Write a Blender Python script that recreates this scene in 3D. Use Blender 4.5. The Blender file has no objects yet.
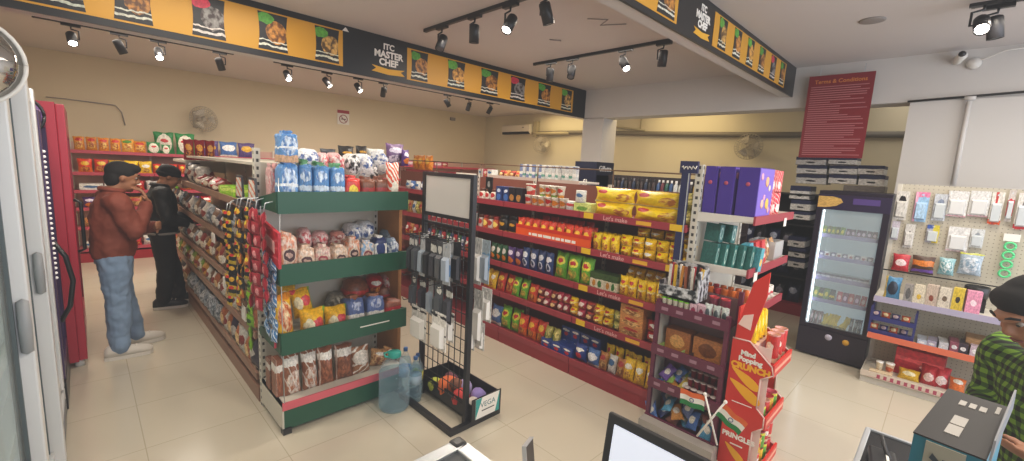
import bpy, bmesh, math, random
from mathutils import Vector, Matrix, Euler
random.seed(11)
PI = math.pi
SC = bpy.context.scene
COL = SC.collection

# ------------------------------------------------------------------ survey of the room (camera calibration)
F, CX, CY, H = 434.0, 512.0, 230.5, 1.75
def _n(v):
    return Vector(v).normalized()
_dY = _n((79 - CX, 145 - CY, F))
_dX = Vector((955 - CX, 190 - CY, F)); _dX = (_dX - _dY * _dX.dot(_dY)).normalized()
_dZ = _dX.cross(_dY)
def ray(px, py):
    d = Vector((px - CX, py - CY, F))
    return Vector((_dX.dot(d), _dY.dot(d), _dZ.dot(d)))
def onX(px, py, X):
    d = ray(px, py); return Vector((0, 0, H)) + d * (X / d.x)
def onY(px, py, Y):
    d = ray(px, py); return Vector((0, 0, H)) + d * (Y / d.y)
def onZ(px, py, Z):
    d = ray(px, py); return Vector((0, 0, H)) + d * ((Z - H) / d.z)
def shelfY(px, X, z):
    """world Y on the shelf edge (X, z) met by the picture column px"""
    a, b = ray(px, 0), ray(px, 1) - ray(px, 0)
    q = (X * a.z - (z - H) * a.x) / ((z - H) * b.x - X * b.z)
    d = a + b * q
    return X * d.y / d.x
def shelfX(px, Y, z):
    a, b = ray(px, 0), ray(px, 1) - ray(px, 0)
    q = (Y * a.z - (z - H) * a.y) / ((z - H) * b.y - Y * b.z)
    d = a + b * q
    return Y * d.x / d.y

# ------------------------------------------------------------------ materials
def lin(h):
    if isinstance(h, str):
        h = h.lstrip('#'); c = [int(h[i:i + 2], 16) / 255 for i in (0, 2, 4)]
    else:
        c = h
    return tuple((x / 12.92 if x <= .04045 else ((x + .055) / 1.055) ** 2.4) for x in c) + (1,)
_M = {}
def nm(name):
    m = bpy.data.materials.new(name); m.use_nodes = True
    nt = m.node_tree; b = nt.nodes['Principled BSDF']
    return m, nt, b
def mat(name, col, rough=.5, metal=0, emit=0, trans=0, spec=.5, alpha=1, noise=0, nscale=8):
    if name in _M: return _M[name]
    m, nt, b = nm(name)
    b.inputs['Base Color'].default_value = lin(col)
    b.inputs['Roughness'].default_value = rough
    b.inputs['Metallic'].default_value = metal
    b.inputs['Specular IOR Level'].default_value = spec
    b.inputs['Transmission Weight'].default_value = trans
    b.inputs['Alpha'].default_value = alpha
    if emit:
        b.inputs['Emission Color'].default_value = lin(col); b.inputs['Emission Strength'].default_value = emit
    if noise:
        t = nt.nodes.new('ShaderNodeTexCoord'); n = nt.nodes.new('ShaderNodeTexNoise'); n.inputs['Scale'].default_value = nscale
        n.inputs['Detail'].default_value = 4
        r = nt.nodes.new('ShaderNodeMapRange'); r.inputs['To Min'].default_value = 1 - noise; r.inputs['To Max'].default_value = 1 + noise
        h = nt.nodes.new('ShaderNodeHueSaturation'); h.inputs['Color'].default_value = lin(col)
        nt.links.new(t.outputs['Object'], n.inputs['Vector']); nt.links.new(n.outputs['Fac'], r.inputs['Value'])
        nt.links.new(r.outputs['Result'], h.inputs['Value']); nt.links.new(h.outputs['Color'], b.inputs['Base Color'])
    _M[name] = m
    return m
def pk(base, *marks, rough=.38, noise=.3, warp=.16):
    """printed packaging: base colour and marks, each ('e', colour, cx, cz, rx, rz) an ellipse, ('b', colour, z0, z1) a band,
    ('p', colourA, colourB, cx, cz, rx, rz) a mottled food picture, ('s', colour, freq, slant, width) slanted stripes"""
    key = (base, marks, rough, noise, warp)
    if key in _M: return _M[key]
    m, nt, b = nm('pack')
    N, L = nt.nodes.new, nt.links.new
    tc = N('ShaderNodeTexCoord'); g = tc.outputs['Generated']
    oi0 = N('ShaderNodeObjectInfo')
    sh = N('ShaderNodeVectorMath'); sh.operation = 'ADD'; L(g, sh.inputs[0]); L(oi0.outputs['Random'], sh.inputs[1])
    wn = N('ShaderNodeTexNoise'); wn.inputs['Scale'].default_value = 3.5; wn.inputs['Detail'].default_value = 3; L(sh.outputs[0], wn.inputs['Vector'])
    ws = N('ShaderNodeVectorMath'); ws.operation = 'SUBTRACT'; L(wn.outputs['Color'], ws.inputs[0]); ws.inputs[1].default_value = (.5, .5, .5)
    wk = N('ShaderNodeVectorMath'); wk.operation = 'SCALE'; L(ws.outputs[0], wk.inputs[0]); wk.inputs['Scale'].default_value = warp
    wa = N('ShaderNodeVectorMath'); wa.operation = 'ADD'; L(g, wa.inputs[0]); L(wk.outputs[0], wa.inputs[1])
    sx = N('ShaderNodeSeparateXYZ'); L(wa.outputs[0], sx.inputs[0])
    def math_(op, a, c=None):
        n = N('ShaderNodeMath'); n.operation = op
        for i, v in enumerate((a, c)):
            if v is None: continue
            if hasattr(v, 'links'): L(v, n.inputs[i])
            else: n.inputs[i].default_value = v
        return n.outputs[0]
    cur = None
    def mix(fac, col):
        nonlocal cur
        n = N('ShaderNodeMix'); n.data_type = 'RGBA'
        L(fac, n.inputs['Factor'])
        if cur is None: n.inputs['A'].default_value = lin(base)
        else: L(cur, n.inputs['A'])
        if hasattr(col, 'links'): L(col, n.inputs['B'])
        else: n.inputs['B'].default_value = lin(col)
        cur = n.outputs['Result']
    def ell(cx, cz, rx, rz):
        a = math_('DIVIDE', math_('SUBTRACT', sx.outputs[0], cx), rx); c = math_('DIVIDE', math_('SUBTRACT', sx.outputs[2], cz), rz)
        return math_('LESS_THAN', math_('ADD', math_('MULTIPLY', a, a), math_('MULTIPLY', c, c)), 1.0)
    for k in marks:
        if k[0] == 'e': mix(ell(*k[2:]), k[1])
        elif k[0] == 'b': mix(math_('MULTIPLY', math_('GREATER_THAN', sx.outputs[2], k[2]), math_('LESS_THAN', sx.outputs[2], k[3])), k[1])
        elif k[0] == 'v': mix(math_('MULTIPLY', math_('GREATER_THAN', sx.outputs[0], k[2]), math_('LESS_THAN', sx.outputs[0], k[3])), k[1])
        elif k[0] == 's':
            w = math_('FRACT', math_('ADD', math_('MULTIPLY', sx.outputs[2], k[2]), math_('MULTIPLY', sx.outputs[0], k[3])))
            mix(math_('LESS_THAN', w, k[4]), k[1])
        elif k[0] == 'p':
            n = N('ShaderNodeTexNoise'); n.inputs['Scale'].default_value = 6; n.inputs['Detail'].default_value = 3
            oi = N('ShaderNodeObjectInfo'); va = N('ShaderNodeVectorMath'); va.operation = 'ADD'; L(g, va.inputs[0])
            L(oi.outputs['Random'], va.inputs[1]); L(va.outputs[0], n.inputs['Vector'])
            r = N('ShaderNodeValToRGB'); r.color_ramp.elements[0].position = .42; r.color_ramp.elements[1].position = .58
            r.color_ramp.elements[0].color = lin(k[1]); r.color_ramp.elements[1].color = lin(k[2]); L(n.outputs['Fac'], r.inputs[0])
            mix(ell(*k[3:]), r.outputs[0])
    h = N('ShaderNodeHueSaturation'); oi = N('ShaderNodeObjectInfo'); mr = N('ShaderNodeMapRange')
    mr.inputs['To Min'].default_value = .86; mr.inputs['To Max'].default_value = 1.12
    fn = N('ShaderNodeTexNoise'); fn.inputs['Scale'].default_value = 11; fn.inputs['Detail'].default_value = 4; L(sh.outputs[0], fn.inputs['Vector'])
    fr_ = N('ShaderNodeMapRange'); fr_.inputs['From Min'].default_value = .3; fr_.inputs['From Max'].default_value = .7
    fr_.inputs['To Min'].default_value = 1 - noise; fr_.inputs['To Max'].default_value = 1 + noise; L(fn.outputs['Fac'], fr_.inputs['Value'])
    L(oi.outputs['Random'], mr.inputs['Value']); L(math_('MULTIPLY', mr.outputs[0], fr_.outputs[0]), h.inputs['Value']); h.inputs['Saturation'].default_value = 1.0
    bp_ = N('ShaderNodeBump'); bp_.inputs['Strength'].default_value = .35; bp_.inputs['Distance'].default_value = .01; L(wn.outputs['Fac'], bp_.inputs['Height']); L(bp_.outputs[0], b.inputs['Normal'])
    if cur is None: h.inputs['Color'].default_value = lin(base)
    else: L(cur, h.inputs['Color'])
    L(h.outputs[0], b.inputs['Base Color']); b.inputs['Roughness'].default_value = rough
    _M[key] = m
    return m

# ------------------------------------------------------------------ mesh building
class MB:
    def __init__(s): s.v, s.f, s.m, s.s = [], [], [], []
    def add(s, vs, fs, mi=0, sm=False):
        o = len(s.v); s.v += [tuple(v) for v in vs]
        for f in fs: s.f.append([i + o for i in f]); s.m.append(mi); s.s.append(sm)
        return s
    def box(s, x0, x1, y0, y1, z0, z1, mi=0):
        return s.add([(x0, y0, z0), (x1, y0, z0), (x1, y1, z0), (x0, y1, z0), (x0, y0, z1), (x1, y0, z1), (x1, y1, z1), (x0, y1, z1)],
                     [(0, 3, 2, 1), (4, 5, 6, 7), (0, 1, 5, 4), (1, 2, 6, 5), (2, 3, 7, 6), (3, 0, 4, 7)], mi)
    def prism(s, poly, axis, a, b, mi=0):
        """poly 2-D, extruded along axis from a to b"""
        def p3(u, w, t): return {'x': (t, u, w), 'y': (u, t, w), 'z': (u, w, t)}[axis]
        n = len(poly)
        vs = [p3(u, w, a) for u, w in poly] + [p3(u, w, b) for u, w in poly]
        fs = [tuple(range(n)), tuple(range(2 * n - 1, n - 1, -1))] + [(i, i + n, (i + 1) % n + n, (i + 1) % n) for i in range(n)]
        return s.add(vs, fs, mi)
    def tube(s, pts, r, n=8, mi=0, caps=True):
        pts = [Vector(p) for p in pts]; rr = r if isinstance(r, (list, tuple)) else [r] * len(pts)
        rings = []; up = None
        for i, p in enumerate(pts):
            t = (pts[min(i + 1, len(pts) - 1)] - pts[max(i - 1, 0)]).normalized()
            if up is None: up = Vector((0, 0, 1)) if abs(t.z) < .9 else Vector((1, 0, 0))
            a = t.cross(up).normalized(); b = a.cross(t).normalized(); up = b
            rings.append([p + (a * math.cos(2 * PI * k / n) + b * math.sin(2 * PI * k / n)) * rr[i] for k in range(n)])
        vs = [v for q in rings for v in q]; fs = []
        for i in range(len(pts) - 1):
            for k in range(n): fs.append((i * n + k, i * n + (k + 1) % n, (i + 1) * n + (k + 1) % n, (i + 1) * n + k))
        if caps: fs += [tuple(range(n))[::-1], tuple((len(pts) - 1) * n + k for k in range(n))]
        return s.add(vs, fs, mi, True)
    def lathe(s, prof, n=16, c=(0, 0, 0), mi=0, sm=True, axis='z'):
        vs, fs = [], []
        for r, z in prof:
            for k in range(n):
                u, w = r * math.cos(2 * PI * k / n), r * math.sin(2 * PI * k / n)
                p = {'z': (u, w, z), 'y': (u, z, w), 'x': (z, u, w)}[axis]
                vs.append((c[0] + p[0], c[1] + p[1], c[2] + p[2]))
        for i in range(len(prof) - 1):
            for k in range(n): fs.append((i * n + k, i * n + (k + 1) % n, (i + 1) * n + (k + 1) % n, (i + 1) * n + k))
        fs += [tuple(range(n))[::-1], tuple((len(prof) - 1) * n + k for k in range(n))]
        return s.add(vs, fs, mi, sm)
    def ball(s, c, r, n=12, mi=0):
        r = r if isinstance(r, (list, tuple)) else (r, r, r)
        vs, fs = [], []; m = max(6, n // 2 + 2)
        for i in range(1, m):
            for k in range(n):
                a, b = PI * i / m, 2 * PI * k / n
                vs.append((c[0] + r[0] * math.sin(a) * math.cos(b), c[1] + r[1] * math.sin(a) * math.sin(b), c[2] - r[2] * math.cos(a)))
        b0 = len(vs); vs += [(c[0], c[1], c[2] - r[2]), (c[0], c[1], c[2] + r[2])]
        for i in range(m - 2):
            for k in range(n): fs.append((i * n + k, i * n + (k + 1) % n, (i + 1) * n + (k + 1) % n, (i + 1) * n + k))
        for k in range(n): fs += [(b0, (k + 1) % n, k), (b0 + 1, (m - 2) * n + k, (m - 2) * n + (k + 1) % n)]
        return s.add(vs, fs, mi, True)
    def cone(s, p0, p1, r0, r1, n=12, mi=0):
        return s.tube([p0, p1], [r0, r1], n, mi)
    def mesh(s, name, mats, bevel=0):
        me = bpy.data.meshes.new(name); me.from_pydata(s.v, [], s.f)
        for k, p in enumerate(me.polygons): p.material_index = s.m[k]; p.use_smooth = s.s[k]
        if bevel:
            bm = bmesh.new(); bm.from_mesh(me)
            bmesh.ops.remove_doubles(bm, verts=bm.verts, dist=1e-5)
            ed = [e for e in bm.edges if len(e.link_faces) == 2 and e.calc_face_angle(0) > .6]
            bmesh.ops.bevel(bm, geom=ed, offset=bevel, segments=2, affect='EDGES', profile=.6)
            bm.to_mesh(me); bm.free()
        bm = bmesh.new(); bm.from_mesh(me); bmesh.ops.recalc_face_normals(bm, faces=bm.faces); bm.to_mesh(me); bm.free()
        for m in (mats if isinstance(mats, (list, tuple)) else [mats]): me.materials.append(m)
        return me
LABELS = {}
def tag(o, label, cat, group=None):
    o['label'] = label; o['category'] = cat
    if group: o['group'] = group
    LABELS.setdefault(label, []).append(o.name)
    return o
def link(name, me, parent=None, loc=(0, 0, 0), rot=(0, 0, 0), scale=(1, 1, 1)):
    o = bpy.data.objects.new(name, me); COL.objects.link(o)
    o.location = loc; o.rotation_euler = rot; o.scale = scale
    if parent: o.parent = parent
    return o
def obj(name, mb, mats, parent=None, loc=(0, 0, 0), rot=(0, 0, 0), bevel=0):
    return link(name, mb.mesh(name, mats, bevel), parent, loc, rot)
def thing(name, label, cat, loc=(0, 0, 0), rz=0, group=None):
    o = bpy.data.objects.new(name, None); COL.objects.link(o); o.location = loc; o.rotation_euler = (0, 0, rz)
    o.empty_display_size = .1
    return tag(o, label, cat, group)
def struct(name, mb, mats):
    o = obj(name, mb, mats); o['kind'] = 'structure'; return o
def dup(r0, label, loc=None, rot=None, group=None, scale=None):
    r = r0.copy(); COL.objects.link(r)
    if loc is not None: r.location = loc
    if rot is not None: r.rotation_euler = rot
    if scale is not None: r.scale = scale
    tag(r, label, r0['category'], group or r0.get('group'))
    for ch in list(r0.children):
        c = ch.copy(); COL.objects.link(c); c.parent = r
        for g in list(ch.children):
            d = g.copy(); COL.objects.link(d); d.parent = c
    return r
def text(name, s, size, m, parent=None, loc=(0, 0, 0), rot=(PI / 2, 0, 0), align='CENTER', ext=.0008, bold=0, sx=1):
    cu = bpy.data.curves.new(name, 'FONT'); cu.body = s; cu.size = size; cu.align_x = align; cu.align_y = 'CENTER'
    cu.extrude = ext; cu.offset = bold; cu.resolution_u = 3
    t = bpy.data.objects.new(name, cu); COL.objects.link(t)
    dg = bpy.context.evaluated_depsgraph_get()
    me = bpy.data.meshes.new_from_object(t.evaluated_get(dg)); bpy.data.objects.remove(t)
    me.materials.clear(); me.materials.append(m)
    return link(name, me, parent, loc, rot, (sx, 1, 1))
ORD = 'first second third fourth fifth sixth seventh eighth ninth tenth eleventh twelfth thirteenth fourteenth fifteenth sixteenth seventeenth eighteenth'.split()
FL, FF, FR = -PI / 2, 0, PI / 2          # facing -X, -Y, +X

# common materials
white = mat('white_paint', '#d9d6cf', .45)
offwhite = mat('shelf_white', '#cfcabd', .4, noise=.04)
black = mat('black_metal', '#16161a', .4)
blackp = mat('black_plastic', '#1a1a1d', .35)
chrome = mat('chrome', '#c9ccd0', .25, metal=.9)
alu = mat('aluminium', '#c4c8cc', .35, metal=.5)
redm = mat('red_shelf', '#9a2836', .4, noise=.06, nscale=3)
redlip = mat('red_price_lip', '#98323e', .35)
pinklip = mat('pink_price_lip', '#d4606c', .35)
maroon = mat('maroon_metal', '#5e1d38', .4)
green = mat('green_board', '#17503a', .42, noise=.06, nscale=3)
navy = mat('navy', '#1f2350', .4)
slotted, nt, b = nm('slotted_post')
def _slots():
    N, L = nt.nodes.new, nt.links.new
    tc = N('ShaderNodeTexCoord'); o = N('ShaderNodeSeparateXYZ'); g = N('ShaderNodeSeparateXYZ'); L(tc.outputs['Object'], o.inputs[0]); L(tc.outputs['Generated'], g.inputs[0])
    def m(op, a, c=None):
        n = N('ShaderNodeMath'); n.operation = op
        for i, v in enumerate((a, c)):
            if v is None: continue
            if hasattr(v, 'links'): L(v, n.inputs[i])
            else: n.inputs[i].default_value = v
        return n.outputs[0]
    def mid(q): return m('LESS_THAN', m('ABSOLUTE', m('SUBTRACT', q, .5)), .2)
    hole = m('MULTIPLY', m('LESS_THAN', m('FRACT', m('MULTIPLY', o.outputs[2], 20)), .42), m('MAXIMUM', mid(g.outputs[0]), mid(g.outputs[1])))
    x = N('ShaderNodeMix'); x.data_type = 'RGBA'; L(hole, x.inputs['Factor']); x.inputs['A'].default_value = lin('#d0ccc0'); x.inputs['B'].default_value = lin('#3a3836'); L(x.outputs['Result'], b.inputs['Base Color']); b.inputs['Roughness'].default_value = .45
_slots()
def mk_glass(name, col='#ffffff', rough=.02, ior=1.3, fac=.82, rim=.1, body=None):
    """thin clear sheet: mostly see-through with a little sheen"""
    m, nt, b = nm(name)
    o = nt.nodes['Material Output']; t = nt.nodes.new('ShaderNodeBsdfTransparent'); t.inputs[0].default_value = lin(col)
    mx = nt.nodes.new('ShaderNodeMixShader')
    lw = nt.nodes.new('ShaderNodeLayerWeight'); lw.inputs[0].default_value = .25; mr_ = nt.nodes.new('ShaderNodeMapRange')
    mr_.inputs['To Min'].default_value = 1 - fac; mr_.inputs['To Max'].default_value = min(.9, (1 - fac) + rim); nt.links.new(lw.outputs['Facing'], mr_.inputs['Value']); nt.links.new(mr_.outputs[0], mx.inputs[0])
    b.inputs['Base Color'].default_value = lin(body or col); b.inputs['Roughness'].default_value = rough
    nt.links.new(t.outputs[0], mx.inputs[1]); nt.links.new(b.outputs[0], mx.inputs[2]); nt.links.new(mx.outputs[0], o.inputs[0])
    return m
glass = mk_glass('clear_glass', '#eef4f4', .05, fac=.86)
film = mk_glass('clear_film', '#e8e8e8', .15, fac=.6)

# ------------------------------------------------------------------ the room
tile, nt, b = nm('floor_tile')
N, L = nt.nodes.new, nt.links.new
tc = N('ShaderNodeTexCoord'); mp = N('ShaderNodeMapping'); mp.inputs['Location'].default_value = (-.165, -.13, 0)
L(tc.outputs['Object'], mp.inputs[0])
br = N('ShaderNodeTexBrick'); br.offset = 0; br.inputs['Scale'].default_value = 1; br.inputs['Brick Width'].default_value = .6; br.inputs['Row Height'].default_value = .6
br.inputs['Mortar Size'].default_value = .0028; br.inputs['Mortar Smooth'].default_value = .1
br.inputs['Color1'].default_value = lin('#c8bfac'); br.inputs['Color2'].default_value = lin('#c4bba8'); br.inputs['Mortar'].default_value = lin('#aea590')
L(mp.outputs[0], br.inputs[0])
no = N('ShaderNodeTexNoise'); no.inputs['Scale'].default_value = 1.3; no.inputs['Detail'].default_value = 6; L(tc.outputs['Object'], no.inputs[0])
mr = N('ShaderNodeMapRange'); mr.inputs['To Min'].default_value = .93; mr.inputs['To Max'].default_value = 1.05; L(no.outputs['Fac'], mr.inputs[0])
hs = N('ShaderNodeHueSaturation'); L(br.outputs[0], hs.inputs['Color']); L(mr.outputs[0], hs.inputs['Value']); L(hs.outputs[0], b.inputs['Base Color'])
r2 = N('ShaderNodeMapRange'); r2.inputs['To Min'].default_value = .1; r2.inputs['To Max'].default_value = .26; L(no.outputs['Fac'], r2.inputs[0]); L(r2.outputs[0], b.inputs['Roughness'])
b.inputs['Specular IOR Level'].default_value = .55
struct('floor', MB().box(-1.2, 8.5, -3, 9.8, -.1, 0), tile)
ceilm = mat('ceiling_paint', '#c6c0bd', .9, noise=.03, nscale=1.2)
creamw = mat('cream_wall', '#cfc2a6', .85, noise=.035, nscale=1.5)
greyw = mat('grey_white_wall', '#c9c6c2', .85, noise=.03, nscale=1.5)
yelw = mat('alcove_wall', '#cfc8b0', .85, noise=.04, nscale=1.2)
struct('ceiling', MB().box(-1.2, 8.5, -3, 9.8, 3.1, 3.2), ceilm)
struct('wall_back', MB().box(-1.2, 8.35, 9.5, 9.65, 0, 3.1), creamw)
struct('wall_left', MB().box(-1.15, -1.0, -3, 9.5, 0, 3.1), creamw)
struct('wall_right', MB().box(8.2, 8.35, -3, 9.5, 0, 3.1), yelw)
struct('wall_alcove', MB().box(6.17, 6.5, -3, .45, 0, 2.63), greyw)
struct('trim_1', MB().box(-1.0, 6.6, 4.63, 4.76, 2.64, 3.1), greyw)                     # ceiling beams
struct('trim_2', MB().box(-1.0, 6.2, 1.55, 1.67, 2.77, 3.1), greyw)
struct('trim_3', MB().box(6.2, 6.5, -3, 4.63, 2.63, 3.1), greyw)
struct('trim_4', MB().box(6.2, 6.6, 4.22, 4.63, 0, 2.64), greyw)
tr = obj('pipe_run', MB().tube([(8.15, .3, 2.47), (8.14, 2.5, 2.5), (8.15, 4.6, 2.56), (8.15, 5.75, 2.6), (8.15, 6.4, 2.62), (8.15, 7.55, 2.62)], .045, 8), mat('grey_pipe', '#6f6a60', .6))
tag(tr, 'grey insulated pipe run crossing the yellow alcove wall', 'pipe')
tr = obj('wall_cable', MB().tube([(6.15, .47, 2.63), (6.15, .1, 2.645), (6.15, -.35, 2.665), (6.15, -.8, 2.68)], .012, 6), black)
tag(tr, 'black cable along the top of the white alcove wall', 'cable')
tr = obj('conduit_pipe', MB().tube([(8.16, 5.72, 2.78), (8.16, 5.0, 2.68), (8.16, 4.55, 2.62)], .022, 6).tube([(8.16, 4.65, 2.62), (8.16, 4.65, 3.0)], .014, 6), mat('grey_pipe2', '#a59c80', .6))
tag(tr, 'thin slanting conduit above the grey pipe run by the column', 'pipe')
tr = obj('wall_conduit', MB().tube([(6.13, .02, 2.6), (6.13, .02, 1.8)], .02, 6).tube([(6.13, -.02, 2.63), (6.13, .06, 2.63)], .02, 6), greyw)
tag(tr, 'white painted conduit running down the wall above the pegboard', 'pipe')
# ------------------------------------------------------------------ advertising banners on the two ceiling beams
bblk = mat('banner_black', '#17191d', .35)
byel = mat('banner_yellow', '#d29a2c', .4)
wtxt = mat('white_lettering', '#f0ede6', .5)
ytxt = mat('yellow_lettering', '#e0a92c', .5)
def food(gr, c1, c2, low):
    return pk('#1d1f22', ('p', c1, c2, .62, .5, .36, .3), ('e', gr, .25, .84, .3, .15), ('b', low, .1, .16), ('b', low, .24, .27), rough=.4)
PH = [food('#4f9a35', '#c98a3c', '#6a3f18', '#d9d9c8'), food('#5aa238', '#d8a24a', '#7c4f20', '#c9cfc0'), food('#c5304a', '#b04a2a', '#3c2a2a', '#c94a8a'),
      food('#c5304a', '#8c8a86', '#3a2c2c', '#d0c8c0'), food('#c5304a', '#c96a3a', '#4a1f24', '#d0509a'), food('#5aa238', '#d6a85a', '#5a4020', '#d8d8c0')]
def banner(label, Y, x0, x1, z0, z1, yel, packs, tx, ts, tri=None):
    t = thing('advertising_banner', label, 'banner', ((x0 + x1) / 2, Y, z0)); ox = (x0 + x1) / 2
    obj('banner_board', MB().box(x0 - ox, x1 - ox, -.02, 0, 0, z1 - z0), bblk, t)
    a, c = (z1 - z0) * .115, (z1 - z0) * .875
    for (p, q) in yel: obj('yellow_panel', MB().box(p - ox, q - ox, -.023, -.0201, a, c), byel, t)
    hh = c - a
    for i, (p, q) in enumerate(packs):
        w = q - p; m = MB(); n = 6
        pts = [(p - ox + .03 * w * abs(math.cos(PI * k / n)) * 0 + .05 * w * math.sin(PI * k / n), a + hh * (.04 + .92 * k / n)) for k in range(n + 1)]
        pts2 = [(q - ox - .05 * w * math.sin(PI * k / n), a + hh * (.04 + .92 * k / n)) for k in range(n, -1, -1)]
        obj('food_picture', m.prism(pts + pts2, 'y', -.0262, -.0232), PH[i % 6 if i % 2 else (i * 3) % 6], t)
    zt = (z1 - z0)
    text('lettering', 'ITC', ts * .9, wtxt, t, (tx - ox, -.0215, zt * .76), bold=.003)
    text('lettering', 'MASTER', ts, wtxt, t, (tx - ox, -.0215, zt * .58), bold=.004)
    text('lettering', 'CHEF', ts, wtxt, t, (tx - ox, -.0215, zt * .4), bold=.004)
    w = ts * 2.1
    obj('ribbon', MB().prism([(tx - ox - w, zt * .3), (tx - ox - w * .75, zt * .24), (tx - ox - w, zt * .16), (tx - ox, zt * .13), (tx - ox + w, zt * .16), (tx - ox + w * .75, zt * .24), (tx - ox + w, zt * .3), (tx - ox, zt * .26)], 'y', -.0225, -.0203), ytxt, t)
    if tri: obj('triangle_mark', MB().prism([(tri - ox - .035, zt * .88), (tri - ox + .035, zt * .88), (tri - ox, zt * .99 - .01)], 'y', -.0225, -.0203), wtxt, t)
banner('long black and yellow food banner on the far ceiling beam above the aisles', 4.63, -.95, 6.2, 2.64, 3.1, [(-.9, 2.0), (2.75, 5.85)],
       [(-.62, -.42), (-.2, .1), (.25, .48), (.73, .97), (1.22, 1.47), (1.72, 1.96), (2.8, 3.03), (3.32, 3.59), (3.86, 4.17), (4.41, 4.71), (4.99, 5.28), (5.55, 5.81)], 2.52, .096, 2.03)
banner('black and yellow food banner on the beam ending beside the red notice', 1.55, -.3, 6.19, 2.76, 3.1, [(.2, 3.04), (3.68, 5.76)],
       [(.6, .85), (1.1, 1.35), (1.6, 1.85), (2.1, 2.35), (2.75, 3.0), (3.78, 3.95), (4.12, 4.3), (4.47, 4.65), (4.82, 5.0), (5.2, 5.38), (5.55, 5.72)], 3.47, .07, 3.2)
LABELS.clear()
for o in COL.objects:
    if o.get('label'): LABELS.setdefault(o['label'], []).append(o.name)

# ------------------------------------------------------------------ track lighting
def lamp_mat(name, e): return mat(name, '#fff6e8', .3, emit=e)
lit, unlit = lamp_mat('lamp_lit', 22), mat('lamp_off', '#55555a', .3)
def rail(label, p0, p1):
    p0, p1 = Vector(p0), Vector(p1); d = p1 - p0
    t = thing('track_light_rail', label, 'light rail', p0)
    m = MB(); w = .018
    if abs(d.x) > abs(d.y): m.box(0, d.x, -w, w, -.03, 0)
    else: m.box(-w, w, d.y, 0, -.03, 0)
    obj('rail_channel', m, black, t)
    e = MB()
    if abs(d.x) > abs(d.y): e.box(-.02, 0, -w, w, -.032, 0).box(d.x, d.x + .02, -w, w, -.032, 0)
    else: e.box(-w, w, 0, .02, -.032, 0).box(-w, w, d.y - .02, d.y, -.032, 0)
    obj('end_cap', e, blackp, t)
def spot(label, loc, aim, on, axis='x', R=.045, Lh=.16, power=None):
    """a head hanging under the rail from a bent arm, pointing along aim"""
    t = thing('track_spotlight', label, 'spotlight', loc, 0, 'track spotlights')
    a = _n(aim)
    m = MB()
    if axis == 'x': m.box(-.08, .08, -.02, .02, -.022, 0)
    else: m.box(-.02, .02, -.08, .08, -.022, 0)
    obj('adapter', m, black, t)
    s = Vector((.06, 0, 0)) if axis == 'x' else Vector((0, .06, 0))
    piv = Vector((0, 0, -.15))
    obj('arm', MB().tube([(0, 0, -.02), (0, 0, -.05), s + Vector((0, 0, -.06)), s + piv, piv], .009, 6), black, t)
    q = a.to_track_quat('Z', 'Y').to_euler()
    h = obj('lamp_head', MB().lathe([(R * .55, -Lh * .5), (R * .9, -Lh * .46), (R, -Lh * .38), (R, Lh * .5), (R * .88, Lh * .5), (R * .8, Lh * .42)], 18), black, t, piv, q)
    obj('lamp_lens', MB().lathe([(R * .82, Lh * .43), (R * .8, Lh * .46), (R * .4, Lh * .48)], 16), lit if on else unlit, h)
    return t
rail('black ceiling light rail in the far zone above the cooler aisle', (-.25, 7.13, 3.1), (1.56, 7.13, 3.1))
rail('black ceiling light rail in the far zone over the tall shelves', (2.1, 7.13, 3.1), (6.5, 7.13, 3.1))
rail('black ceiling light rail between the beams over the wire rack', (2.6, 4.0, 3.1), (2.6, 2.2, 3.1))
rail('black ceiling light rail between the beams over the red aisle shelving', (4.28, 4.03, 3.1), (4.28, 2.2, 3.1))
rail('short black ceiling light rail near the white security camera', (4.72, .08, 3.1), (4.72, -.75, 3.1))
dn = (.1, -.75, -.9)
zc = 3.07
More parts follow.
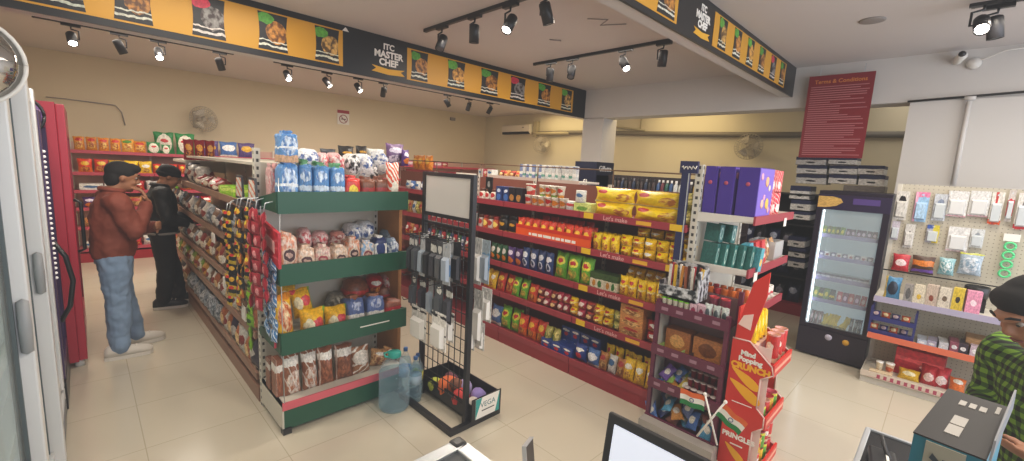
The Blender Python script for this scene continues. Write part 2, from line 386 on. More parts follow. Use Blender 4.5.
for lb, p, aim, on, ax in [
    ('glowing spotlight at the cooler end of the far rail, aimed at the camera', (.02, 7.13, zc), (.1, -.8, -1), 1, 'x'),
    ('unlit spotlight, second on the far rail above the cooler aisle', (.42, 7.13, zc), (.45, .2, -1), 0, 'x'),
    ('glowing spotlight, third on the far rail above the cooler aisle', (.78, 7.13, zc), (0, -.8, -1), 1, 'x'),
    ('unlit spotlight at the last end of the rail above the cooler aisle', (1.42, 7.13, zc), (.35, .3, -1), 0, 'x'),
    ('glowing spotlight first under the long banner, above the bread shelf', (2.26, 7.13, zc), (.1, -.8, -1), 1, 'x'),
    ('bright glowing spotlight second under the long banner, near no-smoking sign', (2.84, 7.13, zc), (.55, -.6, -1), 1, 'x'),
    ('glowing spotlight above the no-smoking sign under the long banner', (3.35, 7.13, zc), (.3, -.7, -1), 1, 'x'),
    ('unlit spotlight just beyond the no-smoking sign under the banner', (3.8, 7.13, zc), (.1, .5, -1), 0, 'x'),
    ('unlit tilted spotlight under the banner lettering, first of the last three', (5.15, 7.13, zc), (.6, -.3, -1), 0, 'x'),
    ('unlit spotlight under the banner, middle one of the last three', (5.68, 7.13, zc), (.1, .6, -1), 0, 'x'),
    ('unlit spotlight under the banner, closest to the air conditioner', (6.25, 7.13, zc), (-.2, .6, -1), 0, 'x'),
    ('tilted black spotlight at the banner end of the wire rack rail', (2.6, 3.72, zc), (-.5, -.2, -1), 0, 'y'),
    ('black spotlight hanging straight down, second on the wire rack rail', (2.6, 3.22, zc), (.08, .1, -1), 0, 'y'),
    ('glowing spotlight, third on the rail over the wire rack', (2.6, 2.76, zc), (-.7, -.1, -1), 1, 'y'),
    ('large black spotlight pointing down beside the near beam', (2.6, 2.36, zc), (.35, -.1, -1), 0, 'y'),
    ('black spotlight overlapping the banner corner, first on the shelving rail', (4.28, 3.76, zc), (0, .1, -1), 0, 'y'),
    ('tilted black spotlight, second on the rail over the red shelving', (4.28, 3.42, zc), (-.45, -.2, -1), 0, 'y'),
    ('glowing spotlight with white flare on the rail over the red shelving', (4.28, 2.7, zc), (-.35, -.75, -1), 1, 'y'),
    ('black spotlight at the near beam end of the red shelving rail', (4.28, 2.26, zc), (.1, .1, -1), 0, 'y'),
    ('glowing spotlight beside the white security camera', (4.62, .03, zc), (-.9, -.1, -.75), 1, 'y'),
    ('black spotlight hanging straight down beside the white security camera', (4.75, -.04, zc), (.1, -.15, -1), 0, 'y')]:
    spot(lb, p, aim, on, ax)

# small ceiling and wall fittings
t = thing('security_camera', 'white bullet security camera with cable on wall above alcove', 'camera', (6.17, .1, 3.0))
obj('camera_base', MB().lathe([(.05, -.03), (.055, 0)], 14, axis='x'), white, t, (.02, -.06, -.04))
obj('camera_body', MB().lathe([(.03, -.09), (.038, -.08), (.038, .05), (.02, .06)], 14), white, t, (-.08, .04, .01), (0, -PI / 2.3, .3))
obj('camera_eye', MB().ball((0, 0, 0), .028, 12), blackp, t, (-.14, .03, .03))
obj('camera_cable', MB().tube([(0, -.06, -.03), (-.01, -.15, .0), (-.01, -.25, .05), (0, -.5, .06)], .006, 6), white, t)
v = obj('ceiling_vent', MB().lathe([(.075, -.012), (.09, -.008), (.09, 0)], 20, (4.73, .67, 3.1)), mat('grey_grille', '#8a8480', .6))  # round vent grille, gives no light
tag(v, 'small round grey fitting flush in the ceiling beyond the near beam', 'ceiling fitting')
v = obj('ceiling_wire', MB().tube([(3.3, 2.5, 3.09), (3.4, 2.35, 3.08), (3.5, 2.5, 3.085), (3.62, 2.3, 3.09)], .005, 6), mat('grey_wire', '#8d8886', .6))
tag(v, 'loose grey wire dangling from the ceiling beside the near beam', 'wire')
v = obj('ceiling_hook', MB().tube([(3.6, 3.2, 3.095), (3.66, 3.1, 3.085), (3.72, 3.15, 3.095)], .005, 6), mat('grey_wire', '#8d8886', .6))
tag(v, 'small grey hook on the ceiling between the two light rails', 'hook')

def fan(label, loc, rz, tilt=-.12):
    t = thing('wall_fan', label, 'fan', loc, rz, 'wall fans')
    gm = mat('fan_grey', '#a9a294', .5)
    obj('bracket', MB().box(-.06, .06, -.03, 0, -.14, .14).tube([(0, -.03, 0), (0, -.12, -.02)], .025, 8), gm, t)
    obj('motor', MB().lathe([(.03, -.06), (.06, -.04), (.06, .05), (.03, .07)], 14, axis='y'), gm, t, (0, -.17, 0), (tilt, 0, 0))
    m = MB(); R = .215
    for k in range(28):
        a = 2 * PI * k / 28; m.tube([(.04 * math.cos(a), -.07, .04 * math.sin(a)), (R * .75 * math.cos(a), -.055, R * .75 * math.sin(a)), (R * math.cos(a), 0, R * math.sin(a)), (R * .75 * math.cos(a), .05, R * .75 * math.sin(a))], .003, 4)
    for rr, yy in ((R, 0), (R * .75, -.055), (R * .4, -.068), (R * .75, .05)):
        m.tube([(rr * math.cos(2 * PI * k / 28), yy, rr * math.sin(2 * PI * k / 28)) for k in range(29)], .004, 4)
    obj('cage', m, gm, t, (0, -.26, 0), (tilt, 0, 0))
    for k in range(3):
        a0 = 2 * PI * k / 3; b = MB()
        pts = [(r, a) for r in (.05, .12, .18) for a in (-.32, .32)]
        vs = [(r * math.cos(a0 + a * s), -.02 + .03 * (1 if a > 0 else -1), r * math.sin(a0 + a * s)) for (r, a), s in zip(pts, (1, 1, 1.6, 1.6, 1.5, 1.5))]
        obj('blade', b.add(vs, [(0, 1, 3, 2), (2, 3, 5, 4)]), mat('fan_blade', '#c2bbad', .4), t, (0, -.26, 0), (tilt, 0, 0))
    obj('hub', MB().lathe([(.025, -.03), (.035, -.01), (.035, .03)], 12, axis='y'), gm, t, (0, -.27, 0), (tilt, 0, 0))
fan('grey wall fan high on the cream back wall above the snack shelves', (1.5, 9.49, 2.3), .25)
fan('grey wall fan below the air conditioner on the far side wall', (8.19, 7.25, 2.33), FL + .5)
fan('grey wall fan in the yellow alcove below the pipe run', (8.19, 2.53, 2.29), FL + .1)

t = thing('no_smoking_sign', 'small white no-smoking notice with red top on back wall', 'sign', (4.12, 9.49, 2.48))
obj('sign_board', MB().box(-.13, .13, -.008, 0, 0, .3), white, t)
obj('red_header', MB().box(-.13, .13, -.011, -.0081, .235, .3), redm, t)
obj('red_circle', MB().tube([(.085 * math.cos(2 * PI * k / 24), -.01, .115 + .085 * math.sin(2 * PI * k / 24)) for k in range(25)], .008, 6).tube([(-.06, -.01, .175), (.06, -.01, .055)], .007, 6), mat('sign_red', '#8c2f33', .5), t)
obj('cigarette_mark', MB().box(-.055, .055, -.0105, -.0081, .105, .122), blackp, t)
v = obj('wall_socket', MB().box(6.95, 7.1, 9.44, 9.49, 2.88, 2.96), mat('grey_grille', '#8a8480', .6), bevel=.008); tag(v, 'small grey box high on the back wall near its corner', 'box')
v = obj('junction_box', MB().box(-.62, -.5, 9.44, 9.49, 2.9, 2.97), mat('grey_grille', '#8a8480', .6), bevel=.008); tag(v, 'small grey box high on back wall over the coolers', 'box')
v = obj('wall_wire', MB().tube([(-.3, 9.47, 2.42), (-.1, 9.47, 2.42), (.45, 9.47, 2.4), (.52, 9.47, 2.3), (.55, 9.47, 2.1)], .008, 6), mat('grey_wire', '#8d8886', .6)); tag(v, 'thin grey wire on the back wall above red cooler', 'wire')

t = thing('air_conditioner', 'white split air conditioner high on the far side wall', 'air conditioner', (8.19, 8.1, 2.6), FL)
obj('casing', MB().prism([(0, 0), (-.14, .0), (-.2, .06), (-.2, .2), (-.16, .24), (0, .24)], 'x', -.5, .5), mat('ac_white', '#d5cfc2', .4), t, bevel=.006)
obj('air_slot', MB().box(-.47, .47, -.203, -.14, -.008, .05), blackp, t)
obj('display', MB().box(.25, .31, -.204, -.2, .14, .17), mat('grey_grille', '#8a8480', .6), t)
v = obj('ac_pipe', MB().tube([(8.1, 7.58, 2.62), (8.1, 7.4, 2.6), (8.12, 6.7, 2.6), (8.14, 6.45, 2.6)], .04, 8).box(8.08, 8.19, 7.44, 7.56, 2.52, 2.9), mat('grey_pipe2', '#a59c80', .6)); tag(v, 'wrapped pipe and duct beside the air conditioner', 'pipe')

# terms board
t = thing('notice_board', 'dark red hanging board of terms and conditions above dark racks', 'sign', (6.1, 1.06, 2.04), FL)
obj('board', MB().box(-.3, .3, -.006, .006, 0, .92), mat('notice_red', '#7c1a26', .3), t)
text('lettering', 'Terms & Conditions', .058, mat('orange_lettering', '#c9793a', .5), t, (0, -.008, .85), bold=.001)
m = MB(); z = .79; i = 0
while z > .03:
    random.seed(i); m.box(-.27, -.27 + random.choice((.54, .5, .46, .52, .38, .2, .53, .3)), -.0085, -.0061, z, z + .009); z -= .0245; i += 1
obj('text_lines', m, mat('pale_lettering', '#a86a70', .5), t)
obj('hanger', MB().tube([(-.2, 0, .92), (-.2, .03, 1.02)], .003, 4).tube([(.2, 0, .92), (.2, .03, 1.02)], .003, 4), alu, t)

# ------------------------------------------------------------------ shelf units
def holes(m, *a, **k):
    return m
    z = z0
    while z < z1:
        if axis == 'y': m.box(x0, x1, y - .001, y + .001, z, z + .028, mi)
        else: m.box(y - .001, y + .001, x0, x1, z, z + .028, mi)
        z += step
    return m
def aisle_bay(name, label, X0, X1, y0, y1, zs, lipm, shelfm, backm, plinth, ptop, htop, group, lips=True, tags=()):
    """double-sided bay: faces -X at X0; origin at the base of its near corner"""
    t = thing(name, label, 'shelf unit', (X0, y0, 0), 0, group); w, D = y1 - y0, X1 - X0; c = D / 2
    obj('plinth', MB().box(0, D, .004, w - .004, 0, plinth), lipm, t)
    obj('back_panel', MB().box(c - .015, c + .015, .01, w - .01, plinth, htop), backm, t)
    obj('upright', MB().box(c - .02, c + .02, 0, .035, plinth, htop + .02), slotted, t)
    for i, z in enumerate(zs):
        s = obj('shelf', MB().box(.004, D - .004, .006, w - .006, z - .025, z), shelfm, t)
        if i or lips: obj('price_lip', MB().box(-.012, .003, .004, w - .004, z - .03, z + .022), lipm, s)
    return t
ZR = [.13, .50, .80, 1.11, 1.40]
redback = mat('brown_back_panel', '#7a4a3c', .6, noise=.08)
redshelf = mat('red_shelf_top', '#8e3038', .45)
ordn = lambda i: ORD[i]
RB = [1.23 + .9 * k for k in range(6)]
rbase = mat('red_plinth', '#98202d', .35, noise=.05, nscale=3)
ytag = mat('yellow_price_tag', '#e0b820', .45); wtag = mat('white_price_tag', '#e8e4dc', .5)
for k in range(5):
    t = aisle_bay('aisle_shelf_unit', ['red grocery shelf bay next to the endcap with yellow price strips', 'red grocery shelf bay, second from the endcap', 'red grocery shelf bay, third from endcap, behind the wire rack',
        'red grocery shelf bay, fourth from the endcap, seen past the wire rack', 'red grocery shelf bay at the far end of its aisle'][k], 2.9, 3.8, RB[k], RB[k + 1], ZR, redlip if k else mat('red_lip_print', '#98303b', .4), redshelf, redback, .11, .13, 1.62, 'red grocery shelf bays')
    pl = [c for c in t.children if c.name.startswith('plinth')][0]; pl.data = pl.data.copy(); pl.data.materials[0] = rbase
    if k == 0:
        sh = [c for c in t.children if c.name.split('.')[0] == 'shelf']
        for s, z in zip(sh, ZR):
            if z < .2: continue
            for ya in (.83, .1):
                obj('price_tag', MB().box(-.016, -.0125, ya - .07, ya + .02, z - .027, z + .019), ytag, s)
            text('lettering', "Let's make", .05, mat('pink_lettering', '#e2b0ae', .5), s, (-.0135, .56, z - .006), (PI / 2, 0, FL))
            obj('yellow_print', MB().box(-.0145, -.0125, .26, .38, z - .02, z + .008), ytxt, s)
v = obj('top_rail', MB().tube([(3.35, 1.3, 1.765), (3.35, 5.7, 1.775)], .007, 6), mat('brown_rail', '#6b5238', .5))
for y in (2.13, 3.03, 3.93, 4.83):
    pass
tag(v, 'thin brown rail above the top of the red shelving', 'rail')
for i, y in enumerate((1.33, 2.13, 3.03, 3.93, 4.83, 5.66)):
    v = obj('rail_post', MB().tube([(3.35, y, 1.6), (3.35, y, 1.77)], .006, 6), mat('brown_rail', '#6b5238', .5)); tag(v, f'thin upright holding the brown top rail, {ORD[i]} from the endcap', 'rail post', 'rail uprights')
# raised toiletries shelf at the back of the red shelving
t = thing('raised_shelf', 'small raised grey shelf of toiletries above red shelving', 'shelf', (3.42, 2.55, 1.62))
obj('shelf_board', MB().box(0, .34, 0, 1.3, 0, .02), offwhite, t); obj('price_lip', MB().box(-.01, 0, 0, 1.3, -.005, .03), mat('pale_lip', '#c9b7ae', .4), t)

for a_ in (.02, 1.25): obj('shelf_leg', MB().box(.02, .05, a_, a_ + .03, -.2, 0), offwhite, t)
t = thing('raised_shelf', 'small raised shelf of orange bags far along the red shelving', 'shelf', (3.42, 4.5, 1.62))
obj('shelf_board', MB().box(0, .34, 0, 1.2, 0, .02), offwhite, t); obj('price_lip', MB().box(-.01, 0, 0, 1.2, -.005, .03), redlip, t)
for a_ in (.02, 1.15): obj('shelf_leg', MB().box(.02, .05, a_, a_ + .03, -.2, 0), offwhite, t)

# left gondola with brown shelves (faces the cooler aisle)
ZL = [.2, .50, .76, 1.08, 1.40]
brshelf = mat('beige_shelf', '#b59f86', .5, noise=.05); brlip = mat('brown_lip', '#96705c', .45)
LB = [3.27 + .92 * k for k in range(5)]
for k in range(4):
    t = aisle_bay('aisle_shelf_unit', ['beige snack shelf bay behind the green bread endcap', 'beige snack shelf bay, second behind the bread endcap', 'beige snack shelf bay where the man in black reaches', 'beige snack shelf bay at the far end by the wall shelves'][k],
              .8, 1.64, LB[k], LB[k + 1], ZL if k < 3 else [.2, .5, .76, 1.08, 1.36], brlip, brshelf, offwhite, .1, .1, 1.64, 'beige snack shelf bays')
    if k == 3: obj('shelf', MB().box(.03, .8, .02, .9, .235 + 1.38, .265 + 1.38).prism([(.03, 1.56), (.42, 1.5), (.42, 1.64), (.03, 1.64)], 'y', .0, .012), offwhite, t)
# right-hand back of the left gondola: brown chipboard end beside wire rack
v = obj('chipboard_panel', MB().box(1.66, 1.685, 2.86, 3.24, .2, 1.40), mat('chipboard', '#a8713f', .6, noise=.12, nscale=30)); tag(v, 'tan chipboard side panel between bread endcap and wire rack', 'panel')

# green bread endcap
t = thing('bread_endcap', 'endcap shelf unit with dark green tray boards full of bread', 'shelf unit', (.8, 2.75, 0)); E = .86
m = MB().box(0, .035, .44, .49, 0, 1.79); holes(m, .008, .026, .44, .1, 1.76); obj('upright', m, slotted, t)
m = MB().box(E - .035, E, .44, .49, 0, 1.79); holes(m, E - .027, E - .009, .44, .1, 1.76); obj('upright', m, slotted, t)
obj('back_panel', MB().box(.035, E - .035, .45, .48, .1, 1.7), mat('endcap_back', '#c9c2b4', .5), t)
obj('plinth', MB().box(.01, E - .01, .012, .44, .03, .16), green, t); 
for a_ in (0, E - .05): obj('foot', MB().box(a_, a_ + .05, .0, .05, 0, .04), blackp, t)
obj('plinth_side', MB().box(0, .01, .01, .44, .03, .21), offwhite, t)
s = obj('base_shelf', MB().box(0, E, .01, .44, .185, .21), offwhite, t); obj('price_lip', MB().box(0, E, 0, .012, .165, .215), pinklip, s)
for z, h in ((.54, .135), (.98, .125), (1.415, .125)):
    s = obj('tray_shelf', MB().box(.01, E - .01, .0, .44, z, z + .02), offwhite, t)
    obj('green_board', MB().box(.0, E, -.012, .0, z - .005, z + h), green, s)
    for a_, c_ in ((-.004, .008), (E - .008, E + .004)): obj('green_side', MB().prism([(0, z), (.44, z), (.44, z + .05), (.0, z + h)], 'x', a_, c_), green, s)
    if z < .6: obj('white_print', MB().box(.5, .72, -.0135, -.0121, z + .062, z + .07), wtag, s)
obj('edge_wire', MB().tube([(.012, .004, .2), (.012, .004, 1.62)], .003, 5), alu, t)

# red wall shelves along the back wall
ZB = [.2, .53, .82, 1.08, 1.345, 1.665]
t0 = None
for k in range(9):
    x0 = -.1 + .93 * k
    lb = f'red wall shelf bay on the back wall, {ORD[k]} counting from the coolers'
    if t0 is None:
        t0 = t = thing('wall_shelf_unit', lb, 'shelf unit', (x0, 9.0, 0), 0, 'red wall shelf bays')
        obj('back_panel', MB().box(.0, .93, .44, .47, 0, 1.8), mat('pink_back', '#c9a79a', .6), t)
        obj('upright', MB().box(-.015, .015, .4, .44, 0, 1.82), offwhite, t)
        obj('plinth', MB().box(.004, .926, .02, .44, 0, .14), rbase, t)
        for z in ZB:
            s = obj('shelf', MB().box(.004, .926, .01, .44, z - .022, z), mat('pink_shelf', '#b8626a', .5), t)
            obj('price_lip', MB().box(.003, .927, -.004, .01, z - .03, z + .018), mat('rose_lip', '#b04656', .4), s)
    else: dup(t0, lb, (x0, 9.0, 0))

# endcap at the near end of the red shelving
t = thing('chocolate_endcap', 'white endcap shelf unit holding purple gift boxes', 'shelf unit', (2.92, .84, 0)); E2 = .9
m = MB().box(0, .035, .34, .385, 0, 1.83); holes(m, .008, .027, .34, .1, 1.8); holes(m, .35, .375, 0, .1, 1.8, axis='x'); obj('upright', m, slotted, t)
m = MB().box(E2 - .035, E2, .34, .385, 0, 1.83); obj('upright', m, slotted, t)
obj('back_panel', MB().box(.035, E2 - .035, .35, .38, .1, 1.6), offwhite, t)
obj('plinth', MB().box(0, E2, 0, .34, 0, .12), rbase, t)
for z in (.14, .5, .865, 1.165, 1.5):
    s = obj('shelf', MB().box(.01, E2 - .01, .0, .34, z - .022, z), white, t)
    obj('price_lip', MB().box(0, E2, -.013, 0, z - .03, z + .025), redlip, s)
    for a_, c_ in ((0, .01), (E2 - .01, E2)): obj('shelf_bracket', MB().prism([(0, z - .01), (.34, z - .045), (.34, z + .02), (0, z + .02)], 'x', a_, c_), white, s)
t = thing('brand_strip', 'tall narrow navy header strip beside the white endcap post', 'sign', (2.885, 1.27, .8))
obj('strip_panel', MB().box(0, .02, -.02, .035, 0, .97), navy, t)
obj('strip_header', MB().box(-.002, .02, -.07, .05, .97, 1.05), navy, t)
obj('script_mark', MB().tube([(-.005, .035 - .1 * k / 12, 1.008 + .012 * math.sin(k * 2.2)) for k in range(13)], .004, 5), wtxt, t)
obj('strip_edge', MB().box(-.002, 0, -.02, -.013, 0, .97), alu, t)

# maroon sweet rack
t = thing('sweet_rack', 'maroon metal sweet rack with tilted trays beside crisp stand', 'rack', (2.7, .83, 0)); W = .47; D = .21
for y in (0, W - .025): obj('side_frame', MB().box(0, .025, y, y + .025, 0, .93).box(D - .03, D, y, y + .025, 0, 1.05).box(0, D, y + .005, y + .02, .03, .06), maroon, t)
obj('side_panel', MB().box(.02, D, W - .018, W - .01, .05, .92), offwhite, t)
obj('back_panel', MB().box(D - .012, D - .005, .01, W - .01, .05, 1.0), mat('maroon_back', '#7a5a5e', .5), t)
for z in (.06, .33, .57, .86):
    s = obj('tray', MB().box(.0, D, .01, W - .01, z - .015, z), maroon, t)
    obj('tray_lip', MB().box(-.012, 0, 0, W, z - .02, z + .05), maroon, s)
    for a_ in (.05, .16, .28, .38): obj('lip_print', MB().box(-.0135, -.0121, a_, a_ + .045, z + .006, z + .028), mat('pink_print', '#9a7484', .5), s)
obj('base_ledge', MB().box(-.09, .0, -.02, W, 0, .1), mat('grey_ledge', '#a39c94', .5), t)

# crisp stand (cardboard)
pr = mat('crisp_red', '#cf2f26', .42); pe = mat('pale_card', '#e8c9c0', .5)
t = thing('crisp_stand', 'red cardboard stand for crisp tubes with stepped side', 'display stand', (2.72, 0, 0))
prof = [(.81, 0), (.81, .81), (.715, .815), (.585, .7), (.575, .655), (.635, .61), (.635, .43), (.59, .39), (.588, .325), (.64, .275), (.64, .09), (.59, .06), (.59, 0)]
for x in (0, .36):
    p_ = obj('side_panel', MB().prism(prof, 'x', x, x + .012), pr, t)
    e = MB()
    for a, b_ in zip(prof[1:-1], prof[2:]): e.tube([(x - .001, a[0], a[1]), (x - .001, b_[0], b_[1])], .0045, 4)
    obj('panel_edge', e, pe, p_)
obj('back_card', MB().box(.012, .36, .79, .8, 0, 1.0), pr, t)
for z, yf in ((.66, .585), (.335, .59), (.02, .59)):
    s = obj('card_shelf', MB().box(.012, .36, yf, .79, z - .012, z), pe, t)
    if z > .6: obj('card_step', MB().box(.016, .36, .69, .79, z, z + .12), pe, s)
    obj('front_lip', MB().box(-.002, .374, yf - .012, yf, z - .02, z + .055), pr, s)
    obj('lip_line', MB().box(.01, .36, yf - .0135, yf - .0121, z + .01, z + .03), mat('lip_pale', '#eaa08a', .5), s)
obj('inner_wall', MB().box(.0121, .016, .6, .79, .03, .8), pe, t)
hd = obj('header_card', MB().prism([(.8, .805), (.775, .98), (.735, 1.17), (.66, 1.24), (.66, 1.1), (.7, .9), (.715, .81)], 'x', 0, .012), pr, t)
obj('header_mark', MB().prism([(.79, .9), (.72, .88), (.715, .98), (.765, .96)], 'x', -.003, -.0001), mat('pale_mark', '#f0cfc6', .5), hd)
yl = mat('crunch_yellow', '#f2b01e', .45)
text('lettering', 'Mind', .04, wtxt, t, (-.002, .715, .735), (PI / 2, 0, FL), bold=.002)
text('lettering', 'Popping', .04, wtxt, t, (-.002, .7, .698), (PI / 2, 0, FL), bold=.002)
text('lettering', 'CRUNCH', .05, yl, t, (-.002, .695, .652), (PI / 2, 0, FL), bold=.003)
text('lettering', 'PRINGLES', .042, wtxt, t, (-.002, .71, .205), (PI / 2, 0, FL), bold=.002)
obj('small_print', MB().box(-.002, 0, .68, .75, .15, .158).box(-.002, 0, .66, .77, .42, .425), wtxt, t)
def crisp_pic(y, z, a, s):
    pts = []
    for k in range(20):
        q = 2 * PI * k / 20; r = (1.0 if math.cos(q) > 0 else .55) * s
        u, w = (1.5 * math.cos(q)) * s, math.sin(q) * (.42 + .22 * math.cos(q)) * s
        pts.append((y - u * math.cos(a) - w * math.sin(a), z - u * math.sin(a) + w * math.cos(a)))
    obj('crisp_picture', MB().prism(pts, 'x', -.0025, -.0001), yl, t)
crisp_pic(.715, .585, .55, .062); crisp_pic(.71, .505, .55, .068); crisp_pic(.72, .1, .7, .05)

# black wire rack with white board
t = thing('wire_rack', 'black metal display rack with white header board and hooks', 'rack', (1.75, 2.1, 0)); W = .54
obj('post', MB().box(-.016, .016, 0, .032, 0, 1.69), black, t); obj('post', MB().box(-.016, .016, W, W + .032, 0, 1.69), black, t)
obj('top_bar', MB().box(-.014, .014, .03, W, 1.665, 1.69), black, t)
obj('cross_bar', MB().box(-.014, .014, .03, W, 1.385, 1.41).box(-.012, .012, .03, W, 1.33, 1.345), black, t)
obj('header_board', MB().box(-.006, .006, .03, W, 1.41, 1.665), mat('header_white', '#cfccc8', .4), t)
m = MB()
for k in range(9): m.tube([(0, .03 + (W - .03) * k / 8, .12), (0, .03 + (W - .03) * k / 8, 1.385)], .0035, 5)
for k in range(14): m.tube([(0, .03, .14 + k * .09), (0, W, .14 + k * .09)], .0035, 5)
obj('wire_mesh', m, black, t)
obj('base_frame', MB().box(-.16, .28, -.035, .0, 0, .035).box(-.16, .28, W + .03, W + .065, 0, .035).box(-.16, -.125, 0, W + .03, 0, .035).box(.245, .28, 0, W + .03, 0, .035), black, t)
b_ = obj('bin', MB().box(.016, .28, -.035, -.028, .035, .19).box(.016, .28, W + .06, W + .066, .035, .15).box(.273, .28, -.03, W + .06, .035, .17).box(.016, .023, -.03, W + .06, .035, .15).box(.016, .28, -.03, W + .06, .035, .042), blackp, t)
obj('sign_card', MB().box(.045, .262, -.038, -.0351, .04, .185), wtxt, b_)
obj('teal_corner', MB().prism([(.045, .04), (.045, .185), (.1, .185)], 'y', -.0395, -.0381).prism([(.262, .04), (.262, .185), (.225, .04)], 'y', -.0395, -.0381), mat('teal', '#2f9a95', .5), b_)
text('lettering', 'VEGA', .055, mat('sign_grey', '#66878a', .5), b_, (.155, -.0385, .13))
obj('underline', MB().box(.1, .215, -.0395, -.0381, .085, .092), mat('sign_dark', '#3a3f42', .5), b_)
hk = MB()
# ------------------------------------------------------------------ coolers along the left wall
wf = mat('cooler_white', '#d3d4d4', .3); cg = mat('cooler_gasket', '#4a5558', .5)
inner = mat('cooler_inside_glow', '#d5dcd8', .5, emit=.7)  # inner wall given its own glow to brighten the case
t = thing('glass_door_cooler', 'white upright cooler with tall framed glass doors before the purple cooler', 'cooler', (-.17, 1.2, 0)); LY = 2.7
obj('cabinet', MB().box(-.78, -.74, 0, LY, .0, 2.08).box(-.74, -.06, 0, .03, 0, 2.08).box(-.74, -.06, LY - .03, LY, 0, 2.08).box(-.74, -.06, .03, LY - .03, 2.0, 2.08).box(-.74, -.06, .03, LY - .03, .14, .2), wf, t)
obj('inner_wall', MB().box(-.739, -.72, .03, LY - .03, .2, 2.0), inner, t)
obj('kick_plate', MB().box(-.05, .0, .0, LY, .02, .17), wf, t); obj('kick_grille', MB().box(-.0, .004, 1.9, LY - .1, .05, .14), mat('kick_grey', '#77797b', .5), t)
for z in (.55, .9, 1.25, 1.6):
    m = MB()
    for k in range(14): m.box(-.7 + k * .045, -.69 + k * .045, .03, LY - .03, z, z + .008)
    m.box(-.1, -.09, .03, LY - .03, z - .02, z + .03); obj('wire_shelf', m, wf, t)
for (a, b_, hz, px_o) in ((.0, 1.07, 1.12, .012), (1.09, 1.77, 1.16, .024), (1.79, 2.7, 0, 0)):
    d = obj('door', MB().box(-.055, -.03, a, a + .03, .19, 2.06).box(-.055, px_o, b_ - .08, b_, .19, 2.06).box(-.055, -.012, a, b_, .19, .27).box(-.055, -.012, a, b_, 1.98, 2.06), wf, t, bevel=.006)
    obj('pane', MB().box(-.042, -.036, a + .07, b_ - .1, .26, 1.99), glass, d)
    obj('gasket', MB().box(-.05, -.026, b_ - .1, b_ - .08, .2, 2.05), cg, d)
    if hz: obj('door_grip', MB().lathe([(.001, -.1), (.016, -.09), (.018, 0), (.016, .09), (.001, .1)], 10, (.5 * px_o - .01, b_ - .088, hz)), mat('grip_grey', '#8d9092', .4), d)
c = onY(-42, 57, 1.95)
t = thing('convex_mirror', 'round convex security mirror with pale rim above the near cooler', 'mirror', c)
obj('mirror_dome', MB().lathe([(.001, -.06), (.04, -.055), (.075, -.04), (.105, -.02), (.122, 0)], 28, axis='y'), mat('mirror_glass', '#b9b6b0', .06, metal=.95), t)
obj('mirror_rim', MB().tube([(.124 * math.cos(2 * PI * k / 32), 0, .124 * math.sin(2 * PI * k / 32)) for k in range(33)], .006, 6), white, t)
obj('mirror_bracket', MB().tube([(0, .02, 0), (-.2, .05, .0), (-.9 - c.x, .05, 0)], .015, 6).lathe([(.122, .001), (.1, .02), (.001, .03)], 24, axis='y'), wf, t)

pur = mat('cooler_purple', '#3b2350', .4)
t = thing('drinks_cooler', 'dark purple drinks cooler with curved black handle beside red cooler', 'cooler', (-.162, 3.93, 0)); LY = .72
obj('cabinet', MB().box(-.7, -.66, 0, LY, 0, 2.02).box(-.66, -.05, 0, .03, 0, 2.02).box(-.66, -.05, LY - .03, LY, 0, 2.02).box(-.66, -.05, .03, LY - .03, 1.9, 2.02).box(-.66, -.05, .03, LY - .03, .2, .26), pur, t)
obj('kick_plate', MB().box(-.05, .0, 0, LY, .01, .2), blackp, t)
d = obj('door', MB().box(-.05, 0, .0, .07, .22, 1.95).box(-.05, 0, LY - .07, LY, .22, 1.95).box(-.05, 0, .07, LY - .07, .22, .3).box(-.05, 0, .07, LY - .07, 1.86, 1.95), pur, t, bevel=.006)
obj('pane', MB().box(-.03, -.025, .07, LY - .07, .3, 1.86), glass, d)
obj('handle', MB().tube([(0, .12, 1.12), (.05, .12, 1.02), (.075, .12, .85), (.05, .12, .68), (0, .12, .58)], .014, 8), blackp, d)
m = MB()
for k in range(26): m.ball((.004, .03, .9 + k * .032), .009, 8)
obj('bead_strip', m, mat('bead_white', '#e6e2de', .3, emit=.3), d)
for z in (.6, .95, 1.3, 1.6): obj('shelf', MB().box(-.64, -.1, .04, LY - .04, z, z + .012), wf, t)
obj('header_disc', MB().lathe([(.001, -.02), (.115, -.02), (.125, 0), (.115, .02), (.001, .02)], 24, axis='y'), mat('disc_purple', '#6a4a80', .3), t, (-.11, .25, 1.92))
obj('disc_rim', MB().tube([(-.11 + .125 * math.cos(2 * PI * k / 28), .235, 1.92 + .125 * math.sin(2 * PI * k / 28)) for k in range(29)], .01, 6), blackp, t)

t = thing('red_cooler', 'tall red cooler cabinet with plain side panel beyond purple cooler', 'cooler', (-.06, 4.67, 0)); LY = 1.1
rc = mat('cooler_red', '#a81f35', .35, noise=.04, nscale=2)
obj('cabinet', MB().box(-.85, -.8, 0, LY, .05, 2.05).box(-.8, -.05, 0, .03, .05, 2.05).box(-.8, -.05, LY - .03, LY, .05, 2.05).box(-.8, -.05, .03, LY - .03, 1.85, 2.05).box(-.8, -.05, .03, LY - .03, .05, .3), rc, t)
d = obj('door', MB().box(-.05, 0, .0, .07, .06, 2.04).box(-.05, 0, LY - .07, LY, .06, 2.04).box(-.05, 0, .07, LY - .07, .06, .32).box(-.05, 0, .07, LY - .07, 1.8, 2.04), rc, t, bevel=.008)
obj('pane', MB().box(-.03, -.025, .07, LY - .07, .32, 1.8), glass, d); obj('handle', MB().tube([(0, .2, .9), (.04, .2, .92), (.04, .2, 1.3), (0, .2, 1.32)], .012, 8), blackp, d)
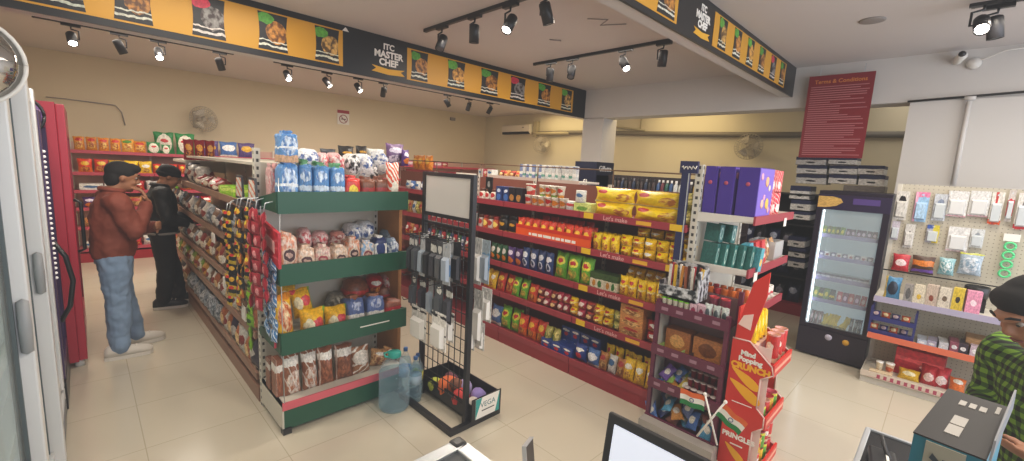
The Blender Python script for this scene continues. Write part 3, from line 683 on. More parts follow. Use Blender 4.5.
obj('foot', MB().lathe([(.03, 0), (.03, .05)], 12, (-.05, .06, 0)).lathe([(.03, 0), (.03, .05)], 12, (-.05, LY - .06, 0)).lathe([(.03, 0), (.03, .05)], 12, (-.75, .06, 0)), wf, t)
for z in (.65, 1.0, 1.35): obj('shelf', MB().box(-.78, -.1, .04, LY - .04, z, z + .012), wf, t)

# ------------------------------------------------------------------ chocolate fridge
fp = mat('fridge_purple', '#1d1828', .35); lit_w = mat('led_white', '#f2f6ff', .4, emit=7); fin = mat('fridge_inside_glow', '#ccd6dc', .45, emit=.22)  # lining glows by itself as added light beside the LED strip
t = thing('chocolate_fridge', 'tall dark purple chocolate fridge with lit glass door', 'fridge', (5.2, .38, 0)); W = .56; D = .6
obj('cabinet', MB().box(.55, D, 0, W, .03, 1.68).box(.03, .55, 0, .035, .03, 1.68).box(.03, .55, W - .035, W, .03, 1.68).box(.03, .55, .035, W - .035, 1.58, 1.68).box(.03, .55, .035, W - .035, .03, .3), fp, t, bevel=.004)
obj('inner_lining', MB().box(.53, .549, .036, W - .036, .3, 1.58).box(.08, .53, .0355, .04, .3, 1.58).box(.08, .53, W - .04, W - .0355, .3, 1.58).box(.06, .53, .04, W - .04, .301, .305), fin, t)
d = obj('door', MB().box(0, .03, 0, .05, .3, 1.5).box(0, .03, W - .05, W, .3, 1.5).box(0, .03, .05, W - .05, .3, .335), fp, t)
obj('pane', MB().box(.012, .016, .05, W - .05, .33, 1.5), glass, d)
obj('header_panel', MB().box(-.004, .03, 0, W, 1.5, 1.645), mat('fridge_header', '#241d3a', .35), t, bevel=.003)
obj('header_picture', MB().prism([(W - .005 - .2 * u, 1.572 + .055 * w) for u, w in ((0, -1), (.3, -.95), (.75, -.6), (1, .1), (.9, .7), (.6, 1), (0, 1))], 'x', -.0065, -.0041), pk('#c9a45c', ('e', '#5d3626', .5, .5, .26, .4), ('e', '#c99a7c', .5, .45, .14, .22)), t)
obj('header_wordmark', MB().box(-.0065, -.0041, .08, .28, 1.565, 1.62), mat('header_violet', '#4c3a78', .4), t)
for y in (W - .066,): obj('led_strip', MB().box(.03, .045, y, y + .011, .34, 1.49), lit_w, t)
obj('base_panel', MB().box(-.004, .03, 0, W, .02, .295), fp, t, bevel=.003)
obj('base_badge', MB().lathe([(.001, -.007), (.03, -.007), (.03, -.0041)], 18, axis='x'), mat('badge_grey', '#b6b3c6', .4), t, (0, .3, .235)); obj('base_badge', MB().lathe([(.001, -.007), (.028, -.007), (.028, -.0041)], 18, axis='x'), mat('badge_gold', '#c9962c', .4), t, (0, .16, .225))
FZ = [.335, .575, .80, 1.015, 1.235]
for z in FZ[1:]:
    s = obj('shelf', MB().box(.07, .52, .045, W - .045, z - .012, z), mat('shelf_glass', '#c3cad2', .3), t); obj('shelf_lip', MB().box(.06, .07, .045, W - .045, z - .015, z + .022), mat('lip_violet', '#8d86b4', .4), s)

# ------------------------------------------------------------------ pegboard unit
t = thing('pegboard_unit', 'cream pegboard wall shelf unit with hanging packets beside fridge', 'shelf unit', (4.9, -1.1, 0)); W = 1.47
pegm, nt, b = nm('pegboard')
N, L = nt.nodes.new, nt.links.new
tc = N('ShaderNodeTexCoord'); sp = N('ShaderNodeSeparateXYZ'); L(tc.outputs['Object'], sp.inputs[0])
def fr(o):
    a = N('ShaderNodeMath'); a.operation = 'MULTIPLY'; a.inputs[1].default_value = 1 / .032; L(o, a.inputs[0])
    f_ = N('ShaderNodeMath'); f_.operation = 'FRACT'; L(a.outputs[0], f_.inputs[0])
    s_ = N('ShaderNodeMath'); s_.operation = 'SUBTRACT'; s_.inputs[1].default_value = .5; L(f_.outputs[0], s_.inputs[0])
    p_ = N('ShaderNodeMath'); p_.operation = 'POWER'; p_.inputs[1].default_value = 2; L(s_.outputs[0], p_.inputs[0]); return p_.outputs[0]
ad = N('ShaderNodeMath'); L(fr(sp.outputs[1]), ad.inputs[0]); L(fr(sp.outputs[2]), ad.inputs[1])
lt = N('ShaderNodeMath'); lt.operation = 'LESS_THAN'; lt.inputs[1].default_value = .018; L(ad.outputs[0], lt.inputs[0])
mx = N('ShaderNodeMix'); mx.data_type = 'RGBA'; L(lt.outputs[0], mx.inputs['Factor']); mx.inputs['A'].default_value = lin('#bdb7a6'); mx.inputs['B'].default_value = lin('#8a857a'); L(mx.outputs['Result'], b.inputs['Base Color']); b.inputs['Roughness'].default_value = .5
obj('pegboard_panel', MB().box(.45, .465, 0, W - .02, .1, 1.78), pegm, t)
m = MB().box(.43, .48, W - .03, W, 0, 1.78); holes(m, .44, .47, W, .1, 1.75, axis='x'); obj('upright', m, [offwhite, blackp], t)
obj('plinth', MB().box(.02, .45, 0, W, 0, .05), offwhite, t)
for z, lm, x in ((.095, mat('cream_lip', '#cdbfae', .45), 0), (.44, mat('orange_lip', '#cf6a4c', .4), .03), (.775, mat('violet_lip', '#a7a2bb', .4), .04)):
    s = obj('shelf', MB().box(x, .45, .01, W - .005, z - .022, z), offwhite, t); obj('price_lip', MB().box(x - .012, x, 0, W, z - .03, z + .02), lm, s)
    obj('shelf_bracket', MB().prism([(x, z), (.45, z + .02), (.45, z - .06), (x, z - .03)], 'y', W - .004, W + .004), offwhite, s)
    if z < .1:
        k = MB()
        cb = [(0, z - .022)]
        for q in range(30): a_ = .03 + q * .045; cb += [(a_, z - .02), (a_, z + .012), (a_ + .022, z + .012), (a_ + .022, z - .02)]
        k.prism(cb + [(W - .05, z - .022)], 'x', x - .0135, x - .0121)
        obj('check_print', k, mat('check_red', '#a3475a', .5), s)
obj('hook_bar', MB().tube([(.38, 0, .985), (.38, W, .985)], .006, 6), black, t)

# ------------------------------------------------------------------ dark racks in the alcove
t = thing('dark_stock_rack', 'black stock rack with red base behind the chocolate fridge', 'rack', (6.62, .5, 0)); W = 1.9
for y in (0, .62, 1.25, W - .04): obj('upright', MB().box(.0, .03, y, y + .035, 0, 1.62).box(.47, .5, y, y + .035, 0, 1.62), black, t)
obj('base', MB().box(-.01, .5, 0, W, 0, .14), rbase, t); obj('back_panel', MB().box(.47, .48, 0, W, .14, 1.6), mat('dark_panel', '#2a2626', .6), t)
for z in (.5, .85, 1.2, 1.6): obj('shelf', MB().box(0, .5, 0, W, z - .02, z), black, t)

# shelving for personal care behind the red aisle, and the branded stand
dk = mat('dark_shelf', '#2a2023', .5)
for k in range(3):
    t = thing('dark_aisle_shelf', ['dark shelf unit of bottles behind the red shelving, endcap side', 'dark shelf unit of bottles behind the red shelving, middle', 'dark shelf unit of bottles behind red shelving, beside navy stand'][k], 'shelf unit', (4.75, 1.55 + .62 * k, 0), 0, 'dark bottle shelves')
    obj('base', MB().box(0, .5, 0, .61, 0, .12), dk, t); obj('back_panel', MB().box(.47, .5, 0, .61, .12, 1.72), dk, t)
    for z in (.45, .8, 1.15, 1.5): obj('shelf', MB().box(0, .47, 0, .61, z - .02, z), dk, t)
t = thing('branded_stand', 'tall navy branded display stand with white header lettering', 'display stand', (4.95, 3.42, 0)); g = mat('stand_navy', '#161c33', .35)
obj('side_panel', MB().box(0, .02, 0, .36, 0, 1.88), g, t); obj('side_panel', MB().box(.4, .42, 0, .36, 0, 1.88), g, t); obj('back_panel', MB().box(.02, .4, .34, .36, 0, 1.88), g, t)
obj('header', MB().box(.02, .4, 0, .34, 1.7, 1.88), g, t)
text('lettering', 'Gillette', .1, wtxt, t, (.21, -.002, 1.79), bold=.002); text('lettering', 'Gillette', .13, wtxt, t, (-.002, .18, 1.45), (PI / 2, -PI / 2, FL) if 0 else Matrix(((0, 0, -1), (0, -1, 0), (-1, 0, 0))).to_euler() if 0 else (Matrix.Rotation(FL, 3, 'Z') @ Matrix.Rotation(PI / 2, 3, 'X') @ Matrix.Rotation(PI / 2, 3, 'Z')).to_euler())
for z in (.3, .65, 1.0, 1.35): obj('shelf', MB().box(.02, .4, .02, .34, z, z + .015), g, t)

# ------------------------------------------------------------------ till counters and what stands on them
t = thing('glass_counter', 'glass-topped display counter with aluminium edges and black corner cap', 'counter', (.19, -.55, 0)); W, D = 1.42, .51
obj('cabinet', MB().box(.02, D - .02, .02, W - .02, 0, .86), mat('counter_grey', '#8e8f92', .5), t)
obj('edge_rail', MB().box(0, D, W - .035, W, .95, 1.0).box(D - .035, D, 0, W - .035, .95, 1.0).box(0, .035, 0, W - .035, .95, 1.0).box(.035, D - .035, 0, .035, .95, 1.0), alu, t, bevel=.004)
obj('glass_top', MB().box(.035, D - .035, .035, W - .035, .975, .99), mat('grey_glass', '#55585a', .08, spec=.6), t)
obj('corner_cap', MB().box(D - .034, D + .004, W - .034, W + .004, .94, 1.004), blackp, t, bevel=.008)
obj('post', MB().box(D - .035, D, W - .035, W, 0, .95).box(0, .035, W - .035, W, 0, .95), alu, t)
t = thing('till_counter', 'black-topped till counter with pale metal edge, cashier behind it', 'counter', (.72, -.55, 0)); W, D = .98, .63
obj('cabinet', MB().box(.02, W - .03, .02, D - .03, 0, .955), mat('counter_dark', '#2a2a2d', .5), t)
obj('counter_top', MB().box(0, W, 0, D, .96, .995), mat('counter_black', '#121315', .25), t)
obj('edge_trim', MB().box(W, W + .012, 0, D + .012, .955, 1.0).box(0, W, D, D + .012, .955, 1.0), alu, t, bevel=.002)
v = MB().box(-.05, .05, -.03, .03, 0, .03); t = thing('card_reader', 'small black device with pale painted highlight on the black counter', 'device', (1.5, .035, .995), .15)
obj('body', MB().box(-.06, .06, -.03, .03, 0, .025), blackp, t, bevel=.006); obj('highlight_strip', MB().box(-.05, .05, -.012, -.006, .0251, .0265), wtxt, t)  # pale strip paints a highlight onto the device

# laptop: screen faces the till side
t = thing('laptop', 'open black laptop with bright blank screen on the counter', 'laptop', (.665, .208, 1.0))
obj('keyboard_base', MB().box(-.25, .0, -.2, .2, .0, .02), blackp, t, bevel=.005)
m = MB()
for r in range(5):
    for k in range(13): m.box(-.21 + r * .028, -.188 + r * .028, -.175 + k * .027, -.152 + k * .027, .0201, .023)
obj('keys', m, mat('key_grey', '#2c2c30', .5), t)
ls = obj('lid', MB().box(-.006, .006, -.2, .2, .01, .295), blackp, t, (0, 0, 0), (0, .12, 0), bevel=.004)
obj('screen', MB().box(-.0085, -.0061, -.183, .183, .04, .278), mat('screen_glow', '#dfe6f5', .3, emit=.75), ls)
# small dark tablet on a stand
t = thing('tablet', 'small dark tablet with silver edge standing on the counter rim', 'tablet', tuple(onZ(533, 453, 1.09))[:2] + (1.0,), .5)
tb = obj('tablet_body', MB().box(-.04, .04, -.004, .004, 0, .1), blackp, t, (0, 0, .0), (-.2, .3, 0), bevel=.002); obj('silver_edge', MB().prism([(-.043, 0), (-.04, 0), (-.04, .1), (.04, .1), (.04, .103), (-.043, .103)], 'y', -.005, .005), alu, tb)
obj('stand_foot', MB().box(-.04, .04, -.01, .04, -.0, .008), blackp, t)

# black carton
t = thing('product_carton', 'open black carton with teal sides and tree picture on counter', 'box', (1.064, -.1, 1.0), -.142); W, D, Hh = .31, .092, .3
ct = mat('carton_black', '#1d1a19', .55); te = mat('carton_teal', '#2e86a0', .45)
obj('carton_body', MB().box(0, W, 0, D, 0, Hh - .003), te, t)
obj('carton_top', MB().box(-.001, W + .001, -.001, D + .001, Hh - .003, Hh), ct, t)
f_ = obj('front_panel', MB().box(-.003, -.0005, .022, D - .018, 0, Hh - .006), mat('panel_pale', '#b9b8a8', .5), t)
tm = MB().box(-.005, -.003, D / 2 - .003, D / 2 + .003, .1, .27)
for k in range(6):
    for sgn in (-1, 1): tm.prism([(D / 2, .16 + k * .018), (D / 2 + sgn * .02, .175 + k * .018), (D / 2 + sgn * .017, .185 + k * .018), (D / 2, .168 + k * .018)], 'x', -.005, -.003)
obj('tree_picture', tm, mat('tree_ink', '#3a4650', .5), f_)
for k in range(3): obj('top_print', MB().box(.225, .255, .025 + .015 * k, .035 + .015 * k, Hh, Hh + .0015), mat('carton_print', '#b3b0ab', .5), t)
obj('top_print', MB().box(.24, .285, .008, .014, Hh, Hh + .0015), mat('carton_print', '#b3b0ab', .5), t)
for a_ in (.05, .105): obj('top_print', MB().box(a_, a_ + .05, .04, .06, Hh, Hh + .0015), mat('carton_print', '#b3b0ab', .5), t)
obj('open_flap', MB().prism([(0, Hh), (W, Hh), (W - .03, Hh + .05), (.02, Hh + .03)], 'y', -.006, -.003), mat('flap_grey', '#7f8288', .5), t)
v = obj('cable_stub', MB().tube([(1.49, .0, 1.0), (1.53, .03, 1.02), (1.55, .05, 1.06)], .006, 6), black); tag(v, 'short black cable end sticking up behind the black carton', 'cable')

# flags
def flag(label, base, top, ang, sg=1):
    b0, t0_ = Vector(base), Vector(top)
    t = thing('table_flag', label, 'flag', base, 0, 'small tricolour flags')
    obj('stick', MB().tube([(0, 0, 0), t0_ - b0], .006, 6), wtxt, t); obj('finial', MB().ball(t0_ - b0, .011, 10), wtxt, t)
    u = Vector((0, math.cos(ang), math.sin(ang))); w = Vector((0, -math.sin(ang), math.cos(ang))) * sg
    q = t0_ - b0 - w * .015
    for k, c in enumerate(('#d9652b', '#e8e6e0', '#1f7a3f')):
        m = MB(); vs = []; n = 8
        for i in range(n + 1):
            for j in (0, 1): vs.append(q + u * (.15 * i / n) - w * (.033 * (k + j)) + Vector((.008 * math.sin(i * 1.2), 0, 0)))
        obj('flag_stripe', m.add(vs, [(2 * i, 2 * i + 1, 2 * i + 3, 2 * i + 2) for i in range(n)], 0, True), mat('flag_%d' % k, c, .7), t)
    c = q + u * .075 - w * .05
    obj('flag_wheel', MB().tube([c + u * (.012 * math.cos(2 * PI * i / 14)) + w * (.012 * math.sin(2 * PI * i / 14)) + Vector((-.008, 0, 0)) for i in range(15)], .002, 5), mat('wheel_blue', '#2b3a80', .6), t)
flag('small tricolour flag held flat above the sweets, upper of the crossed pair', onX(717, 445, 2.6), onX(705, 394, 2.6), -.06)
flag('small tricolour flag slanting in front of the red crisp stand', onX(697, 436, 2.6), onX(725.5, 402, 2.58), PI + .42, -1)
# ------------------------------------------------------------------ goods: one mesh per kind and print, one object per article
KM = {}
def kmesh(kind, mats, var=0):
    key = (kind, tuple(m.name for m in mats), var)
    if key in KM: return KM[key]
    rnd = random.Random(hash((kind, var)) if 0 else (len(kind) * 31 + var)); m = MB(); bev = 0
    if kind == 'bag':                                   # pillow bag with crimped ends
        nx, nz = 9, 11; vs = []
        for sgn in (-1, 1):
            for j in range(nz):
                v = j / (nz - 1)
                for i in range(nx):
                    u = i / (nx - 1)
                    pz = max(0, math.sin(PI * min(1, max(0, (v - .06) / .88)))) ** .55; px = max(0, math.sin(PI * u)) ** .6
                    th = .5 * pz * px * (1 + rnd.uniform(-.18, .18)) + .012
                    wx = .5 - .05 * math.sin(PI * v) + (.0 if (v > .05 and v < .95) else .01)
                    z = v + (.02 * math.sin(u * 9 + var) if v > .97 else 0)
                    vs.append(((u - .5) * 2 * wx, sgn * th, z))
        fs = []
        for s_ in (0, 1):
            o = s_ * nx * nz
            for j in range(nz - 1):
                for i in range(nx - 1): fs.append((o + j * nx + i, o + j * nx + i + 1, o + (j + 1) * nx + i + 1, o + (j + 1) * nx + i))
        for j in range(nz - 1):
            for i in (0, nx - 1): fs.append((j * nx + i, (j + 1) * nx + i, nx * nz + (j + 1) * nx + i, nx * nz + j * nx + i))
        for i in range(nx - 1):
            for j in (0, nz - 1): fs.append((j * nx + i, j * nx + i + 1, nx * nz + j * nx + i + 1, nx * nz + j * nx + i))
        m.add(vs, fs, 0, True)
    elif kind == 'box': m.box(-.5, .5, -.5, .5, 0, 1); bev = .025
    elif kind == 'can': m.lathe([(.44, 0), (.5, .04), (.5, .93), (.46, .97)], 16).lathe([(.49, .95), (.5, .97), (.5, 1.0), (.47, 1.0), (.46, .985)], 16, mi=1)
    elif kind == 'cup': m.lathe([(.36, 0), (.37, .02), (.48, .9), (.5, .92)], 16).lathe([(.51, .92), (.52, .95), (.5, 1.0), (.02, 1.0)], 16, mi=1)
    elif kind == 'jar': m.lathe([(.44, 0), (.5, .05), (.5, .68), (.4, .77), (.38, .8)], 16).lathe([(.42, .78), (.43, .8), (.43, .97), (.41, 1.0)], 16, mi=1)
    elif kind == 'bottle': m.lathe([(.44, 0), (.5, .04), (.5, .6), (.42, .72), (.2, .82), (.18, .86)], 14).lathe([(.22, .85), (.22, 1.0)], 12, mi=1)
    elif kind == 'loaf':                                # bread in a film bag: rounded loaf with a gathered top
        n = 18; prof = []
        for j, (k, z) in enumerate([(.9, 0), (1, .03), (1, .4), (1.0, .66), (.97, .8), (.86, .87), (.66, .91), (.48, .93), (.55, .97), (.5, 1.0)]):
            for i in range(n):
                a = 2 * PI * i / n; ca, sa = math.cos(a), math.sin(a)
                q = k * (1 + (rnd.uniform(-.05, .05) if 0 < j < 5 else rnd.uniform(-.2, .2) if j < 9 else 0))
                prof.append((.5 * q * math.copysign(abs(ca) ** .3, ca), .5 * q * math.copysign(abs(sa) ** .3, sa), z + (rnd.uniform(-.03, .03) if j > 4 else 0)))
        fs = [(j * n + i, j * n + (i + 1) % n, (j + 1) * n + (i + 1) % n, (j + 1) * n + i) for j in range(9) for i in range(n)]
        m.add(prof, fs + [tuple(range(n))[::-1], tuple(9 * n + i for i in range(n))], 0, True)
    elif kind == 'lump':                                # soft bag slumped on others
        n = 14; vs = []
        for j in range(1, 8):
            for i in range(n):
                a, b_ = PI * j / 8, 2 * PI * i / n; q = 1 + rnd.uniform(-.16, .16)
                vs.append((.5 * q * math.sin(a) ** .7 * math.cos(b_), .5 * q * math.sin(a) ** .7 * math.sin(b_), .5 - .5 * math.cos(a)))
        fs = [(j * n + i, j * n + (i + 1) % n, (j + 1) * n + (i + 1) % n, (j + 1) * n + i) for j in range(6) for i in range(n)]
        m.add(vs, fs + [tuple(range(n))[::-1], tuple(6 * n + i for i in range(n))], 0, True)
    elif kind == 'hang':                                # carded packet hanging from a hook: card with a hole tab, blister in front
        m.box(-.5, .5, .38, .5, 0, 1.0, 0)
        m.add([(-.4, .38, .08), (.4, .38, .08), (.4, .38, .66), (-.4, .38, .66), (-.33, -.5, .12), (.33, -.5, .12), (.33, -.5, .6), (-.33, -.5, .6)],
              [(4, 5, 6, 7), (0, 1, 5, 4), (1, 2, 6, 5), (2, 3, 7, 6), (3, 0, 4, 7)], 1)
        m.box(-.1, .1, .36, .379, .88, .93, 1)
    elif kind == 'tray': m.box(-.5, .5, -.5, .5, 0, .06).box(-.5, .5, -.5, -.46, .06, 1).box(-.5, .5, .46, .5, .06, 1).box(-.5, -.46, -.46, .46, .06, 1).box(.46, .5, -.46, .46, .06, 1)
    elif kind == 'sachets':
        m.box(-.5, .5, -.1, .1, 0, 1)
    me = m.mesh(kind, mats, bev); KM[key] = me
    return me
NOBJ = 0
def put(name, cat, label, kind, mats, loc, dims, rot=(0, 0, 0), group=None, var=None):
    global NOBJ
    mats = mats if isinstance(mats, (list, tuple)) else [mats]
    var = (NOBJ % 3) if kind in ('bag', 'loaf', 'lump') and var is None else (var or 0)
    o = link(name, kmesh(kind, mats, var), None, loc, rot, dims); NOBJ += 1
    return tag(o, label, cat, group)
def jit(a): return random.uniform(-a, a)
def rowL(px0, px1, n, X, z, kind, mats, h, d, desc, where, name, cat, end='the endcap', layers=1, back=.03, tilt=0, depth=1, fill=.95, yaw=.06, rev=True, lean=0):
    """n articles side by side on a shelf whose front edge is (X, z), facing -X; picture columns px0..px1 give the stretch of shelf"""
    ya, yb = shelfY(px0, X + back, z + h * .5), shelfY(px1, X + back, z + h * .5)
    w = (ya - yb) / n; grp = f'{desc}s, {where}'
    for dp in range(depth):
        for l in range(layers):
            for i in range(n):
                y = ya - (i + .5) * w
                k = (n - 1 - i) if rev else i
                lay = ('' if layers == 1 else (', low' if l == 0 else ', on top' if l == layers - 1 else ', mid')) + ('' if depth == 1 else (', in front' if dp == 0 else ', behind'))
                lb = (f'{ordn(k)} {desc} from {end}{lay}, {where}' if n > 1 else f'{desc}{lay}, {where}')
                mm = mats[i % len(mats)] if isinstance(mats, list) else mats
                put(name, cat, lb, kind, mm, (X + back + d / 2 + dp * (d + .01) + jit(.006), y, z + l * h * .97), (w * fill, d, h), (jit(.03) - lean, jit(.02), FL + jit(yaw)), grp)
def rowF(px0, px1, n, Y, z, kind, mats, h, d, desc, where, name, cat, end='the aisle post', layers=1, back=.03, depth=1, fill=.95, yaw=.06, lean=0, tw=1):
    xa, xb = shelfX(px0, Y + back, z + h * .5), shelfX(px1, Y + back, z + h * .5)
    w = (xb - xa) / n; grp = f'{desc}s, {where}'
    for dp in range(depth):
        for l in range(layers):
            for i in range(n):
                lay = ('' if layers == 1 else (', lower layer' if l == 0 else ', upper layer')) + ('' if depth == 1 else (', front row' if dp == 0 else ', behind'))
                lb = (f'{ordn(i)} {desc} from {end}{lay}, {where}' if n > 1 else f'{desc}{lay}, {where}')
                mm = mats[i % len(mats)] if isinstance(mats, list) else mats
                put(name, cat, lb, kind, mm, (xa + (i + .5) * w, Y + back + d / 2 + dp * (d + .01) + jit(.005), z + l * h * .97), (w * fill, d, h), (jit(.03) - lean, jit(.02), jit(yaw)), grp)
# prints
Y1, R1, W1 = '#f0c21a', '#c4262c', '#f0eee6'
magg = (pk('#f7d40c', ('e', R1, .25, .72, .14, .13), ('b', '#f4e9c8', .0, .1), ('p', '#f2cc3c', '#b8702c', .76, .42, .15, .26), noise=.16, warp=.08),)
maggs = (pk('#f7d40c', ('e', R1, .42, .76, .18, .09), ('p', '#f0c84c', '#b8682c', .55, .34, .26, .2), ('b', '#f2e8c8', 0, .1)),)
yelred = (pk('#f5cf14', ('e', '#c22a26', .5, .72, .24, .08), ('p', '#ecc24c', '#a8542c', .5, .33, .3, .2), ('b', '#f0e0a0', .48, .56)),)
yelw = (pk('#f0c822', ('e', W1, .5, .62, .32, .12), ('p', '#ecc65c', '#b0702c', .5, .3, .26, .16)),)
orng = (pk('#df3f20', ('b', '#e8701f', 0, .4), ('e', '#f2c03a', .5, .66, .28, .14), ('p', '#e0a040', '#a03a18', .5, .28, .3, .18)),)
redp = (pk('#b8242a', ('e', W1, .5, .68, .28, .12), ('p', '#d98c3c', '#7a2016', .5, .3, .34, .2)),)
redo = (pk('#d2382a', ('e', '#f0c83c', .5, .7, .3, .13), ('p', '#e09a4c', '#9a3018', .5, .32, .36, .22)),)
grn = (pk('#6cb52c', ('e', '#e9e04a', .5, .66, .34, .16), ('e', '#c4262c', .5, .67, .22, .08), ('p', '#d9b84c', '#7a9a2c', .5, .28, .32, .16)),)
grnd = (pk('#1f5a35', ('e', '#f0ece0', .5, .66, .3, .15), ('e', '#e0862c', .5, .3, .28, .16)),)
purp = (pk('#4b2a72', ('e', '#e0d6ea', .5, .7, .3, .12), ('e', '#d9782c', .5, .3, .34, .18)),)
navyp = (pk('#243a72', ('e', '#e4e6ee', .5, .68, .34, .12), ('e', '#c9cfe0', .5, .34, .26, .18), ('e', '#22305c', .5, .34, .17, .11)),)
bluw = (pk('#4c74b4', ('e', '#eef0f4', .5, .6, .36, .2), ('b', '#e6e2d8', 0, .16)),)
brownb = (pk('#7a3328', ('e', '#e0b87c', .5, .55, .3, .2), ('b', '#c24a3c', .8, .95)),)
pinkb = (pk('#b8334e', ('e', '#f0d8cc', .5, .6, .32, .2), ('p', '#d9a05c', '#8a4a2c', .5, .25, .3, .16)),)
tanb = (pk('#c98a4c', ('e', '#b8322c', .5, .7, .3, .13), ('p', '#e0b878', '#8f5a2c', .5, .34, .4, .22)),)
blub = (pk('#26408a', ('e', W1, .5, .72, .36, .1), ('e', '#c42a34', .5, .4, .22, .16)),)
blck = (pk('#1a1718', ('e', '#c9952c', .5, .5, .3, .1), ('b', '#b88a3c', .06, .12)), mat('lid_black', '#121214', .3))
whj = (pk('#dcd8cc', ('e', '#b02a2c', .5, .5, .4, .2)), mat('lid_brown', '#5c3324', .4))
orj = (pk('#c9531f', ('e', '#f0d46c', .5, .45, .4, .2)), mat('lid_red', '#9c2a22', .4))
ndl = (pk('#e2dccd', ('e', '#c9302c', .5, .62, .4, .2), ('b', '#d98c2c', 0, .25)), mat('lid_foil', '#d9d4c8', .3))
ndl2 = (pk('#e0d8c4', ('e', '#d98a2c', .5, .55, .4, .22), ('b', '#7a9a3c', 0, .2)), mat('lid_foil', '#d9d4c8', .3))
ndlr = (pk('#c23a34', ('e', '#f0e8dc', .5, .55, .42, .24)), mat('lid_foil', '#d9d4c8', .3))
kbox = (pk('#22356c', ('e', '#d0d8e8', .5, .74, .3, .1), ('e', '#3f6ab0', .5, .35, .34, .2)),)
lgrn = (pk('#c9d67c', ('e', '#6a9a3c', .5, .5, .34, .2)),)
gyel = (pk('#b8b456', ('e', '#2f6a3c', .35, .4, .24, .3), ('p', '#e0cf7c', '#8f8a3c', .7, .6, .26, .3)),)
gblk = (pk('#3f5a2c', ('b', '#dcd6bc', .1, .62), ('e', '#c98a2c', .3, .36, .12, .2), ('e', '#3c7a34', .7, .36, .12, .2)),)
whtp = (pk('#d9dad6', ('e', '#3f6a9a', .5, .6, .34, .16)),)

A = 'aisle shelves'
TOP, S2, S3, S4, S5 = ('top shelf of the red aisle', 'second shelf of red aisle', 'third shelf of red aisle', 'fourth shelf of red aisle', 'bottom shelf of red aisle')
z1, z2, z3, z4, z5 = 1.40, 1.11, .80, .50, .13
X = 2.9
# top shelf
rowL(478, 494, 3, X, z1, 'jar', whj, .12, .07, 'small white spice jar', TOP, 'spice_jar', 'jar')
rowL(404, 424, 4, X, z1, 'bag', [whtp, bluw], .12, .07, 'pale snack pouch', TOP, 'snack_pouch', 'packet', 'the wire rack')
v = put('price_board', 'sign', 'small black standing card with white text on top red shelf', 'box', (pk('#17171a', ('b', '#c9c5bd', .1, .3), ('e', '#8a8a8a', .5, .7, .2, .12)),), (2.95, shelfY(489, 2.95, 1.5), 1.40), (.1, .012, .24), (0, 0, FL))
rowL(496, 522, 4, X, z1, 'box', [kbox, kbox, (pk('#1c1a24', ('e', '#a9783c', .5, .4, .34, .2)),), (pk('#1c1a24', ('e', '#a9783c', .5, .4, .34, .2)),)], .16, .08, 'dark health drink carton', TOP, 'drink_carton', 'box')
rowL(523, 564, 6, X, z1, 'cup', [ndl, ndl2, ndl2], .105, .09, 'pale noodle cup', TOP, 'noodle_cup', 'cup', layers=1)
rowL(523, 532, 1, X, z1 + .106, 'cup', ndlr, .1, .09, 'red noodle cup stacked on the pale cups', TOP, 'noodle_cup', 'cup')
rowL(537, 561, 4, X, z1 + .106, 'cup', [ndl2, ndl], .1, .09, 'stacked noodle cup', TOP, 'noodle_cup', 'cup')
rowL(564, 573, 1, X, z1, 'can', (pk('#d9dedd', ('b', '#c0403c', .55, .8)), wtxt), .09, .08, 'white tub with red band', TOP, 'food_tub', 'tub')
rowL(573, 590, 1, X, z1, 'box', lgrn, .085, .12, 'light green flat carton', TOP, 'food_carton', 'box')
rowL(574, 584, 1, X, z1 + .088, 'can', (whtp[0], wtxt), .1, .07, 'white bottle on the green carton', TOP, 'food_tub', 'tub')
rowL(590, 675, 2, X, z1, 'bag', magg, .115, .14, 'large yellow noodle packet', TOP, 'noodle_packet', 'packet', layers=2, fill=1.0)
rowL(675, 693, 1, X, z1, 'bag', gyel, .12, .14, 'green yellow noodle packet', TOP, 'noodle_packet', 'packet', layers=2)
# second shelf
rowL(477, 497, 4, X, z2, 'jar', [whj, orj], .14, .08, 'short sauce jar', S2, 'sauce_jar', 'jar')
rowL(497, 515, 2, X, z2, 'jar', blck, .17, .09, 'black coffee jar', S2, 'coffee_jar', 'jar')
ya, yb = shelfY(515.5, X, z2 + .06), shelfY(590, X, z2 + .06)
t = thing('packet_tray', 'long orange display tray of red packets on second red shelf', 'tray', (X + .005, yb, z2))
obj('tray_front', MB().box(0, .008, 0, ya - yb, 0, .115), mat('tray_orange', '#e0561f', .4), t); obj('tray_base', MB().box(.008, .3, 0, ya - yb, 0, .006), mat('tray_orange', '#e0561f', .4), t)
m = MB(); y = (ya - yb) * .2
for wd in (.03, .06, .05, .09, .03, .05, .03, .06, .04):
    m.box(-.0015, 0, (ya - yb) - y - wd, (ya - yb) - y, .032 + .008 * (len(str(wd)) % 2), .056); y += wd + .012
obj('tray_print', m, wtxt, t); obj('tray_band', MB().box(-.001, 0, 0, ya - yb, .085, .115), mat('tray_red', '#c9301f', .4), t)
rowL(516, 590, 9, X, z2 + .006, 'bag', orng, .17, .06, 'orange red snack packet', 'orange tray on red aisle', 'snack_packet', 'packet', back=.02, depth=2)
rowL(540, 592, 6, X, z2, 'bag', redp, .2, .07, 'deep red snack packet', 'behind the orange tray', 'snack_packet', 'packet', back=.2)
rowL(590, 617, 3, X, z2, 'bag', maggs, .15, .08, 'yellow noodle packet', 'second red shelf beside orange tray', 'noodle_packet', 'packet', depth=2)
rowL(617, 692, 6, X, z2, 'bag', [maggs, yelred, yelw], .085, .12, 'small yellow packet', S2, 'noodle_packet', 'packet', layers=2)
rowL(634, 690, 4, X, z2 + .16, 'bag', [yelred, yelw], .07, .12, 'small yellow heaped packet', S2, 'noodle_packet', 'packet', back=.1)
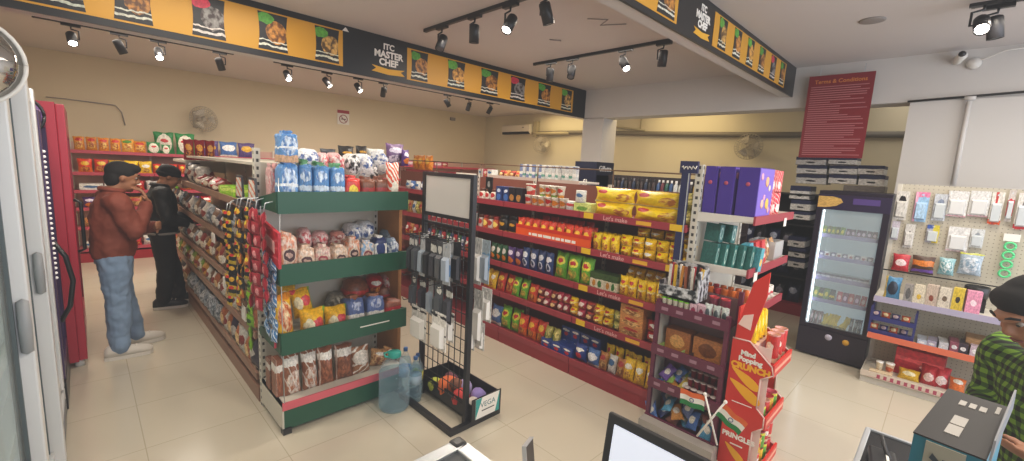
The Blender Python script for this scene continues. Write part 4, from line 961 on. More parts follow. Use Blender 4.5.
# third shelf
rowL(489, 506, 3, X, z3, 'bag', grnd, .18, .07, 'dark green juice pouch', S3, 'drink_pouch', 'packet')
rowL(506, 521, 2, X, z3, 'bag', purp, .18, .07, 'purple biscuit packet', S3, 'biscuit_packet', 'packet')
rowL(521, 552, 4, X, z3, 'bag', navyp, .21, .07, 'navy cookie packet', S3, 'cookie_packet', 'packet')
rowL(552, 591, 3, X, z3, 'bag', grn, .235, .09, 'bright green crisp bag', S3, 'crisp_bag', 'packet', lean=.08)
rowL(589, 618, 2, X, z3, 'box', gblk, .14, .12, 'dark green soup carton', S3, 'soup_carton', 'box')
rowL(617, 664, 5, X, z3, 'bag', yelred, .16, .08, 'standing yellow packet', S3, 'noodle_packet', 'packet', depth=2)
rowL(625, 662, 4, X, z3 + .14, 'bag', yelw, .08, .12, 'flat yellow packet laid on others', S3, 'noodle_packet', 'packet', back=.12)
# fourth shelf
rowL(481, 494, 2, X, z4, 'bag', yelw, .19, .07, 'yellow snack packet', S4, 'snack_packet', 'packet', lean=.25)
rowL(494, 511, 2, X, z4, 'bag', redo, .19, .07, 'red orange snack packet', S4, 'snack_packet', 'packet', lean=.25)
rowL(509, 525, 2, X, z4, 'bag', grn, .19, .07, 'green snack packet', S4, 'snack_packet', 'packet', lean=.25)
rowL(525, 535, 1, X, z4, 'bag', orng, .17, .07, 'orange snack packet', S4, 'snack_packet', 'packet', lean=.2)
rowL(535, 555, 3, X, z4, 'bag', [brownb, pinkb], .085, .1, 'brown biscuit roll', S4, 'biscuit_packet', 'packet', layers=2)
rowL(555, 567, 2, X, z4, 'bag', pinkb, .09, .1, 'crimson biscuit roll', S4, 'biscuit_packet', 'packet', layers=2)
rowL(567, 600, 4, X, z4, 'bag', [yelred, pinkb, brownb], .085, .11, 'mixed yellow pink biscuit packet', S4, 'biscuit_packet', 'packet', layers=2)
rowL(590, 620, 3, X, z4, 'bag', [tanb, yelred, gyel], .08, .12, 'tan biscuit packet', S4, 'biscuit_packet', 'packet', layers=2)
rowL(618, 642, 1, X, z4, 'box', tanb, .085, .14, 'large tan biscuit carton', S4, 'biscuit_carton', 'box', layers=3)
rowL(642, 662, 1, X, z4, 'bag', redp, .085, .12, 'red biscuit packet stacked by sweet rack', S4, 'biscuit_packet', 'packet', layers=2)
# bottom shelf
rowL(488, 499, 1, X, z5, 'bag', bluw, .2, .08, 'pale blue bag', S5, 'snack_packet', 'packet', lean=.15)
rowL(498, 517, 2, X, z5, 'bag', grn, .23, .1, 'green pouch bag', S5, 'snack_packet', 'packet', lean=.15)
rowL(515, 543, 3, X, z5, 'bag', orng, .21, .09, 'orange pouch', S5, 'snack_packet', 'packet', lean=.15)
rowL(541, 556, 2, X, z5, 'bag', (gyel[0],), .19, .09, 'olive yellow pouch', S5, 'snack_packet', 'packet', lean=.15)
rowL(541, 572, 3, X, z5, 'box', blub, .09, .12, 'navy biscuit carton', S5, 'biscuit_carton', 'box', back=.02)
rowL(560, 600, 4, X, z5, 'box', blub, .11, .12, 'dark blue packet', 'bottom red shelf, stacked', 'biscuit_carton', 'box', layers=2, back=.14)
rowL(572, 597, 2, X, z5, 'bag', [blub, bluw], .15, .09, 'blue white packet', S5, 'biscuit_packet', 'packet', back=.02)
rowL(596, 622, 3, X, z5, 'bag', [tanb, whtp, tanb], .15, .08, 'tan white pulse packet', S5, 'pulse_packet', 'packet', lean=.2)
rowL(604, 650, 5, X, z5, 'bag', maggs, .2, .07, 'yellow pasta packet standing behind', S5, 'pasta_packet', 'packet', back=.13)
rowL(620, 654, 3, X, z5, 'bag', yelw, .18, .08, 'yellow white pasta packet', S5, 'pasta_packet', 'packet', lean=.2)
# farther bays seen between bread endcap and wire rack
rowL(404, 425, 6, X, z2, 'bag', [gyel, tanb, whtp], .16, .08, 'small snack pouch', 'far part of second red shelf', 'snack_pouch', 'packet', 'the wire rack')
rowL(404, 425, 5, X, z3, 'bag', [redp, tanb], .18, .08, 'reddish snack pouch', 'far part of third red shelf', 'snack_pouch', 'packet', 'the wire rack')
rowL(427, 474, 14, X, z1 - .29, 'can', [(redp[0], mat('lid_black', '#121214', .3)), (whtp[0], mat('lid_red', '#9c2a22', .4))], .15, .08, 'small tin', 'second red shelf behind the wire rack', 'food_tin', 'tin', 'the wire rack post')
rowL(426, 472, 12, X, z3, 'bag', [navyp, redp, grnd], .17, .07, 'small pouch', 'third red shelf behind the wire rack', 'snack_pouch', 'packet', 'the rack post')
# raised toiletries shelf, dark bottles, stand goods
for a, b_, n, col in ((520, 545, 8, '#7c8fb8'), (545, 576, 9, '#c9cfcf')):
    rowL(a, b_, n, 3.43, 1.64, 'box', [(pk(col, ('b', '#e6e6e2', .3, .5), ('b', '#4f68a0', .8, .92)),), (pk('#d3d6d4', ('b', '#5f9a8c', .2, .36)),)], .15, .05, 'blue white toiletry carton' if a == 520 else 'white toiletry carton', 'raised shelf over red aisle', 'toiletry_carton', 'box', back=.01)
rowL(497, 519, 4, 3.43, 1.62, 'bag', [brownb, tanb], .09, .1, 'brown pouch', 'raised shelf over red aisle', 'snack_pouch', 'packet')
rowL(478, 492, 3, 3.43, 1.62, 'box', [whtp, pinkb], .09, .1, 'pale carton', 'raised shelf end over red aisle', 'food_carton', 'box')
for a, b_, n, ms, d_, nm_ in ((612, 655, 11, [(pk('#2b2320'), mat('lid_black', '#121214', .3)), (pk('#3a2a28'), mat('lid_black', '#121214', .3)), (pk('#22304a'), mat('lid_grey', '#77777a', .4))], 'dark bottle', 'toiletry_bottle'),
                              (655, 672, 4, [(pk('#2f4f7c'), wtxt), (pk('#6a2a35'), wtxt), (pk('#1f5a4c'), wtxt)], 'coloured bottle', 'toiletry_bottle'), (672, 682, 2, [(pk('#c9cdc9'), wtxt)], 'white bottle', 'toiletry_bottle'), (682, 697, 3, [(pk('#b8962c'), mat('lid_black', '#121214', .3)), (pk('#262024'), wtxt)], 'amber or black bottle', 'toiletry_bottle')):
    rowL(a, b_, n, 4.75, 1.5, 'bottle', ms, .19, .07, d_, 'dark shelf behind the red aisle', nm_, 'bottle')
for i, (zz, n) in enumerate(((1.015, 4), (1.365, 4))):
    for k in range(n): put('razor_pack', 'packet', f'{ORD[k]} pale blister pack along the {"lower" if i == 0 else "upper"} shelf of the navy stand', 'box', (pk('#3f4a6a', ('b', '#9aa4b8', .5, .8)),), (5.02 + k * .09, 3.55, zz), (.07, .03, .2), (0, 0, 0), 'packs on the navy stand')
# ------------------------------------------------------------------ bread endcap goods (face -Y at Y = 2.75)
Ye = 2.75; C1, C2, C3, C4 = 'top tray of the green endcap', 'second tray of the green endcap', 'third tray of the green endcap', 'base shelf of the green endcap'
AP = 'the aisle post'
blb = (pk('#5d8cc0', ('p', '#c9d8e8', '#3f74b4', .5, .55, .4, .3), ('b', '#d0a888', 0, .24), ('b', '#dfe4ea', .44, .5), ('b', '#3f78b4', .84, 1.0)),)
blb2 = (pk('#4a80b8', ('b', '#c4d4e4', .35, .46), ('b', '#a46a48', 0, .26), ('p', '#c9d8e6', '#3a70b0', .5, .66, .36, .12), ('b', '#4a8a5c', .88, 1)),)
redl = (pk('#c9342c', ('e', '#f0d03c', .5, .5, .3, .2), ('b', '#e08a3c', 0, .2)),)
brl = (pk('#7c4630', ('b', '#b02f2c', .45, .62), ('b', '#d9c0a0', .2, .28)),)
chk = (pk('#d9563c', ('s', '#f0e8dc', 6, 4, .45), ('e', '#f2e8d8', .5, .4, .24, .16)),)
whb = (pk('#cfd3d8', ('p', '#e6e6e6', '#3f5a94', .5, .5, .5, .4), ('e', '#d9dadc', .5, .3, .3, .16)),)
bw = (pk('#d8d8d4', ('p', '#e8e8e8', '#22232a', .5, .55, .5, .42)),)
pnk = (pk('#d9a8a8', ('p', '#e8d8d4', '#c9525a', .5, .6, .5, .3)),)
def oval(base, lab): return (pk(base, ('p', base, '#e6d4c4', .5, .5, .6, .6), ('e', '#dcc4ac', .5, .5, .36, .17), ('e', lab, .5, .5, .3, .13), ('e', '#c9a898', .5, .5, .2, .05), ('b', '#cf6a62', .06, .24)),)
bo, bp, bc, bb = oval('#d98a66', '#4a2a30'), oval('#cf9c92', '#a8404c'), oval('#d6b294', '#5a3a3c'), oval('#7fa6cc', '#8a3a44')
bn = (pk('#e2e0da', ('e', '#2f3f74', .5, .55, .34, .2), ('b', '#243263', .72, .9)),)
yb_ = (pk('#eab41c', ('p', '#f2d8a8', '#c9602c', .55, .55, .34, .3), ('b', '#d0405c', 0, .16), ('b', '#e08a1c', .86, 1)),)
yb2 = (pk('#efb71c', ('e', '#d9484c', .62, .55, .24, .18), ('e', '#f2e6c0', .3, .5, .16, .22), ('v', '#7aa83c', .9, 1.0)),)
brn = (pk('#86492f', ('b', '#e2ded6', .62, .86), ('e', '#c9a07c', .5, .3, .34, .14)),)
brw = (pk('#8a5238', ('b', '#56699c', .46, .9), ('b', '#e2ded6', .26, .46), ('p', '#b8c0d4', '#4a5f9a', .5, .7, .3, .14)),)
brr = (pk('#8a4a34', ('b', '#c2303c', .2, .62), ('e', '#f0d8d0', .5, .4, .26, .12)),)
clr = (pk('#8f5a40', ('p', '#a86a4a', '#d9cfc6', .6, .3, .5, .3), ('s', '#d6cdc6', 2.2, 2.6, .16), ('b', '#dedad4', .7, .9)),)
clr2 = (pk('#8a523a', ('p', '#9a5f44', '#70402c', .5, .35, .5, .35), ('b', '#dedad4', .66, .86), ('v', '#c9b8ac', .08, .14)),)
cash = (pk('#b98a5c', ('p', '#d0a878', '#8a5230', .5, .45, .5, .45), ('e', '#e0dcd4', .5, .7, .3, .1)),)
def pe_(x0, x1, y0, y1, Y, name, cat, label, kind, mats, d, rot=(0, 0, 0), zbase=None, group=None, var=None):
    """one article filling the picture rectangle on the plane Y (facing -Y)"""
    a, b_ = onY((x0 + x1) / 2, y1, Y), onY((x0 + x1) / 2, y0, Y)
    w = abs(onY(x1, (y0 + y1) / 2, Y).x - onY(x0, (y0 + y1) / 2, Y).x); z0 = a.z if zbase is None else zbase
    return put(name, cat, label, kind, mats, ((a.x + b_.x) / 2, Y + d / 2, z0), (w, d, max(.03, b_.z - z0)), rot, group, var)
# top tray (items stand on z = 1.435)
zt = 1.436
pe_(280, 299, 160, 192, 2.80, 'bread_loaf', 'bread', 'tall blue bread bag at the aisle corner of top tray', 'loaf', blb, .11, zbase=zt)
pe_(280, 299, 131, 163, 2.81, 'bread_loaf', 'bread', 'blue bread bag with green tie stacked on the tall blue bag', 'loaf', blb, .11)
for i, (a, b_) in enumerate(((299, 313), (314, 330), (331, 346))):
    pe_(a, b_, 160 + i * 2, 192, 2.80, 'bread_loaf', 'bread', f'{ORD[i]} short blue bread bag beside the tall one, top green tray', 'loaf', blb2, .12, zbase=zt)
pe_(346, 361, 176, 192, 2.80, 'bread_loaf', 'bread', 'red and yellow bread packet on top green tray', 'loaf', redl, .12, zbase=zt)
pe_(362, 376, 177, 192, 2.80, 'bread_loaf', 'bread', 'brown loaf with red band on top green tray', 'loaf', brl, .12, zbase=zt)
pe_(376, 389, 177, 192, 2.80, 'bread_loaf', 'bread', 'dark brown loaf second from the checked packet, top tray', 'loaf', brl, .12, zbase=zt)
pe_(389, 402, 163, 192, 2.79, 'rusk_packet', 'packet', 'red and white zigzag rusk packet at top tray end', 'bag', chk, .09, zbase=zt)
for i, (a, b_) in enumerate(((270, 275), (275, 280))):
    pe_(a, b_, 164, 190, 2.98 + .0 * i, 'bread_loaf', 'bread', f'{"first" if i == 0 else "second"} pale bread bag squeezed beside the perforated aisle post', 'loaf', pnk, .1, zbase=zt)
for i, (a, b_, c, d_, ms, lb) in enumerate(((300, 322, 148, 166, whb, 'white and blue bread bag lying behind the short blue bags'), (322, 334, 152, 168, pnk, 'pink and white bread bag lying in the top tray middle'), (334, 348, 152, 170, pnk, 'pink and white bread bag, second, lying in the top tray'),
        (348, 364, 153, 172, bw, 'crumpled white and black bread bag in the top tray'), (361, 377, 153, 174, whb, 'crumpled white and navy bread bag in the top tray'), (376, 391, 150, 170, whb, 'white bag with blue print behind the zigzag packet'), (370, 384, 163, 178, bw, 'dark striped bag lying over the brown loaves'))):
    pe_(a, b_, c, d_ + 6, 2.98, 'bread_bag', 'bread', lb, 'lump', ms, .2, (0, jit(.2), jit(.3)))
# second tray
zt = 1.001
for i, (a, b_, c, ms, lb) in enumerate(((280, 298, 233, bo, 'tall orange bun pack with dark oval label, second green tray'), (299, 316, 246, bc, 'tan bun pack with dark oval label, second green tray'), (317, 332, 245, bp, 'pink bun pack with red oval label, second green tray'),
        (333, 348, 245, bc, 'tan bun pack between pink and orange packs, second tray'), (348, 361, 238, bo, 'orange bun pack leaning in the second green tray'), (362, 375, 241, bb, 'blue bun pack with red oval, second green tray'), (376, 388, 236, bn, 'white bun pack with navy oval, second green tray'))):
    pe_(a, b_, c, 262, 2.80, 'bun_pack', 'bread', lb, 'loaf', ms, .12, zbase=zt, rot=(0, 0, jit(.15)))
pe_(388, 402, 238, 262, 2.80, 'bun_pack', 'bread', 'clear bag with blue and yellow print at second tray end', 'lump', (pk('#7488a0', ('p', '#d0d6dc', '#3f5a8a', .5, .5, .5, .4), ('e', '#c9cf4c', .5, .25, .2, .1)),), .14, zbase=zt)
for i, (a, b_, c, d_, ms, lb) in enumerate(((301, 316, 229, 248, pnk, 'pink bun bag lying behind the tall orange pack'), (317, 334, 232, 248, pnk, 'pink bun bag lying in the middle of second tray'), (334, 350, 232, 248, (pk('#c9867c', ('p', '#e0cfc8', '#a84a4c', .5, .5, .5, .4)),), 'rosy bun bag lying behind the tan pack'),
        (350, 364, 224, 242, whb, 'white bag with navy print behind the blue pack'), (365, 382, 221, 240, whb, 'white bag with navy letters behind white bun pack'), (385, 403, 230, 250, (pk('#5a6878', ('p', '#8a98a8', '#3a4656', .5, .5, .5, .4)),), 'smoky blue bag at the far end of second tray'))):
    pe_(a, b_, c, d_ + 8, 2.97, 'bread_bag', 'bread', lb, 'lump', ms, .2, (0, jit(.2), jit(.3)))
# third tray
zt = .561
pe_(275, 299, 297, 335, 2.79, 'rusk_packet', 'packet', 'large yellow rusk packet with pink base leaning at aisle corner', 'bag', yb_, .1, (-.15, 0, .25), zbase=zt)
pe_(297, 318, 290, 318, 2.9, 'rusk_packet', 'packet', 'yellow rusk packet leaning on top of its neighbours', 'bag', yb2, .1, (-.2, -.15, 0))
pe_(303, 329, 311, 330, 2.79, 'rusk_packet', 'packet', 'flat yellow rusk packet in front, middle of third tray', 'bag', yb2, .14, zbase=zt)
pe_(328, 351, 308, 326, 2.79, 'rusk_packet', 'packet', 'flat yellow rusk packet beside the brown loaves', 'bag', yb2, .14, zbase=zt)
pe_(281, 300, 288, 300, 2.95, 'rusk_packet', 'packet', 'yellow rusk packet lying behind the large leaning one', 'bag', yb2, .16)
for i, (a, b_, c, ms, lb) in enumerate(((349, 366, 298, brw, 'brown loaf with blue and white label, aisle side'), (369, 386, 296, brw, 'brown loaf with blue and white label beside red label'), (387, 403, 300, brr, 'brown loaf with red label at third tray end'))):
    pe_(a, b_, c, 324 - i * 3, 2.80, 'bread_loaf', 'bread', lb, 'loaf', ms, .13, (-.1, 0, jit(.2)), zbase=zt)
for i, (a, b_, c, d_, ms, lb) in enumerate(((330, 350, 295, 314, (pk('#8a8478', ('p', '#a8a498', '#5a5448', .5, .5, .5, .4)),), 'greyish bread bag behind flat yellow packets'), (347, 373, 280, 304, brl, 'brown loaf bag piled above the blue label loaves'), (372, 388, 277, 292, redp, 'red and white packet on top of the third tray pile'), (380, 403, 284, 304, brl, 'brown loaf bag behind the red label loaf'), (388, 402, 275, 290, pnk, 'dark pink packet on top of third tray pile end'))):
    pe_(a, b_, c, d_ + 4, 2.98, 'bread_bag', 'bread', lb, 'lump', ms, .2, (0, jit(.15), jit(.3)))
# base shelf
zt = .212
for i, (a, b_, c, ms, lb) in enumerate(((286, 304, 357, clr, 'striped brown bread packet with white label by aisle corner'), (305, 321, 353, clr, 'striped brown bread packet, second from the aisle corner'), (321, 337, 350, clr2, 'plain brown bread packet with white label, base shelf'),
        (338, 356, 347, clr2, 'brown bread packet with tall clear fold, base shelf'), (355, 373, 349, (pk('#9a6a4c', ('e', '#d8d2ca', .5, .6, .42, .26), ('s', '#e0d8d0', 4, -2, .3)),), 'shiny clear wrapped bread packet on endcap base shelf'))):
    pe_(a, b_, c, 400 - i * 5, 2.80, 'bread_packet', 'bread', lb, 'bag', ms, .1, (-.12, 0, jit(.12)), zbase=zt)
for i, (a, b_) in enumerate(((270, 276), (276, 283))):
    pe_(a, b_, 360, 404, 2.86 + .12 * (1 - i), 'bread_packet', 'bread', f'tan bread packet stood at the side of base shelf, {"rear" if i == 0 else "front"} one', 'box', clr2, .09, zbase=zt)
pe_(372, 389, 352, 384, 2.83, 'nut_packet', 'packet', 'tilted clear packet of tan biscuits near the water jar', 'bag', cash, .1, (-.25, .25, 0), zbase=zt)
pe_(384, 402, 350, 380, 2.86, 'nut_packet', 'packet', 'clear tan packet with pale label behind the water jar', 'bag', cash, .1, (-.25, .35, 0), zbase=zt)

# hanging goods on the aisle side of the endcap
def px_(x0, x1, y0, y1, X, name, cat, label, kind, mats, d, rot=(0, 0, FL), group=None, parent=None, zbase=None):
    c0, c1 = onX(x0, (y0 + y1) / 2, X), onX(x1, (y0 + y1) / 2, X); a, b_ = onX((x0 + x1) / 2, y1, X), onX((x0 + x1) / 2, y0, X)
    z0 = a.z if zbase is None else zbase
    return put(name, cat, label, kind, mats, (X, (c0.y + c1.y) / 2, z0), (abs(c0.y - c1.y), d, b_.z - z0), rot, group)
t = thing('hanging_card', 'red angled snack card hung on the endcap side', 'display card', (.78, 2.86, 1.1))
obj('card', MB().prism([(.2, .27), (-.2, .21), (-.2, .0), (.2, .1)], 'x', -.008, .008), pk('#b3202e', ('s', '#c9525c', 5, 3, .2)), t)
obj('card_print', MB().prism([(.14, .2), (-.14, .15), (-.14, .08), (.14, .14)], 'x', -.0095, -.0081), mat('card_pale', '#d9a5a2', .5), t)
obj('hook', MB().tube([(0, .15, .25), (0, .15, .33), (.03, .15, .33)], .003, 5), alu, t)
strip_m = {'ye': (pk('#c9a92c', ('b', '#1c1a18', .35, .7), ('e', '#c92c2c', .5, .8, .3, .12)),), 'bk': (pk('#1d1a1c', ('e', '#d9a52c', .5, .6, .3, .2)),), 'rd': (pk('#a3202f', ('e', '#d98a8a', .5, .5, .2, .3)),), 'or': (pk('#c9702c', ('b', '#2a2024', 0, .3), ('e', '#e8d23c', .5, .7, .3, .15)),), 'gn': (pk('#7aa81f', ('e', '#2c4a1c', .5, .5, .3, .2)),), 'bl': (pk('#4a7cb0', ('s', '#d3dce6', 2, 3, .35)),)}
def strip(label, Xs, Ys, ztop, n, seq, w, h):
    t = thing('sachet_strip', label, 'packet strip', (Xs, Ys, ztop), FL + jit(.3), 'hanging sachet strips')
    obj('hanger', MB().tube([(0, 0, 0), (0, .01, .05), (.0, .05, .06)], .004, 5), alu, t)
    for k in range(n):
        link('sachet', kmesh('bag', strip_m[seq[k % len(seq)]], k % 3), t, (jit(.006), jit(.006), -(k + 1) * h), (jit(.12), 0, jit(.25)), (w, .028, h * 1.02))
k = 0
for lb, Xs, Ys, zt_, n, seq in (('yellow and black sachet strip hung farthest along the beige shelf', .72, 3.62, 1.34, 9, ['ye', 'bk', 'ye']), ('black sachet strip between two yellow strips on beige shelf', .71, 3.47, 1.37, 8, ['bk', 'ye', 'bk']), ('orange and black sachet strip near the middle of the cluster', .72, 3.33, 1.40, 9, ['or', 'bk', 'or', 'ye']),
        ('dark sachet strip beside the green strip on beige shelf', .71, 3.2, 1.41, 8, ['bk', 'or', 'bk']), ('yellow sachet strip ending in green packets', .72, 3.08, 1.42, 12, ['ye', 'or', 'bk', 'ye', 'or', 'ye', 'gn', 'gn', 'gn', 'gn', 'gn', 'gn']), ('red sachet strip farther from the endcap corner', .71, 2.97, 1.43, 8, ['rd']), ('red sachet strip closest to the endcap corner', .72, 2.88, 1.43, 8, ['rd']), ('short red sachet strip just under the red card', .74, 2.8, 1.42, 7, ['rd'])):
    strip(lb, Xs, Ys, zt_, n, seq, .085, .078)
for i, y in enumerate((2.93, 2.86, 2.79)):
    strip(f'blue and white sachet strip on endcap side, {ORD[i]} from the post', .775, y, 1.18 - .02 * i, 7, ['bl'], .06, .075)
# triangular packs on top bracket
for i, x in enumerate((241, 254)):
    c = onX(x, 192, .78)
    t = thing('triangle_pack', f'dark framed triangular pack with orange picture, {"farther from" if i == 0 else "closer to"} the endcap', 'packet', (.78, c.y, 1.44), FL)
    obj('pack_body', MB().prism([(-.1, 0), (.1, 0), (.07, .16), (-.07, .16)], 'y', -.012, .0), mat('frame_dark', '#2c3038', .4), t); obj('pack_face', MB().prism([(-.08, .015), (.08, .015), (.06, .145), (-.06, .145)], 'y', -.0135, -.0121), pk('#d9d6ce', ('s', '#d0642c', 2.2, 1.4, .3)), t)
c = onX(247, 206, .77)
v = put('wire_tray', 'tray', 'small dark tray holding the triangular packs above sachet strips', 'tray', (mat('frame_dark', '#2c3038', .4),), (.79, c.y, 1.405), (.44, .1, .03), (0, 0, FL))

# ------------------------------------------------------------------ beige snack shelves
mut = [(pk('#7a5a44', ('e', '#d9d2c4', .5, .6, .3, .16)),), (pk('#a8603a', ('e', '#e2c08a', .5, .5, .3, .2)),), (pk('#c9c4ba', ('e', '#8a3a34', .5, .6, .3, .15)),), (pk('#3a3440', ('e', '#b8b0a8', .5, .6, .3, .15)),), (pk('#b8863a', ('e', '#7a2a20', .5, .6, .3, .14)),), (pk('#8a3a34', ('e', '#e0d0b8', .5, .5, .3, .2)),)]
sil = [(pk('#8f9499', ('p', '#b8bcc0', '#5f656c', .5, .5, .5, .45)),), (pk('#77808a', ('p', '#a0a8b0', '#4a525a', .5, .5, .5, .45)),)]
whs = ['base shelf of the beige aisle', 'low shelf of the beige aisle', 'middle shelf of the beige aisle', 'upper shelf of the beige aisle', 'top shelf of the beige aisle']
def rowY(y0, y1, n, X, z, kind, mats, h, d, desc, where, name, cat, end, lean=.2, back=-.005, fill=1.0):
    w = (y1 - y0) / n
    for i in range(n):
        mm = mats[i % len(mats)] if isinstance(mats, list) else mats
        put(name, cat, f'{ordn(i)} {desc} from {end}, {where}', kind, mm, (X + back + d / 2, y0 + (i + .5) * w, z), (w * fill, d * 1.1, h * random.uniform(1.05, 1.3)), (jit(.04) + lean * .4, jit(.12), FL + jit(.25)), f'{desc}s, {where}')
EC = 'the bread endcap'
rowY(3.3, 4.4, 8, .8, .2, 'bag', [mut[3], mut[1], mut[2], mut[1]], .2, .09, 'brown or dark snack bag', whs[0], 'snack_bag', 'packet', EC)
rowY(4.4, 5.9, 9, .8, .2, 'bag', sil, .18, .12, 'silver snack bag', whs[0], 'snack_bag', 'packet', EC, lean=.5)
rowY(5.9, 6.9, 6, .8, .2, 'bag', mut, .18, .1, 'mixed snack bag', whs[0], 'snack_bag', 'packet', EC)
rowY(3.3, 4.8, 12, .8, .5, 'bag', [mut[1], mut[2], mut[0]], .16, .09, 'brown snack bag', whs[1], 'snack_bag', 'packet', EC)
rowY(4.8, 6.9, 14, .8, .5, 'bag', [mut[2], mut[4], (pk('#7a9a2c', ('e', '#e8e0c8', .5, .6, .3, .15)),)], .16, .09, 'pale or green snack bag', whs[1], 'snack_bag', 'packet', EC)
rowY(3.3, 5.1, 14, .8, .76, 'bag', [mut[0], mut[5], mut[4]], .18, .09, 'reddish snack bag', whs[2], 'snack_bag', 'packet', EC)
rowY(5.1, 6.9, 12, .8, .76, 'bag', [mut[0], mut[2], sil[0]], .16, .1, 'dull snack bag', whs[2], 'snack_bag', 'packet', EC)
rowY(3.6, 6.9, 18, .8, 1.08, 'bag', [mut[0], sil[0], mut[2], mut[3]], .17, .12, 'brown silver snack bag', whs[3], 'snack_bag', 'packet', EC, lean=.5)
rowY(3.75, 4.35, 3, .82, 1.4, 'box', (pk('#8fc22c', ('b', '#c9e06c', .6, .9)),), .075, .2, 'lime green carton', whs[4], 'snack_carton', 'box', EC, lean=0)
rowY(4.4, 5.3, 7, .82, 1.4, 'bag', [mut[5], redp, (pk('#c9b8a8'),)], .1, .14, 'small red packet', whs[4], 'snack_packet', 'packet', EC)
rowY(5.3, 6.0, 4, .82, 1.4, 'lump', [mut[2], mut[3]], .18, .16, 'striped snack bag', whs[4], 'snack_bag', 'packet', EC, lean=0)
v = obj('price_card', MB().box(.765, .775, 4.0, 4.08, .66, .75), wtag); tag(v, 'white price card on the beige aisle low shelf edge', 'price tag')
v = obj('price_card', MB().box(.765, .775, 3.42, 3.52, .56, .66), wtag); tag(v, 'white price card below the yellow sachet strips', 'price tag')
v = obj('price_card', MB().box(.765, .775, 4.35, 4.45, .98, 1.06), wtag); tag(v, 'white price card on the beige aisle upper shelf edge', 'price tag')
# raised far shelf goods
for i, x in enumerate((.88, .98, 1.08)):
    put('crisp_bag', 'packet', f'dark red crisp bag on the white end shelf, {ORD[i]} from the cooler aisle', 'bag', (pk('#8c1f2a', ('e', '#e0a03c', .5, .6, .3, .16), ('p', '#d98a3c', '#5a1a16', .5, .28, .3, .16)),), (x, 6.12, 1.646), (.1, .07, .23), (0, 0, jit(.2)), 'dark red crisp bags')
# goods on top of the beige gondola seen over the bread
topz = 1.70
v = obj('top_board', MB().box(.84, 1.7, 3.28, 6.0, 1.675, 1.695), offwhite); tag(v, 'white top board over the beige snack shelves', 'shelf board')
for i, (a, b_, c, d_, Yp, ms, lb) in enumerate(((340, 356, 146, 160, 3.36, blck[:1], 'black crisp bag with white crest, over the pink bread bags'), (358, 369, 146, 158, 3.36, blck[:1], 'black crisp bag, closer to the purple bag'), (388, 406, 144, 166, 3.36, (pk('#6a4a78', ('e', '#c9c0d4', .5, .7, .36, .12), ('p', '#c9b8c8', '#4a3458', .5, .3, .4, .2)),), 'large purple crisp bag over the bread endcap'),
        (369, 387, 149, 160, 3.36, whtp, 'pale crisp bag lying by the purple bag'), (404, 411, 150, 166, 3.3, purp, 'small violet crisp bag beside the purple one'), (322, 338, 149, 158, 3.36, (pk('#3a3f48'),), 'dark grey flat packet above the pink bread bags'))):
    pe_(a, b_, c, d_, Yp, 'crisp_bag', 'packet', lb, 'bag', ms, .08)
for i, (a, b_) in enumerate(((411, 417), (416, 423), (422, 430))):
    rowL(a, b_, 1, 3.42, 1.641, 'bag', (pk('#d9862c', ('e', '#e8b84c', .5, .6, .3, .2)),), .21, .1, f'orange crisp bag, {ORD[i]} beyond the purple bag', 'raised red aisle shelf', 'crisp_bag', 'packet')
# on the back of the bread endcap, aisle side: white pouch pair seen through the post
for i, (a, b_, Yp) in enumerate(((224, 232, 5.0), (232, 240, 4.8))): pass
# ------------------------------------------------------------------ goods on the red wall shelves
BW = ['base', 'fifth', 'fourth', 'third', 'second', 'top']
org = (pk('#d98a2c', ('e', '#c9342c', .5, .78, .34, .1), ('p', '#e8c06c', '#a8542c', .5, .42, .34, .22)),)
org2 = (pk('#e0a23c', ('e', '#4f8a34', .5, .8, .36, .1), ('p', '#e8c878', '#b8602c', .5, .42, .34, .22)),)
gw = (pk('#2f8a4c', ('e', '#ece6d8', .5, .5, .36, .4), ('e', '#c42c30', .5, .62, .2, .08)),)
def rowB(x0, x1, n, z, kind, mats, h, d, desc, where, name, cat, back=.03):
    w = (x1 - x0) / n
    for i in range(n):
        mm = mats[i % len(mats)] if isinstance(mats, list) else mats
        put(name, cat, f'{ordn(i)} {desc} from the red cooler, {where}' if n > 1 else f'{desc}, {where}', kind, mm, (x0 + (i + .5) * w, 9.0 + back + d / 2, z), (w * .95, d, h), (jit(.03), jit(.03), jit(.06)), f'{desc}s, {where}')
WS = lambda k: f'{BW[k]} red wall shelf'
rowB(-.06, .46, 4, ZB[5], 'bag', org, .21, .08, 'orange chip bag', WS(5), 'chip_bag', 'packet')
rowB(.46, .62, 1, ZB[5], 'bag', org2, .21, .08, 'green topped chip bag', WS(5), 'chip_bag', 'packet')
rowB(.6, .76, 1, ZB[5], 'bag', org, .19, .08, 'orange chip bag beside the green bags', WS(5), 'chip_bag', 'packet')
rowB(.76, .94, 1, ZB[5], 'bag', gw, .19, .08, 'small white and green chip bag', WS(5), 'chip_bag', 'packet')
rowB(.86, 1.42, 2, ZB[5], 'bag', gw, .36, .12, 'large green white chip bag', WS(5), 'chip_bag', 'packet', back=.12)
rowB(.94, 1.06, 1, ZB[5], 'bag', gw, .16, .06, 'tiny green chip bag in front of large bags', WS(5), 'chip_bag', 'packet', back=.0)
rowB(1.46, 2.3, 3, ZB[5], 'bag', [(pk('#5a4a80', ('e', '#d9a82c', .5, .6, .3, .2)),), bluw], .27, .1, 'blue or purple chip bag', WS(5), 'chip_bag', 'packet')
rowB(-.04, .3, 2, ZB[4], 'bag', [orng, redo], .21, .08, 'orange red chip bag', WS(4), 'chip_bag', 'packet')
rowB(.3, .82, 3, ZB[4], 'bag', [yelw, yelred], .2, .08, 'yellow chip bag', WS(4), 'chip_bag', 'packet')
